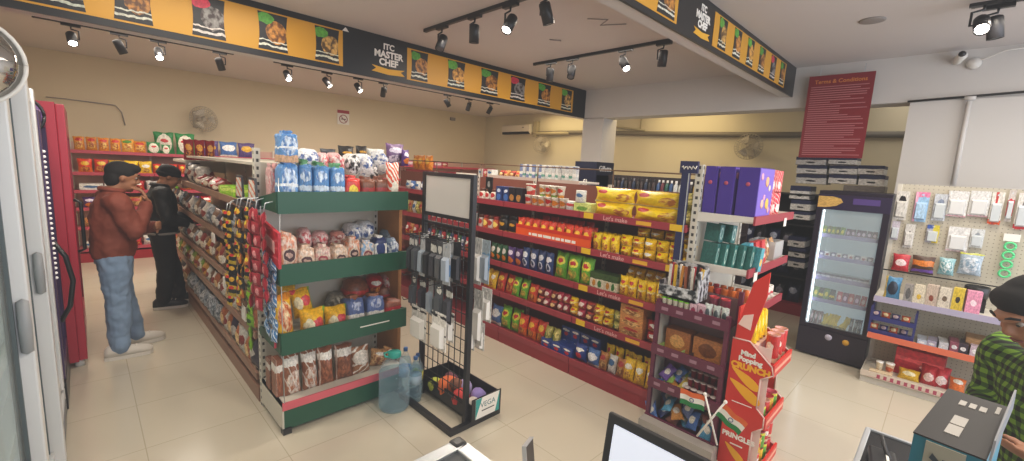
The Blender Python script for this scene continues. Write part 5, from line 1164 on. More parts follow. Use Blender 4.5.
rowB(.82, 1.25, 4, ZB[4], 'bag', [redo, whtp, redo], .17, .08, 'red or white snack pack', WS(4), 'snack_packet', 'packet')
rowB(1.25, 1.8, 3, ZB[4], 'bag', bluw, .2, .08, 'blue white snack pack', WS(4), 'snack_packet', 'packet')
rowB(-.04, .5, 2, ZB[3], 'box', whtp, .11, .2, 'flat white carton', WS(3), 'food_carton', 'box')
rowB(.5, 1.8, 6, ZB[3], 'bag', [redp, whtp, grn], .16, .1, 'mixed snack pack', WS(3), 'snack_packet', 'packet')
rowB(-.02, .3, 2, ZB[2], 'bag', [purp, navyp], .17, .1, 'purple snack pack', WS(2), 'snack_packet', 'packet')
rowB(.3, 1.8, 8, ZB[2], 'bag', [redp, tanb, purp], .17, .1, 'red or tan snack pack', WS(2), 'snack_packet', 'packet')
rowB(-.02, .25, 2, ZB[1], 'bag', tanb, .14, .1, 'tan snack pack', WS(1), 'snack_packet', 'packet')
rowB(.3, 1.8, 7, ZB[1], 'bag', [brownb, whtp], .16, .1, 'brown or white snack pack', WS(1), 'snack_packet', 'packet')
rowB(-.04, .4, 3, ZB[0], 'lump', whtp, .12, .14, 'soft white pack', WS(0), 'snack_packet', 'packet')
rowB(.4, 1.8, 6, ZB[0], 'bag', [redp, whtp], .16, .1, 'red or white pack', WS(0), 'snack_packet', 'packet')
rowB(4.6, 5.3, 4, ZB[5], 'box', [(pk('#3f5a94', ('b', '#dfe4ea', .3, .7)),), whtp], .13, .12, 'blue white carton', 'top wall shelf past the rack board', 'food_carton', 'box')
rowB(5.4, 6.6, 6, ZB[5], 'box', [(pk('#c98aa0', ('b', '#e8d8dc', .4, .7)),), pinkb], .12, .12, 'pink carton', 'top wall shelf over red aisle', 'food_carton', 'box')
# ------------------------------------------------------------------ chocolate endcap goods
pbox = (pk('#4a2a9a', ('e', '#c94a3c', .5, .62, .12, .06), ('v', '#5a3ab0', .92, 1)),)
pboxl = mat('gift_side', '#7a62c8', .4); pboxd = pk('#3f2688', ('e', '#c9503c', .5, .66, .18, .06), ('v', '#6a58b4', .46, .54))
for i, (y, w) in enumerate(((1.135, .075), (1.035, .09), (.905, .12))):
    t = thing('gift_box', ['tall purple gift box farthest along the endcap shelf', 'tall purple gift box in the middle of the three', 'tall purple gift box with lilac flowered front at shelf edge'][i], 'box', (2.95, y, 1.5), 0, 'purple gift boxes')
    obj('box_body', MB().box(0, .3, -w / 2, w / 2, 0, .325), [pboxd if 0 else mat('gift_purple', '#42298f', .35)], t, bevel=.003)
    obj('emblem', MB().lathe([(.001, -.0), (.013, -.0), (.013, .002)], 14, axis='x'), mat('gift_red', '#b8506a', .4), t, (-.0025, 0, .22))
    f_ = obj('front_face', MB().box(.005, .295, -w / 2 - .002, -w / 2 - .0005, .005, .32), pboxl, t)
    for q, (fx, fz, r, cl) in enumerate(((.05, .27, .022, '#e0a0b4'), (.16, .24, .034, '#d9a87c'), (.22, .2, .02, '#e8d4c0'), (.1, .1, .03, '#e0b0a0'), (.2, .1, .036, '#e0b84c'), (.13, .14, .02, '#d99ac0'), (.24, .06, .022, '#d9a0a8'))):
        obj('flower_print', MB().lathe([(.001, 0), (r * .6, 0)] + [(r, 0), (r, .0015)], 10, axis='y'), mat(f'flower{q}', cl, .5), f_, (fx, -w / 2 - .0042, fz))
redg = (pk('#c22c3c', ('s', '#e8b0a8', 5, 3, .28), ('e', '#f0e0d8', .5, .3, .24, .18)),)
for i, (x, y, z, h) in enumerate(((3.3, .92, 1.5, .17), (3.42, .93, 1.5, .18), (3.56, .95, 1.5, .17), (3.36, .92, 1.672, .15), (3.5, .94, 1.675, .15), (3.68, .95, 1.5, .17), (3.62, .95, 1.672, .15))):
    put('gift_pack', 'box', f'red patterned sweet pack, {ORD[i]} counted in the pile beside the purple boxes', 'can' if i in (2, 5) else 'box', redg + ((mat('lid_red', '#9c2a22', .4),) if i in (2, 5) else ()), (x, y, z), (.11, .1, h), (0, 0, jit(.2)), 'red sweet packs')
tealb = (pk('#2a6a66', ('e', '#b8d0c4', .5, .5, .3, .34), ('e', '#3f7a74', .5, .5, .2, .24)),)
for i in range(6):
    put('chocolate_box', 'box', f'{ORD[i]} upright teal chocolate box along the endcap side', 'box', tealb if i < 5 else (pk('#4a9aa8', ('e', '#e0b04c', .5, .4, .3, .16)),), (2.98 + .02 * i, 1.1 - .047 * i, 1.165), (.03, .12, .155), (0, .12, FL + 1.2), 'teal chocolate boxes')
for i in range(2):
    put('chocolate_box', 'box', f'teal chocolate box stacked on top of the row, {"rear" if i == 0 else "front"} one', 'box', tealb, (3.02 + .05 * i, 1.1 - .06 * i, 1.325), (.04, .12, .12), (0, .1, FL + 1.2), 'stacked teal boxes')
for i, (x, ms, lb) in enumerate(((3.14, (pk('#4a9ab0', ('e', '#e0a83c', .5, .35, .34, .16), ('b', '#e0d0b0', .6, .8)),), 'blue chocolate box facing the till'), (3.27, (pk('#c93a40', ('b', '#e8c0b0', .25, .4), ('e', '#f0d8c8', .5, .7, .3, .12)),), 'red chocolate box facing the till'), (3.4, (pk('#c93a40', ('b', '#e8c0b0', .25, .4)),), 'second red chocolate box beside the nut tray'), (3.52, cash, 'tan nut pack on the endcap shelf'), (3.66, cash, 'tan nut pack at the endcap shelf end'))):
    put('chocolate_box', 'box', lb, 'box' if i < 3 else 'bag', ms, (x, .9, 1.165), (.115, .05, .165), (-.12, 0, .1))
put('clear_tray', 'tray', 'clear plastic tray edge at the endcap shelf end', 'tray', (film,), (3.68, .95, 1.166), (.22, .18, .14))
jr = [(pk('#8a2a34', ('b', '#d9b0a8', .2, .5)), mat('lid_redj', '#b8323c', .35)), (pk('#b8602c', ('b', '#e8d0b8', .2, .5)), mat('lid_orj', '#d9702c', .35))]
for r_ in range(2):
    for i in range(6):
        put('sweet_jar', 'jar', f'{ORD[i]} small sweet jar from the red aisle, {"front" if r_ == 0 else "rear"} row, lower endcap shelf', 'jar', jr[(i + r_) % 2 if i < 3 else 1], (2.975 + .1 * r_, 1.11 - .048 * i, .866), (.046, .046, .16), (0, 0, 0), 'sweet jars on the endcap')
for i in range(7):
    put('egg_toy', 'sweet', f'{ORD[i]} white and red sweet cup in the lower endcap tray', 'can', ((pk('#ddd0c4', ('b', '#b84048', .4, .6))), wtxt), (3.2 + .08 * i, .89, .866), (.062, .062, .1), (0, 0, 0), 'white sweet cups')
v = obj('price_card', MB().box(-.03, .03, -.002, 0, -.03, .03), wtag, None, (3.58, .823, 1.46)); tag(v, 'white price card hanging off the purple box shelf', 'price tag')
v = obj('price_card', MB().box(-.035, .035, -.002, 0, -.03, .03), wtag, None, (3.05, .823, 1.13)); tag(v, 'white price card above the crisp stand header', 'price tag')

# maroon sweet rack goods
t = thing('sweet_stick_box', 'tall black and white box of sweet sticks on the maroon rack', 'box', (2.71, 1.04, .96)); 
obj('box_shell', MB().box(0, .16, 0, .01, 0, .2).box(0, .16, .25, .26, 0, .1).box(.15, .16, .01, .25, 0, .22).box(0, .01, .01, .25, 0, .075).box(0, .16, .01, .25, 0, .01), pk('#6f7480', ('p', '#c9ccd0', '#20242c', .5, .5, .9, .9)), t)
cols = ['#d9b02c', '#7a3a24', '#e0dcd4', '#b8323c', '#8a4a2c', '#4a2a20', '#c9862c', '#e8e4dc']
for k in range(12):
    put('sweet_stick', 'sweet', f'{ORD[k]} upright sweet stick from the crisp stand side of its box', 'box', (pk(cols[k % 8]),), (2.75 + .05 * (k % 2), 1.06 + .019 * k, .972), (.016, .01, .2), (jit(.06), jit(.1), FL), 'sweet sticks in the box')
for i in range(5):
    put('sweet_tub', 'sweet', f'{ORD[i]} lime lidded sweet tub from the red aisle, sweet rack', 'cup', (pk('#d9d4c0', ('b', '#7a3a5a', .2, .5)), mat('lime', '#7fd41f', .35)), (2.735, 1.262 - .038 * i, .861), (.036, .036, .085), (0, 0, 0), 'lime lidded tubs')
for i in range(2):
    put('sweet_box', 'sweet', f'pink white sweet pack, {ORD[i]} after the lime tubs', 'box', (pk('#c9a8b4', ('e', '#8a2a4a', .5, .5, .3, .26)),), (2.74, 1.06 - .05 * i, .861), (.046, .05, .09), (0, 0, FL), 'pink sweet packs')
for i in range(3):
    put('gum_pack', 'sweet', f'silver grey gum pack, {ORD[i]} from the pink packs', 'bag', (pk('#b8c0bc', ('e', '#4a545a', .5, .5, .26, .24)),), (2.74, .975 - .05 * i, .861), (.048, .04, .11), (0, 0, FL), 'silver gum packs')
for i in range(2):
    put('sweet_box', 'sweet', f'maroon jelly cup pack at the rear of sweet rack, {ORD[i]}', 'can', (pk('#6a1f34', ('b', '#c9a0a8', .3, .5)), mat('lid_redj', '#b8323c', .35)), (2.83, .98 - .07 * i, .861), (.06, .06, .14), (0, 0, 0))
put('sweet_carton', 'box', 'orange brown open carton in the second rack tray, crisp stand side', 'box', (pk('#b8743a', ('e', '#7a4420', .5, .5, .3, .3)),), (2.84, .97, .571), (.19, .1, .15), (0, 0, FL))
put('sweet_carton', 'box', 'orange brown open carton in second rack tray, aisle side', 'box', (pk('#a8642f', ('e', '#d9a05c', .5, .5, .3, .3)),), (2.84, 1.17, .571), (.17, .1, .15), (0, 0, FL))
put('sweet_tray', 'tray', 'green and white tray of sweets in second rack tray', 'tray', (pk('#a8c46c', ('e', '#e8e4d4', .5, .5, .4, .4)),), (2.755, 1.19, .571), (.16, .1, .035), (0, 0, FL))
put('sweet_tray', 'tray', 'dark tray in second rack tray beside crisp stand', 'tray', (pk('#3a2a2a'),), (2.755, .96, .571), (.2, .1, .035), (0, 0, FL))
for i in range(14):
    cl = ['#3f6ab0', '#2a4a8a', '#c9862c', '#6a4a9a', '#4f9ac0', '#c9b02c', '#8ab04c'][i % 7]
    put('sweet_packet', 'sweet', f'{ORD[i]} bright sweet packet tossed in the third rack tray, aisle end first', 'bag', (pk(cl, ('e', '#e0dcd0', .5, .5, .26, .2)),), (2.74 + .05 * (i % 3), 1.265 - .014 * i, .335 + .015 * (i % 4)), (.07, .03, .11), (-1.0 + jit(.4), jit(.5), FL + jit(.8)), 'bright sweet packets in third tray')
for r_ in range(3):
    for i in range(5):
        put('jelly_cup', 'sweet', f'{ORD[i]} red jelly cup with white lid, {("lowest", "middle", "topmost")[r_]} step, third rack tray', 'cup', (pk('#8a1f2c'), mat('lid_white', '#dcd0ca', .4)), (2.74 + .045 * r_, 1.05 - .042 * i, .331 + .045 * r_), (.04, .04, .055), (0, 0, 0), 'red jelly cups')
for i in range(18):
    cl = ['#3f6ab0', '#2a3a7a', '#c9862c', '#5a6a9a', '#4f9ac0', '#8a4a3a'][i % 6]
    put('sweet_packet', 'sweet', f'{ORD[i]} blue or orange sweet packet heaped in the lowest rack tray', 'bag', (pk(cl, ('e', '#d9d4c8', .5, .5, .26, .2)),), (2.73 + .045 * (i % 4), 1.26 - .022 * i, .065 + .025 * (i % 5)), (.08, .035, .12), (-.9 + jit(.5), jit(.6), FL + jit(.9)), 'bright sweet packets in lowest tray')

# crisp stand goods
redc = (pk('#c9302a', ('e', '#f0e0d4', .5, .62, .3, .12), ('b', '#e8c8a8', .1, .25)), mat('lid_clear', '#d99a90', .35)); grc = (pk('#6ab03c', ('e', '#f0ead4', .5, .5, .3, .14), ('b', '#e0d23c', .8, .95)), mat('lid_pink', '#b84a5a', .35)); yec = (pk('#e0b42c', ('e', '#c93a2c', .5, .5, .3, .14)), mat('lid_redj', '#b8323c', .35))
for r_ in range(2):
    for i in range(4):
        if r_ == 0 and i: put('crisp_tube', 'can', f'{ORD[i - 1]} red crisp tube along the top shelf of crisp stand', 'can', redc, (2.8 + .078 * i, .635, .661), (.072, .072, .19), (0, 0, jit(3)), 'red crisp tubes on the top shelf')
        put('crisp_tube', 'can', f'{ORD[i]} small crisp tube on the middle stand shelf, {"front" if r_ == 0 else "rear"} row', 'can', [grc, redc, yec, grc][i] if r_ == 0 else grc, (2.79 + .078 * i, .64 + .08 * r_, .336), (.072, .072, .1 if r_ == 0 else .2), (0, 0, jit(3)), 'crisp tubes on the middle shelf')
        for l in range(2):
            put('crisp_tube', 'can', f'{ORD[i]} crisp tube on the bottom stand shelf, {"front" if r_ == 0 else "rear"} row, {"lower" if l == 0 else "stacked on top"}', 'can', [redc, yec, grc, redc][(i + l) % 4], (2.79 + .078 * i, .64 + .08 * r_, .021 + .108 * l), (.072, .072, .105), (0, 0, jit(3)), 'crisp tubes on the bottom shelf')
for i in range(4):
    put('crisp_box', 'packet', f'{ORD[i]} yellow crisp packet leaning at the back of the stand top', 'box', (pk('#f4d11c', ('e', '#f0e8b0', .5, .6, .16, .16), ('e', '#6a8a2c', .3, .3, .1, .08)),), (2.8 + .065 * i, .715 + .0 * i, .782), (.1, .02, .17), (-.12, .35, .1), 'yellow crisp packets on the stand')

# ------------------------------------------------------------------ wire rack goods
hx = 1.66
blk_ = [(pk('#26262b', ('b', '#c9c9c4', .7, .86)), pk('#3a3a42')), (pk('#4a4e54', ('e', '#d9d9d4', .5, .8, .3, .1)), mat('clear_dark', '#55595f', .25)), (pk('#b8bcc0', ('b', '#5a86b8', .2, .5)), mat('blister', '#9aa6b4', .2)), (pk('#1d1d22'), pk('#2a2a30'))]
def hook(X, Y, z, l, lb):
    h = obj('hook', MB().tube([(0, 0, 0), (l, 0, 0), (l * 1.08, 0, .02)], .003, 5), black, None, (X, Y, z)); return tag(h, lb, 'hook')
yy = [2.58, 2.51, 2.44, 2.37, 2.30, 2.23, 2.16]
for i, y in enumerate(yy):
    hook(1.74, y, 1.262, -.2, f'black wire hook of the upper row, {ORD[6 - i]} from the front post')
    for q, xx in enumerate((1.58, 1.66)):
        put('gadget_pack', 'packet', f'{ORD[6 - i]} hanging black gadget pack from the front post, {"outer" if q == 0 else "inner"} one, upper hooks', 'hang', blk_[(i + q) % 4], (xx, y, .995), (.065, .03, .27), (jit(.05), 0, FL + jit(.25)), 'gadget packs on upper hooks')
for i, y in enumerate((2.62, 2.5, 2.4, 2.3, 2.2)):
    hook(1.74, y, .965, -.18, f'black wire hook of the middle row, {ORD[4 - i]} from the front post')
    put('gadget_pack', 'packet', f'{ORD[4 - i]} hanging cable pack from the front post, middle hooks', 'hang', [blk_[1], blk_[0], (pk('#8a8e90', ('b', '#2a2a30', .1, .5)), mat('blister', '#9aa6b4', .2))][i % 3], (1.63, y, .72), (.075, .03, .25), (jit(.05), 0, FL + jit(.3)), 'cable packs on middle hooks')
wpk = (pk('#dcdad6', ('b', '#1f1f24', .86, .93), ('b', '#35353c', .42, .47)), mat('white_blister', '#e6e4e0', .3))
for i, (x0, x1, y0, y1, X_) in enumerate(((410, 424, 307, 340), (430, 444, 313, 350), (442, 452, 312, 342))) if 0 else enumerate(((410, 424, 307, 340, 1.6), (430, 444, 313, 350, 1.6), (443, 452, 312, 342, 1.68))):
    px_(x0, x1, y0, y1, X_, 'charger_pack', 'packet', ['white charger pack on the lower hook, bread side', 'white charger pack in the lower row centre', 'white charger pack half hidden beside the front post'][i], 'hang', wpk, .035)
for i, y in enumerate((2.66, 2.46, 2.3)): hook(1.74, y, .77, -.15, f'black wire hook of the lowest row, {ORD[2 - i]} from the front post')
whf = (pk('#d6d6d2', ('p', '#e8e8e4', '#b8b8b8', .5, .5, .5, .5)), mat('white_blister', '#e6e4e0', .3)); blf = (pk('#a8b8c4', ('b', '#6a9ac0', .3, .7)), mat('blister', '#9aa6b4', .2))
for i, (x0, x1, y0, y1, X_, ms, lb) in enumerate(((473, 480, 238, 285, 1.88, whf, 'white hanging pack behind the front post, upper row'), (480, 488, 240, 284, 1.9, blf, 'pale blue hanging pack beside the red aisle, upper row'), (472, 481, 290, 345, 1.86, whf, 'long white earphone pack behind the front post'), (480, 490, 288, 322, 1.9, whf, 'white hanging pouch on the far side of wire rack'), (466, 473, 325, 350, 1.84, whf, 'short white pack low behind the front post'), (474, 483, 322, 350, 1.92, whf, 'lowest white hanging pack beside the red plinth'))):
    px_(x0, x1, y0, y1, X_, 'hanging_pack', 'packet', lb, 'hang', ms, .03)
# things in the bin
for i, (x, y, z, r, c, lb) in enumerate(((1.82, 2.26, .05, .075, '#c9403c', 'red round plush ball in the wire rack bin'), (1.83, 2.42, .05, .09, '#e0703c', 'orange plush ball in the wire rack bin'), (1.93, 2.2, .05, .07, '#8a7ab8', 'lilac plush ball in the bin beside the sign card'), (1.93, 2.36, .05, .07, '#a89ac4', 'pale lilac plush ball in the wire rack bin'), (1.8, 2.55, .05, .06, '#b8c04c', 'lime plush ball at the back of the bin'), (1.92, 2.52, .05, .07, '#6a3a4a', 'maroon plush ball at the back of the bin'), (1.84, 2.15, .05, .06, '#d9d0c8', 'white plush ball at the bin front'))):
    v = put('plush_ball', 'toy', lb, 'lump', (mat(f'plush{i}', c, .8, noise=.2, nscale=30),), (x, y, .045), (r * 1.7, r * 1.7, r * 1.7))
put('cord_bundle', 'cord', 'brown cord bundle beside the mesh in the bin', 'lump', (mat('cord_brown', '#7a4a34', .7),), (1.83, 2.33, .13), (.09, .09, .09))

# ------------------------------------------------------------------ water bottles on the floor
pet = mk_glass('pet_plastic', '#f7fbfd', .08, fac=.95, rim=.55, body='#d8ecf6'); watr = mk_glass('water_tint', '#eaf5fa', .04, fac=.95, rim=.3, body='#b4dcec'); capm = mat('teal_cap', '#2fa89a', .35)
t = thing('water_jar', 'large clear water jar with teal cap beside the bread endcap', 'bottle', (1.5, 2.62, 0))
R = .108
prof = [(R * .92, 0), (R, .02), (R, .05), (R * .97, .06), (R, .07), (R, .12), (R * .97, .13), (R, .14), (R, .2), (R * .97, .21), (R, .22), (R, .27), (R * .8, .33), (R * .42, .37), (R * .36, .385)]
obj('jar_body', MB().lathe(prof, 28), pet, t); obj('water', MB().lathe([(r * .97, z + .002) for r, z in prof if z < .275], 28), watr, t)
obj('cap', MB().lathe([(.042, .38), (.046, .385), (.046, .412), (.04, .418)], 20), capm, t); obj('carry_handle', MB().tube([(-.04, 0, .385), (-.075, .0, .4), (-.07, .02, .415), (0, .045, .405), (.05, .03, .395)], .008, 8), capm, t)
def wbottle(x, y, lb, h, r, lab):
    t = thing('water_bottle', lb, 'bottle', (x, y, 0), 0, 'clear water bottles'); p = [(r * .9, 0), (r, .02), (r, .1 * h / .3), (r * .94, .11 * h / .3), (r, .12 * h / .3), (r, .66 * h), (r * .8, .78 * h), (r * .3, .92 * h), (r * .28, .95 * h)]
    obj('bottle_body', MB().lathe(p, 20), pet, t); obj('water', MB().lathe([(a * .95, z + .002) for a, z in p if z < .8 * h], 20), watr, t)
    obj('cap', MB().lathe([(r * .33, .94 * h), (r * .34, h), (r * .3, h + .004)], 14), mat('blue_cap', '#3a6aa8', .35), t); obj('label_band', MB().lathe([(r * 1.01, .4 * h), (r * 1.012, .6 * h)], 20), lab, t)
wbottle(1.66, 2.74, 'clear water bottle with blue label next to the water jar', .36, .048, mat('label_blue', '#5a8ac0', .4))
wbottle(1.66, 2.6, 'clear water bottle with pale label against the wire rack', .34, .048, mat('label_pale', '#a8c0d0', .4))
wbottle(1.71, 2.48 - .35 + .52 , 'clear water bottle with yellow tag behind the wire mesh', .33, .044, mat('label_yel', '#c9c44c', .4))

# ------------------------------------------------------------------ fridge, pegboard and alcove goods
FS = ['floor of the lit fridge', 'lowest shelf of lit fridge', 'second shelf of lit fridge', 'third shelf of lit fridge', 'top shelf of lit fridge']
def rowG(y1, y0, n, z, kind, mats, h, d, desc, where, name, x=5.27, lean=.5):
    w = (y1 - y0) / n
    for i in range(n):
        put(name, 'chocolate', f'{ordn(i)} {desc} from the LED edge, {where}' if n > 1 else f'{desc}, {where}', kind, mats[i % len(mats)], (x + d / 2, y1 - (i + .5) * w, z), (w * .92, d, h), (-lean + jit(.05), jit(.04), FL), f'{desc}s, {where}')
cg_ = [(pk('#6a8a3c', ('e', '#d9c43c', .5, .5, .3, .2)),), (pk('#4a2a5a', ('e', '#c9b0d0', .5, .5, .3, .2)),)]
rowG(.88, .7, 5, FZ[4], 'box', cg_[:1] + [(pk('#3a4a2c', ('e', '#c9b84c', .5, .5, .3, .2)),)], .1, .03, 'green chocolate bar', FS[4], 'chocolate_bar')
rowG(.69, .45, 6, FZ[4], 'box', cg_[1:], .09, .03, 'violet chocolate bar', FS[4], 'chocolate_bar')
rowG(.88, .45, 9, FZ[3], 'box', [(pk('#5a5a7a', ('e', '#d0c8d8', .5, .5, .3, .2)),), (pk('#c9c4c8', ('e', '#8a3a4a', .5, .5, .3, .2)),)], .06, .03, 'small grey chocolate bar', FS[3], 'chocolate_bar')
rowG(.88, .45, 10, FZ[2], 'box', [(pk('#3f3a5a', ('b', '#b8b4c8', .3, .6)),)], .055, .03, 'dark chocolate bar', FS[2], 'chocolate_bar')
rowG(.88, .7, 4, FZ[1], 'box', [(pk('#5a7a4a', ('e', '#d9c04c', .5, .5, .3, .2)),), (pk('#2c3a4a', ('b', '#c9b02c', .3, .5)),)], .13, .03, 'green dark chocolate bar', FS[1], 'chocolate_bar')
rowG(.68, .45, 5, FZ[1], 'box', [(pk('#b83a5a', ('e', '#e0c0c8', .5, .5, .3, .2)),), (pk('#7a2a6a', ('e', '#d0b0d8', .5, .5, .3, .2)),)], .12, .03, 'crimson chocolate bar', FS[1], 'chocolate_bar')
rowG(.88, .77, 3, FZ[0] - .02, 'bag', [(pk('#6a4a5a', ('e', '#c9b0b8', .5, .5, .3, .2)),)], .14, .06, 'mauve chocolate pouch', FS[0], 'chocolate_pouch')
for i in range(7):
    put('banana', 'fruit', f'{ORD[i]} yellow chocolate roll from the LED edge, floor of lit fridge', 'bag', ((pk('#d9b81f', ('b', '#7a6a1a', .0, .12))),), (5.29, .76 - .028 * i, .318), (.05, .05, .15), (-.7, jit(.5), FL + jit(.3)), 'yellow chocolate rolls') if 0 else put('chocolate_roll', 'chocolate', f'{ORD[i]} yellow chocolate roll from the LED edge, floor of lit fridge', 'bag', ((pk('#d9b81f', ('b', '#7a6a1a', .0, .12))),), (5.29, .76 - .028 * i, .318), (.05, .05, .15), (-.7, jit(.5), FL + jit(.3)), 'yellow chocolate rolls')
rowG(.55, .45, 3, FZ[0] - .02, 'bag', [(pk('#4a5a7a', ('e', '#b8c0d0', .5, .5, .3, .2)),)], .14, .06, 'blue grey chocolate pouch', FS[0], 'chocolate_pouch')

P_ = 5.335
clearb = mat('blister_pale', '#c4ccd0', .2)
def hang(x0, x1, y0, y1, lb, base, marks=(), bl=None, kind='hang', d=.03, cat='packet', name='hanging_packet'):
    px_(x0, x1, y0, y1, P_ - d / 2 - .004, name, cat, lb, kind, (pk(base, *marks), bl or clearb) if kind == 'hang' else (pk(base, *marks),), d)
hang(895, 908, 191, 220, 'white hanging card with black gadget at the board post', '#d6d3cc', (('e', '#1c1c20', .5, .62, .3, .22),), pk('#d6d3cc'))
hang(914, 928, 192, 222, 'pink and blue hanging toothbrush card', '#8fb4d4', (('b', '#d87aa0', .84, 1), ('v', '#d9a0b8', .0, .2)), pk('#a0c0dc'))
hang(933, 947, 194, 221, 'pale blue white hanging card, third on the top row', '#c6ccd4', (('e', '#8a98b0', .5, .5, .3, .3),))
for i, (a, b_) in enumerate(((947, 968), (969, 990))): hang(a, b_, 191, 217, f'large white {"first" if i == 0 else "second"} hanger pack of the top row', '#d3d3d2', (('e', '#aab0b4', .5, .34, .4, .16), ('b', '#c9a0a8', 0, .06)), mat('blister_white', '#d6d8d8', .3))
hang(990, 1003, 192, 225, 'white and orange hanging card on the top row', '#ddd8d0', (('b', '#d9582c', 0, .14), ('v', '#b83a3c', .3, .5)))
hang(1007, 1014, 190, 222, 'slim red hanging card on the top row', '#b8b0aa', (('b', '#b8303a', .2, .7),))
hang(1016, 1030, 193, 230, 'white red hanging card at the frame edge', '#d9d6d0', (('b', '#c23a40', 0, .12), ('e', '#6a6a6e', .5, .5, .2, .3)))
hang(891, 899, 221, 240, 'small violet white card, second row by the post', '#c4bcc8', (('e', '#8a80a8', .5, .4, .3, .2),))
hang(904, 914, 224, 248, 'white card with dark rod, second row', '#d3d1cc', (('e', '#2c2c32', .5, .4, .16, .3),), pk('#d3d1cc'))
hang(926, 939, 225, 243, 'grey card with yellow blue top, second row', '#a8a8b0', (('b', '#3f5aa0', .8, 1), ('v', '#c9b83c', .5, 1)))
hang(947, 969, 227, 252, 'large white hanger pack alone in second row', '#d3d3d2', (('e', '#aab0b4', .5, .34, .4, .16), ('b', '#c9b0b4', 0, .06)), mat('blister_white', '#d6d8d8', .3))
hang(970, 984, 229, 248, 'white card with grey print right of the hanger pack'.replace('right of', 'after'), '#c9cccc', (('e', '#8a9298', .5, .5, .26, .3),))
t = thing('ring_strip', 'long strip of green rings hanging by the cashier', 'packet strip', (P_ - .01, onX(1008, 255, P_).y, onX(1008, 278, P_).z), FL)
obj('header_card', MB().box(-.045, .045, -.004, 0, .3, .36), wtxt, t)
for k in range(4): obj('green_ring', MB().tube([(.03 * math.cos(2 * PI * q / 16), -.01, .035 + .075 * k + .03 * math.sin(2 * PI * q / 16)) for q in range(17)], .009, 6), mat('ring_green', '#5ad08a', .4), t)
hang(892, 910, 254, 271, 'red hanging packet, third row by the post', '#b8303a', (('e', '#e8d0d0', .5, .5, .3, .2),), kind='bag', d=.05)
hang(911, 935, 256, 274, 'dark orange hanging packet in the third row', '#4a3428', (('b', '#c9742c', .45, .75), ('b', '#6a4a9a', .1, .25)), kind='bag', d=.05)
hang(938, 955, 258, 275, 'teal white hanging packet in the third row', '#8ab4ba', (('p', '#d9e4e4', '#5a949c', .5, .5, .4, .4),), kind='bag', d=.05)
hang(958, 983, 253, 275, 'large clear blue packet in the third row', '#a9bac8', (('p', '#dfe6ec', '#8aa4b8', .5, .45, .4, .36), ('b', '#b8bc4c', .9, 1)), kind='bag', d=.05)
PS = 'upper pegboard shelf'
def onshelf(x0, x1, y0, z, X_, name, cat, lb, kind, mats, d, rot=None):
    c0, c1 = shelfY(x0, X_, z + .05), shelfY(x1, X_, z + .05); top = onX((x0 + x1) / 2, y0, X_).z
    return put(name, cat, lb, kind, mats, (X_ + d / 2, (c0 + c1) / 2, z), (abs(c0 - c1) * .96, d, max(.03, top - z)), rot or (0, 0, FL + jit(.08)))
for i, (a, b_, c, ms, kd, lb) in enumerate(((883, 900, 277, (pk('#3f7aa0', ('e', '#1f2a3a', .5, .5, .3, .3), ('v', '#c9b04c', .0, .15)),), 'bag', 'blue hanging toy pack at the post end'), (903, 912, 284, (pk('#8f8c88', ('e', '#5a5a5a', .5, .5, .3, .3)),), 'box', 'grey small box'), (913, 924, 285, (pk('#cfc6b0', ('e', '#c9a83c', .5, .4, .2, .14)),), 'box', 'cream yellow small box'), (925, 937, 285, (pk('#c9b8a8', ('e', '#8a4a3a', .5, .4, .2, .14)),), 'box', 'cream red small box'), (938, 950, 288, (pk('#d0c8b8', ('e', '#6a5a4a', .5, .5, .2, .14)),), 'box', 'cream brown small box'), (951, 963, 288, (pk('#c9b040', ('e', '#3a3430', .5, .5, .2, .14)),), 'box', 'yellow black small box'), (964, 980, 291, (pk('#d08aa4', ('e', '#e8d0d8', .5, .5, .2, .14)),), 'box', 'pink small box'))):
    onshelf(a, b_, c, .775, 4.98, 'small_box', 'box', f'{lb}, {PS}', kd, ms, .06)
v = obj('black_bowl', MB().lathe([(.05, 0), (.068, .01), (.074, .05), (.076, .1), (.07, .105), (.06, .05), (.01, .03)], 24, (5.18, shelfY(976, 5.18, .9), .875)).box(5.12, 5.24, shelfY(976, 5.18, .9) - .06, shelfY(976, 5.18, .9) + .06, .775, .878, 0), blackp); tag(v, 'round black bowl on a black box above the small boxes', 'bowl')
# little navy two-tier stand
t = thing('tiered_stand', 'navy wire two-tier stand of small sweets on the pegboard shelf', 'display stand', (4.95, shelfY(914, 4.95, .5), .44)); Wd = shelfY(868, 4.95, .5) - shelfY(914, 4.95, .5); nv = mat('stand_blue', '#2a2f6a', .4)
for y in (0, Wd - .015): obj('stand_side', MB().box(0, .14, y, y + .015, 0, .02).box(0, .015, y, y + .015, 0, .26).box(.125, .14, y, y + .015, 0, .26), nv, t)
for z in (.02, .14): obj('tier', MB().box(0, .14, .015, Wd - .015, z, z + .008).box(-.004, 0, 0, Wd, z - .01, z + .03), nv, t)
for r_ in range(2):
    for i in range(4): put('sweet_pack', 'sweet', f'{ORD[i]} small sweet pack from the fridge on the {"lower" if r_ == 0 else "upper"} navy tier', 'bag', [(pk('#c9542c', ('e', '#e8d0a0', .5, .5, .3, .3)),), (pk('#3a3a7a', ('e', '#c9b0b0', .5, .5, .3, .3)),)][(i + r_) % 2], (5.02, shelfY(868, 4.95, .5) - .035 - i * (Wd - .04) / 4, .47 + .12 * r_), (.06, .05, .055), (-.4, 0, FL), 'sweet packs on the navy stand')
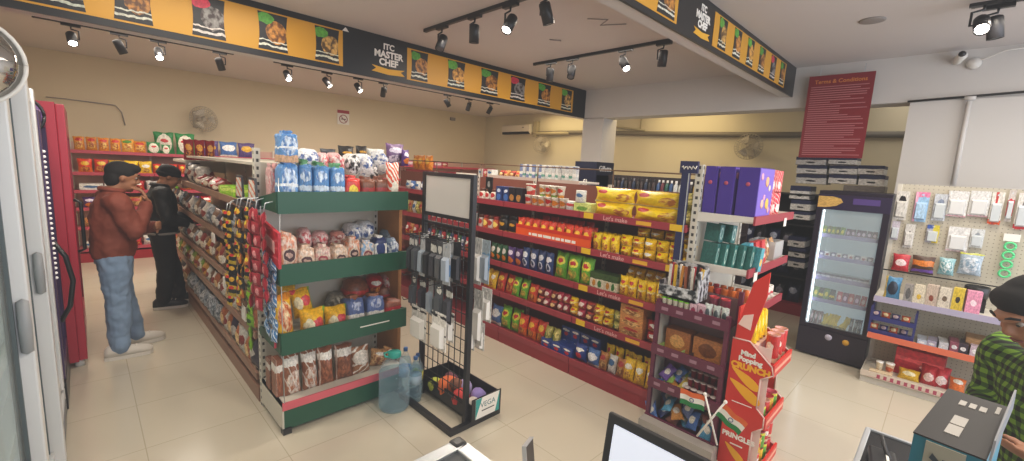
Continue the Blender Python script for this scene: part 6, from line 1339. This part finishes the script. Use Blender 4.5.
for i in range(6):
    a = 917 + i * 10.5; onshelf(a, a + 10, 340 + i * 1.2 if i < 3 else 336 + i * 2, .44, 4.98, 'flat_pack', 'packet', f'{ORD[i]} flat pale pack from the navy stand, orange edged shelf', 'box', (pk(['#b4bcc8', '#a8a4b8', '#c9ccd0', '#8a4a5a', '#3a3440', '#b8a8b4'][i], ('e', '#e0e0e0', .5, .5, .3, .2)),), .18)
v = put('wooden_box', 'box', 'tan carton partly hidden by the cashier on the shelf', 'box', (pk('#a8835a', ('b', '#8a6a44', 0, .3)),), (5.15, -.34, .44), (.22, .2, .13), (0, 0, FL))
onshelf(893, 944, 352, .095, 5.1, 'gift_carton', 'box', 'long red carton at the back of bottom pegboard shelf', 'box', (pk('#a8202c', ('b', '#c9484c', .55, .68), ('e', '#e0a0a0', .7, .45, .16, .1)),), .18)
onshelf(875, 883, 362, .095, 4.98, 'snack_cup', 'cup', 'pale cup at the post end, bottom pegboard shelf', 'cup', (pk('#d6c9ac', ('b', '#c98a4c', .1, .3)), wtxt), .07)
onshelf(884, 894, 364, .095, 4.98, 'snack_cup', 'cup', 'pale cup with orange print, second on bottom pegboard shelf', 'cup', (pk('#d9b89c', ('e', '#c9603c', .5, .5, .4, .2)), wtxt), .08)
onshelf(869, 893, 375.5, .095, 4.91, 'wooden_tray', 'tray', 'cream flat tray under the two pale cups', 'box', (pk('#cdb898'),), .07)
onshelf(897, 920, 371, .095, 4.96, 'snack_bag', 'packet', 'yellow crisp bag lying on the bottom pegboard shelf', 'bag', (pk('#e0b42c', ('e', '#f0e4b8', .5, .5, .3, .2)),), .1, (-.5, 0, FL))
onshelf(919, 937, 367, .095, 4.98, 'snack_bag', 'packet', 'red snack bag beside the yellow crisp bag', 'bag', (pk('#a82a30', ('e', '#e0c0b8', .5, .35, .3, .2)),), .1, (-.4, 0, FL))
onshelf(932, 950, 369, .095, 5.0, 'snack_bag', 'packet', 'red snack bag, second beside the yellow crisp bag', 'bag', (pk('#b8303c', ('e', '#e8d8d8', .5, .3, .34, .2)),), .1, (-.4, 0, FL))
onshelf(948, 966, 380, .095, 4.95, 'snack_bag', 'packet', 'orange snack bag closest to the black carton', 'bag', (pk('#d9702c', ('e', '#f0e8dc', .5, .7, .3, .16)),), .1, (-.5, 0, FL))

# stacked stock boxes in the alcove
stm = (pk('#20284e', ('b', '#d2d2d0', .02, .62), ('e', '#16161a', .5, .32, .16, .09), rough=.5),)
def stock(x0, x1, rows, lb, X_=6.62, depth=.34):
    for i, (ya_, yb_) in enumerate(rows):
        px_(x0 + (i % 2) * .6, x1 + (i % 2) * .6, ya_, yb_, X_ + depth / 2 - .02 * (i % 2), 'stock_box', 'box', f'navy and white stock box, {ORD[i]} from the top, {lb}', 'box', stm, depth, (0, 0, FL), 'navy stock boxes')
stock(799, 829, [(157.5, 165.5), (166, 174), (174.5, 184)], 'pile beside the purple boxes side')
stock(831, 859, [(158, 165), (166, 174.5), (175, 184)], 'middle pile over the fridge')
stock(860, 886, [(166, 175), (175.5, 186)], 'pile over the fridge near the pegboard')
stock(793, 813, [(186, 199), (200, 210), (211, 219)], 'low pile beside the lit fridge', 6.64)
stock(791, 808, [(236, 246), (247, 256), (257, 266)], 'lowest pile beside the lit fridge', 6.64)
grst = (pk('#77716c', ('b', '#5a5654', 0, .3)),)
px_(845, 886, 186, 195, 6.72, 'grey_carton', 'box', 'long grey carton on the rack just over the fridge', 'box', grst, .3)
for r_, (z, n) in enumerate(((.14, 7), (.5, 7), (.85, 6))):
    for i in range(n):
        put('stock_packet', 'packet', f'{ORD[i]} dark {"navy" if r_ < 2 else "black"} stock packet from the far end, {("base", "lower", "middle")[r_]} alcove shelf', 'bag', [(pk('#23284a', ('e', '#a8b0c4', .5, .6, .3, .16)),), (pk('#1a1a22', ('e', '#7a7a88', .5, .5, .3, .16)),)][(i + r_) % 2], (6.76, 2.3 - i * .16, z), (.15, .14, .26), (-.1, 0, FL), 'dark stock packets')
for i in range(7): put('black_roll', 'bundle', f'{ORD[i]} black rolled bundle from the far end, alcove rack', 'lump', (mat('roll_black', '#1c1c1e', .7),), (6.75, 2.3 - i * .13, 1.2), (.14, .2, .16), (0, 0, 0), 'black bundles in the alcove')
# white goods in the far-side cooler by the camera
for i in range(8): put('milk_pouch', 'pouch', f'{ORD[i]} pale milk pouch from the camera end, near cooler shelf', 'bag', (pk('#c9d2d0', ('e', '#8ab0a4', .5, .5, .3, .2)),), (-.36, 2.0 + i * .16, .91), (.13, .12, .2), (0, 0, FR), 'pale pouches in the near cooler')
for i in range(8): put('milk_pouch', 'pouch', f'{ORD[i]} pale milk pouch from camera end, cooler shelf above', 'bag', (pk('#c9cfd0', ('e', '#9ac0b4', .5, .5, .3, .2)),), (-.36, 2.0 + i * .16, 1.26), (.13, .12, .2), (0, 0, FR), 'pale pouches in the near cooler, upper')
# ------------------------------------------------------------------ people
def evaluated(o, name):
    dg = bpy.context.evaluated_depsgraph_get(); me = bpy.data.meshes.new_from_object(o.evaluated_get(dg)); me.name = name; return me
def fused(name, mb, m, parent, voxel, smooth=4, loc=(0, 0, 0), folds=0):
    """union of overlapping closed pieces into one skin"""
    me = mb.mesh(name, m); o = bpy.data.objects.new(name, me); COL.objects.link(o)
    r = o.modifiers.new('r', 'REMESH'); r.mode = 'VOXEL'; r.voxel_size = voxel; r.use_smooth_shade = True
    s = o.modifiers.new('s', 'SMOOTH'); s.iterations = smooth; s.factor = .5
    if folds:
        tx = bpy.data.textures.new('cloth_folds', 'CLOUDS'); tx.noise_scale = .11; tx.noise_depth = 2
        d = o.modifiers.new('d', 'DISPLACE'); d.texture = tx; d.strength = folds; d.mid_level = .5; d.texture_coords = 'LOCAL'
    me2 = evaluated(o, name); bpy.data.objects.remove(o)
    me2.materials.clear(); me2.materials.append(m)
    for p in me2.polygons: p.use_smooth = True; p.material_index = 0
    return link(name, me2, parent, loc)
def limb(mb, pts, rs, n=12):
    for p, r in zip(pts, rs): mb.ball(p, r, n)
    for i in range(len(pts) - 1): mb.tube([pts[i], pts[i + 1]], [rs[i], rs[i + 1]], n)
def trunk(mb, secs, n=18):
    """secs: (centre, half width sideways, half depth)"""
    vs = []
    for c, a, b_ in secs:
        for i in range(n):
            q = 2 * PI * i / n; vs.append((c[0] + b_ * math.cos(q), c[1] + a * math.sin(q), c[2]))
    fs = [(j * n + i, j * n + (i + 1) % n, (j + 1) * n + (i + 1) % n, (j + 1) * n + i) for j in range(len(secs) - 1) for i in range(n)]
    mb.add(vs, fs + [tuple(range(n))[::-1], tuple((len(secs) - 1) * n + i for i in range(n))])
def rotpts(M, mb):
    mb.v = [tuple(M @ Vector(v)) for v in mb.v]; return mb
def head_mb(c, tilt, scale=1.0):
    """head looking along +X, centre c; tilt > 0 looks down"""
    m = MB(); m.ball((-.008, 0, .03), (.098, .076, .095), 18).ball((.022, 0, -.035), (.07, .06, .075), 16).ball((.055, 0, -.085), (.03, .028, .022), 12)
    m.ball((.088, 0, .045), (.02, .05, .014), 12)                      # brow
    m.tube([(.086, 0, .035), (.108, 0, -.012), (.1, 0, -.022)], [.009, .014, .012], 10).ball((.098, .012, -.02), .009, 8).ball((.098, -.012, -.02), .009, 8)
    m.ball((.082, 0, -.05), (.014, .024, .007), 10).ball((.08, 0, -.06), (.014, .022, .008), 10)
    for s in (-1, 1): m.ball((.062, s * .04, -.02), (.025, .02, .02), 10); m.ball((-.012, s * .078, .0), (.018, .01, .028), 10)
    M = Matrix.Translation(c) @ Matrix.Rotation(tilt, 4, 'Y') @ Matrix.Scale(scale, 4)
    return rotpts(M, m), M
def hand(mb, wrist, palm_end, side, curl, s=1.0, up=(0, 0, 1)):
    """palm from wrist to palm_end, four unequal curled fingers and a thumb leaving the side of the palm"""
    w, p = Vector(wrist), Vector(palm_end); d = (p - w).normalized(); sd = Vector(side).normalized(); nrm = d.cross(sd).normalized()
    for k in (-1.5, -.5, .5, 1.5):
        b0 = p + sd * (k * .019 * s); mb.tube([w + sd * (k * .011 * s), b0], [.016 * s, .0125 * s], 8); mb.ball(b0, .0125 * s, 8)
        L_ = (.066, .075, .07, .055)[int(k + 1.5)] * s; a = curl
        q = b0
        for j, (fr_, r0, r1) in enumerate(((.45, .0105, .0095), (.32, .0095, .0085), (.23, .0085, .007))):
            e = q + (d * math.cos(a) + nrm * math.sin(a)) * (L_ * fr_); mb.tube([q, e], [r0 * s, r1 * s], 8); mb.ball(e, r1 * s, 8); q = e; a += curl * .8
    t0_ = w + (p - w) * .3 + sd * (-.026 * s)
    t1_ = t0_ + (d * .6 - sd * .75 + nrm * .25).normalized() * .035 * s; t2_ = t1_ + (d * .9 - sd * .2 + nrm * .4).normalized() * .03 * s
    mb.tube([w + (p - w) * .15, t0_, t1_, t2_], [.014 * s, .0135 * s, .0115 * s, .009 * s], 8); mb.ball(t2_, .009 * s, 8)
skin = mat('skin', '#9a6a4e', .55, noise=.05, nscale=20); hairm = mat('hair_black', '#131214', .85, noise=.3, nscale=60)
eye_w = mat('eye_white', '#8f867e', .4); eye_b = mat('eye_dark', '#1a1210', .2); lipm = mat('lip', '#7a443c', .5)
def face_bits(t, body, M):
    for s in (-1, 1):
        e = obj('eye', MB().ball((.0775, s * .03, .02), .0105, 10), eye_w, t); e.matrix_local = M.copy() if 0 else M
        q = obj('iris', MB().ball((.0845, s * .03, .017), .0062, 8), eye_b, e)
        b_ = obj('eyebrow', MB().tube([(.1, s * .014, .047), (.097, s * .032, .054), (.085, s * .05, .048)], .0045, 6), hairm, t); b_.matrix_local = M
    l = obj('mouth', MB().tube([(.088, -.02, -.055), (.097, 0, -.053), (.088, .02, -.055)], .0045, 6), lipm, t); l.matrix_local = M
def shoe(name, t, x, y, yaw, m, sole):
    o = MB(); secs = []
    for (u, w, h0, h) in ((-.085, .03, .0, .05), (-.06, .038, .0, .075), (-.01, .04, .0, .07), (.05, .043, 0, .06), (.11, .045, 0, .05), (.155, .036, 0, .035), (.175, .015, .0, .022)): secs.append((u, w, h))
    n = 10; vs = []
    for u, w, h in secs:
        for i in range(n):
            q = PI * i / (n - 1); vs.append((u, w * math.cos(q), .022 + h * math.sin(q) ** .7))
    fs = [(j * n + i, j * n + i + 1, (j + 1) * n + i + 1, (j + 1) * n + i) for j in range(len(secs) - 1) for i in range(n - 1)]
    fs += [(j * n, (j + 1) * n, (j + 1) * n + n - 1, j * n + n - 1) for j in range(len(secs) - 1)] + [tuple(range(n)), tuple((len(secs) - 1) * n + i for i in range(n))]
    s_ = obj(name, o.add(vs, fs, 0, True), m, t, (x, y, 0), (0, 0, yaw)); s_.scale = (1.2, 1.25, 1.25)
    pl = [(u, w * 1.06) for u, w, h in secs] + [(u, -w * 1.06) for u, w, h in secs[::-1]]
    obj('sole', MB().prism(pl, 'z', 0.001, .024), sole, s_); 
    for k in range(3): obj('lace', MB().tube([(.02 + .03 * k, -.02, .086 - .006 * k), (.025 + .03 * k, .02, .086 - .006 * k)], .004, 5), sole, s_)
    return s_
def man(label, loc, rz, hgt, hipz, feet, sh, head_c, tilt, arms, top_m, leg_m, shoe_m, sole_m, lean=0, hem=.0, shoulders=.2):
    """local frame: faces +X, left is +Y"""
    t = thing('person', label, 'person', loc, rz)
    hips = {s: Vector((feet['hip'][0], s * .085, hipz)) for s in (-1, 1)}
    body = MB(); hm, M = head_mb(Vector(head_c), tilt)
    body.v += hm.v; o = 0; body.f += hm.f; body.m += hm.m; body.s += hm.s
    hx, hz = feet['hip'][0], hipz; S_ = Vector(sh); wa = shoulders
    tz = lambda f: (hx + (S_.x - hx) * f, 0, hz + (S_.z - hz) * f)
    secs = [(tz(-.12), .12, .1), (tz(0), .155, .11), (tz(.3), .135, .1), (tz(.65), .16, .115), (tz(.9), .165, .1), (tz(1.03), .1, .075)]
    trunk(body, secs)
    neck = [Vector(tz(.98)), Vector(tz(1.1)) * .5 + (M @ Vector((-.02, 0, -.06))) * .5, M @ Vector((-.015, 0, -.04))]; limb(body, neck, (.062, .055, .055))
    for s in (-1, 1):
        k, f = feet[s]; limb(body, [hips[s], Vector(k), Vector((f[0], f[1], .09))], (.085, .055, .042)); limb(body, [Vector((f[0], f[1], .06)), Vector((f[0] + .07, f[1], .045))], (.032, .024))
        e, w, pe2, side, curl = arms[s]; shp = S_ + Vector((0, s * wa, -.02)); limb(body, [Vector(tz(.92)), shp, Vector(e), Vector(w)], (.07, .055, .042, .028)); hand(body, w, pe2, side, curl)
    fused('body', body, skin, t, .0085, 3)
    # jacket
    j = MB(); sec2 = [(tz(hem), .185, .14), (tz(.1), .19, .15), (tz(.35), .18, .145), (tz(.65), .19, .145), (tz(.88), .195, .13), (tz(1.0), .135, .105), (tz(1.08), .092, .09), (tz(1.15), .078, .078)]
    trunk(j, sec2, 24)
    for s in (-1, 1):
        e, w, *_ = arms[s]; shp = S_ + Vector((0, s * wa, -.02)); e, w = Vector(e), Vector(w)
        limb(j, [Vector(tz(.9)) + Vector((0, s * .08, 0)), shp, e, e + (w - e) * .88], (.09, .085, .066, .05))
    fused('jacket', j, top_m, t, .011, 3, folds=.04)
    c_ = MB(); c_.tube([Vector(tz(1.14)) + Vector((.07 * math.cos(q), .078 * math.sin(q), -.012 * math.cos(q))) for q in [2 * PI * i / 16 for i in range(17)]], .02, 8); obj('collar', c_, top_m, t)
    # trousers
    p = MB(); trunk(p, [(tz(-.14), .13, .12), (tz(-.02), .17, .13), (tz(.12), .165, .125)], 20)
    for s in (-1, 1):
        k, f = feet[s]; limb(p, [hips[s] + Vector((0, 0, -.03)), Vector(k), Vector((f[0], f[1], .1))], (.115, .084, .07))
    fused('trousers', p, leg_m, t, .011, 3, folds=.04)
    for s in (-1, 1):
        k, f = feet[s]; shoe('shoe', t, f[0], f[1], f[2] if len(f) > 2 else 0, shoe_m, sole_m)
    face_bits(t, None, M)
    return t, M
jeans = mat('jeans', '#7f97b4', .8, noise=.16, nscale=9); rust = mat('rust_jacket', '#7c3a2a', .75, noise=.08, nscale=5); blkj = mat('black_jacket', '#121214', .7, noise=.1, nscale=6); blkt = mat('black_trousers', '#17171a', .8)
shw = mat('shoe_white', '#d2ccc2', .6); shb = mat('shoe_black', '#1a1a1d', .5); solew = mat('sole_white', '#ddd8cf', .6)
# man in rust jacket: hand to chin, other arm folded
t, M = man('man in rust jacket and pale jeans with hand at chin', (.165, 4.84, 0), .1, 1.63, .86, {'hip': (-.02,), -1: ((-.03, -.09, .46), (-.04, -.12, -.15)), 1: ((.03, .1, .46), (.1, .12, .1))}, (.0, 0, 1.335), (.075, 0, 1.495), .22,
    {-1: ((.09, -.24, 1.07), (.21, -.1, 1.3), (.185, -.06, 1.39), (0, 1, .2), .55), 1: ((.14, .22, 1.04), (.27, -.02, 1.08), (.28, -.1, 1.1), (0, 0, 1), .5)}, rust, jeans, shw, solew, hem=-.02)
h = MB().ball((-.022, 0, .055), (.104, .088, .085), 18).ball((-.058, 0, -.005), (.06, .08, .085), 14).ball((.045, 0, .095), (.062, .072, .04), 12)
ho = fused('hair', h, hairm, t, .009, 2); ho.matrix_local = M
# man in black: reading a packet, arms forward
t, M = man('man in black jacket and knit cap reaching to the beige shelf', (.6, 6.08, 0), -.05, 1.6, .85, {'hip': (-.01,), -1: ((.0, -.09, .45), (-.03, -.1, -.1)), 1: ((.06, .1, .45), (.12, .1, .1))}, (.0, 0, 1.3), (.085, 0, 1.445), .4,
    {-1: ((.03, -.24, 1.02), (.24, -.14, .94), (.32, -.12, .95), (0, 1, 0), .45), 1: ((.06, .23, 1.03), (.26, .1, .98), (.34, .08, 1.0), (0, 1, 0), .45)}, blkj, blkt, shb, solew, hem=.0)
h = MB().ball((-.018, 0, .06), (.108, .088, .082), 18).ball((-.03, 0, .03), (.1, .086, .06), 16)
ho = fused('knit_cap', h, mat('cap_black', '#17171b', .9), t, .009, 2); ho.matrix_local = M
ro = obj('cap_rim', MB().tube([(-.012 + .105 * math.cos(q), .086 * math.sin(q), .035 + .012 * math.cos(q)) for q in [2 * PI * i / 24 for i in range(25)]], .013, 8), mat('cap_black', '#17171b', .9), t); ro.matrix_local = M
hb = obj('hem_band', MB().tube([(.0 + .142 * math.cos(q), .184 * math.sin(q), .845) for q in [2 * PI * i / 24 for i in range(25)]], .014, 8), mat('hem_grey', '#8a8680', .8), t)
put('snack_packet', 'packet', 'small pale packet held by the man in black', 'bag', (pk('#b8b4ac', ('e', '#8a3a34', .5, .5, .3, .2)),), (.96, 6.07, .97), (.1, .03, .14), (-.9, 0, FL))
# cashier
plaid, nt, b = nm('green_plaid')
N, L = nt.nodes.new, nt.links.new
tc = N('ShaderNodeTexCoord'); sp = N('ShaderNodeSeparateXYZ'); L(tc.outputs['Object'], sp.inputs[0])
def stripe(o, f_, w):
    a = N('ShaderNodeMath'); a.operation = 'MULTIPLY'; a.inputs[1].default_value = f_; L(o, a.inputs[0]); q = N('ShaderNodeMath'); q.operation = 'FRACT'; L(a.outputs[0], q.inputs[0])
    l = N('ShaderNodeMath'); l.operation = 'LESS_THAN'; l.inputs[1].default_value = w; L(q.outputs[0], l.inputs[0]); return l.outputs[0]
sa = N('ShaderNodeMath'); L(sp.outputs[0], sa.inputs[0]); L(sp.outputs[1], sa.inputs[1])
ad = N('ShaderNodeMath'); L(stripe(sa.outputs[0], 26, .5), ad.inputs[0]); L(stripe(sp.outputs[2], 26, .5), ad.inputs[1])
dv = N('ShaderNodeMath'); dv.operation = 'MULTIPLY'; dv.inputs[1].default_value = .5; L(ad.outputs[0], dv.inputs[0])
rp = N('ShaderNodeValToRGB'); rp.color_ramp.elements[0].color = lin('#6f9a2c'); rp.color_ramp.elements[1].color = lin('#12160f'); e = rp.color_ramp.elements.new(.5); e.color = lin('#3a5a1c')
L(dv.outputs[0], rp.inputs[0]); L(rp.outputs[0], b.inputs['Base Color']); b.inputs['Roughness'].default_value = .8
t, M = man('cashier in green checked shirt looking down behind the till counter', (2.47, -.385, 0), 2.3, 1.5, .66, {'hip': (-.05,), -1: ((.3, -.1, .5), (.25, -.1, 0)), 1: ((.3, .1, .5), (.25, .1, 0))}, (.02, 0, 1.13), (.17, 0, 1.33), .6,
    {-1: ((.0, -.25, .9), (.17, -.1, .88), (.25, -.07, .885), (0, 1, 0), .4), 1: ((.1, .25, .92), (.38, .3, .985), (.46, .31, .985), (0, 1, 0), .4)}, plaid, blkt, shb, solew)
h = MB().ball((-.022, 0, .055), (.106, .09, .085), 18).ball((-.055, 0, .01), (.065, .08, .075), 14).ball((.03, 0, .09), (.062, .076, .042), 12)
ho = fused('hair', h, hairm, t, .009, 2); ho.matrix_local = M
st = thing('stool', 'black stool the cashier sits on behind the till counter', 'stool', (2.5, -.42, 0)); obj('seat', MB().lathe([(.15, .5), (.17, .52), (.17, .55), (.15, .565)], 20), blackp, st)
for k in range(4): obj('leg', MB().tube([(.12 * math.cos(PI / 4 + k * PI / 2), .12 * math.sin(PI / 4 + k * PI / 2), .5), (.19 * math.cos(PI / 4 + k * PI / 2), .19 * math.sin(PI / 4 + k * PI / 2), 0)], .012, 8), black, st)

# ------------------------------------------------------------------ light and camera
def lamp(kind, name, loc, e, col='#fff1dc', size=.3, aim=None, angle=2.2, blend=.6, shape=None):
    l = bpy.data.lights.new(name, kind); l.energy = e; l.color = lin(col)[:3]
    if kind == 'SPOT': l.spot_size = angle; l.spot_blend = blend; l.shadow_soft_size = size
    elif kind == 'AREA':
        l.size = size
        if shape: l.shape = 'RECTANGLE'; l.size, l.size_y = shape
    else: l.shadow_soft_size = size
    o = bpy.data.objects.new(name, l); COL.objects.link(o); o.location = loc
    if aim: o.rotation_euler = (Vector(aim)).to_track_quat('-Z', 'Y').to_euler()
    return o
LAMPS = [(.02, 7.0, (0, -.3, -1)), (.78, 7.0, (0, .3, -1)), (2.3, 7.0, (0, .5, -1)), (2.9, 7.0, (0, .4, -1)), (3.4, 7.0, (.2, .3, -1)), (5.4, 7.0, (.3, .2, -1)),
         (2.5, 2.75, (-.4, .1, -1)), (2.6, 3.6, (.5, .1, -1)), (4.2, 2.7, (-.6, -.1, -1)), (4.3, 3.7, (.2, .2, -1)), (4.6, -.05, (.3, .3, -1)), (1.2, .2, (0, .7, -1)), (3.2, -.6, (0, .6, -1)), (-.2, 3.0, (.2, .2, -1))]  # closing entries sit off any rail: unseen spots added as fill
for i, (x, y, a) in enumerate(LAMPS): lamp('SPOT', 'track_and_fill_lamp', (x, y, 2.9), 95, '#fff2e0', .12, a, 2.5, .9)
for x, y, c_ in ((.8, 3.6, 0), (3.9, 3.2, 0), (.8, 7.3, 0), (4.5, 7.3, 0), (2.0, -1.2, 0), (4.6, -1.0, 0), (7.3, 3.6, 1), (7.3, 6.5, 1), (7.4, .2, 0)):  # unseen area lamps added as ceiling fill; the warm ones tint the alcove wall
    lamp('AREA', 'ceiling_fill', (x, y, 3.06), 26 if y > .5 or x < 7 else 12, '#ffe0a6' if c_ else '#fff3e4', 1.4, (0, 0, -1))
lamp('AREA', 'shopfront_fill', (3.0, -2.9, 1.7), 170, '#eef3ff', 3, (0, 1, .05), shape=(7, 2.4))  # unseen area lamp added as fill for an assumed open shopfront
w = bpy.data.worlds.new('daylight'); SC.world = w; w.use_nodes = True
bg = w.node_tree.nodes['Background']; bg.inputs[0].default_value = lin('#d4dae4'); bg.inputs[1].default_value = .55
cam = bpy.data.cameras.new('camera'); cam.sensor_width = 36; cam.lens = F / 1024 * 36; cam.clip_start = .02
co = bpy.data.objects.new('camera', cam); COL.objects.link(co)
rgt = Vector((_dX.x, _dY.x, _dZ.x)); dwn = Vector((_dX.y, _dY.y, _dZ.y)); fwd = Vector((_dX.z, _dY.z, _dZ.z))
m4 = Matrix(((rgt.x, -dwn.x, -fwd.x, 0), (rgt.y, -dwn.y, -fwd.y, 0), (rgt.z, -dwn.z, -fwd.z, H), (0, 0, 0, 1)))
co.matrix_world = m4; SC.camera = co
SC.view_settings.view_transform = 'Standard'; SC.view_settings.look = 'None'; SC.view_settings.exposure = -.1; SC.view_settings.gamma = 1
SC.cycles.use_denoising = True; SC.cycles.max_bounces = 8; SC.cycles.transparent_max_bounces = 24; SC.cycles.sample_clamp_indirect = 4
vs = SC.view_settings; vs.use_curve_mapping = True; cm = vs.curve_mapping
cv = cm.curves[3]; cv.points[0].location = (0, .025); cv.points[1].location = (1, .985); cv.points.new(.25, .27); cv.points.new(.7, .71); cm.update()
dups = {k: v for k, v in LABELS.items() if len(v) > 1}
if dups: print('DUP LABELS', {k: len(v) for k, v in dups.items()})
bad = [k for k in LABELS if not 4 <= len(k.split()) <= 16]
if bad: print('WORDS', bad)
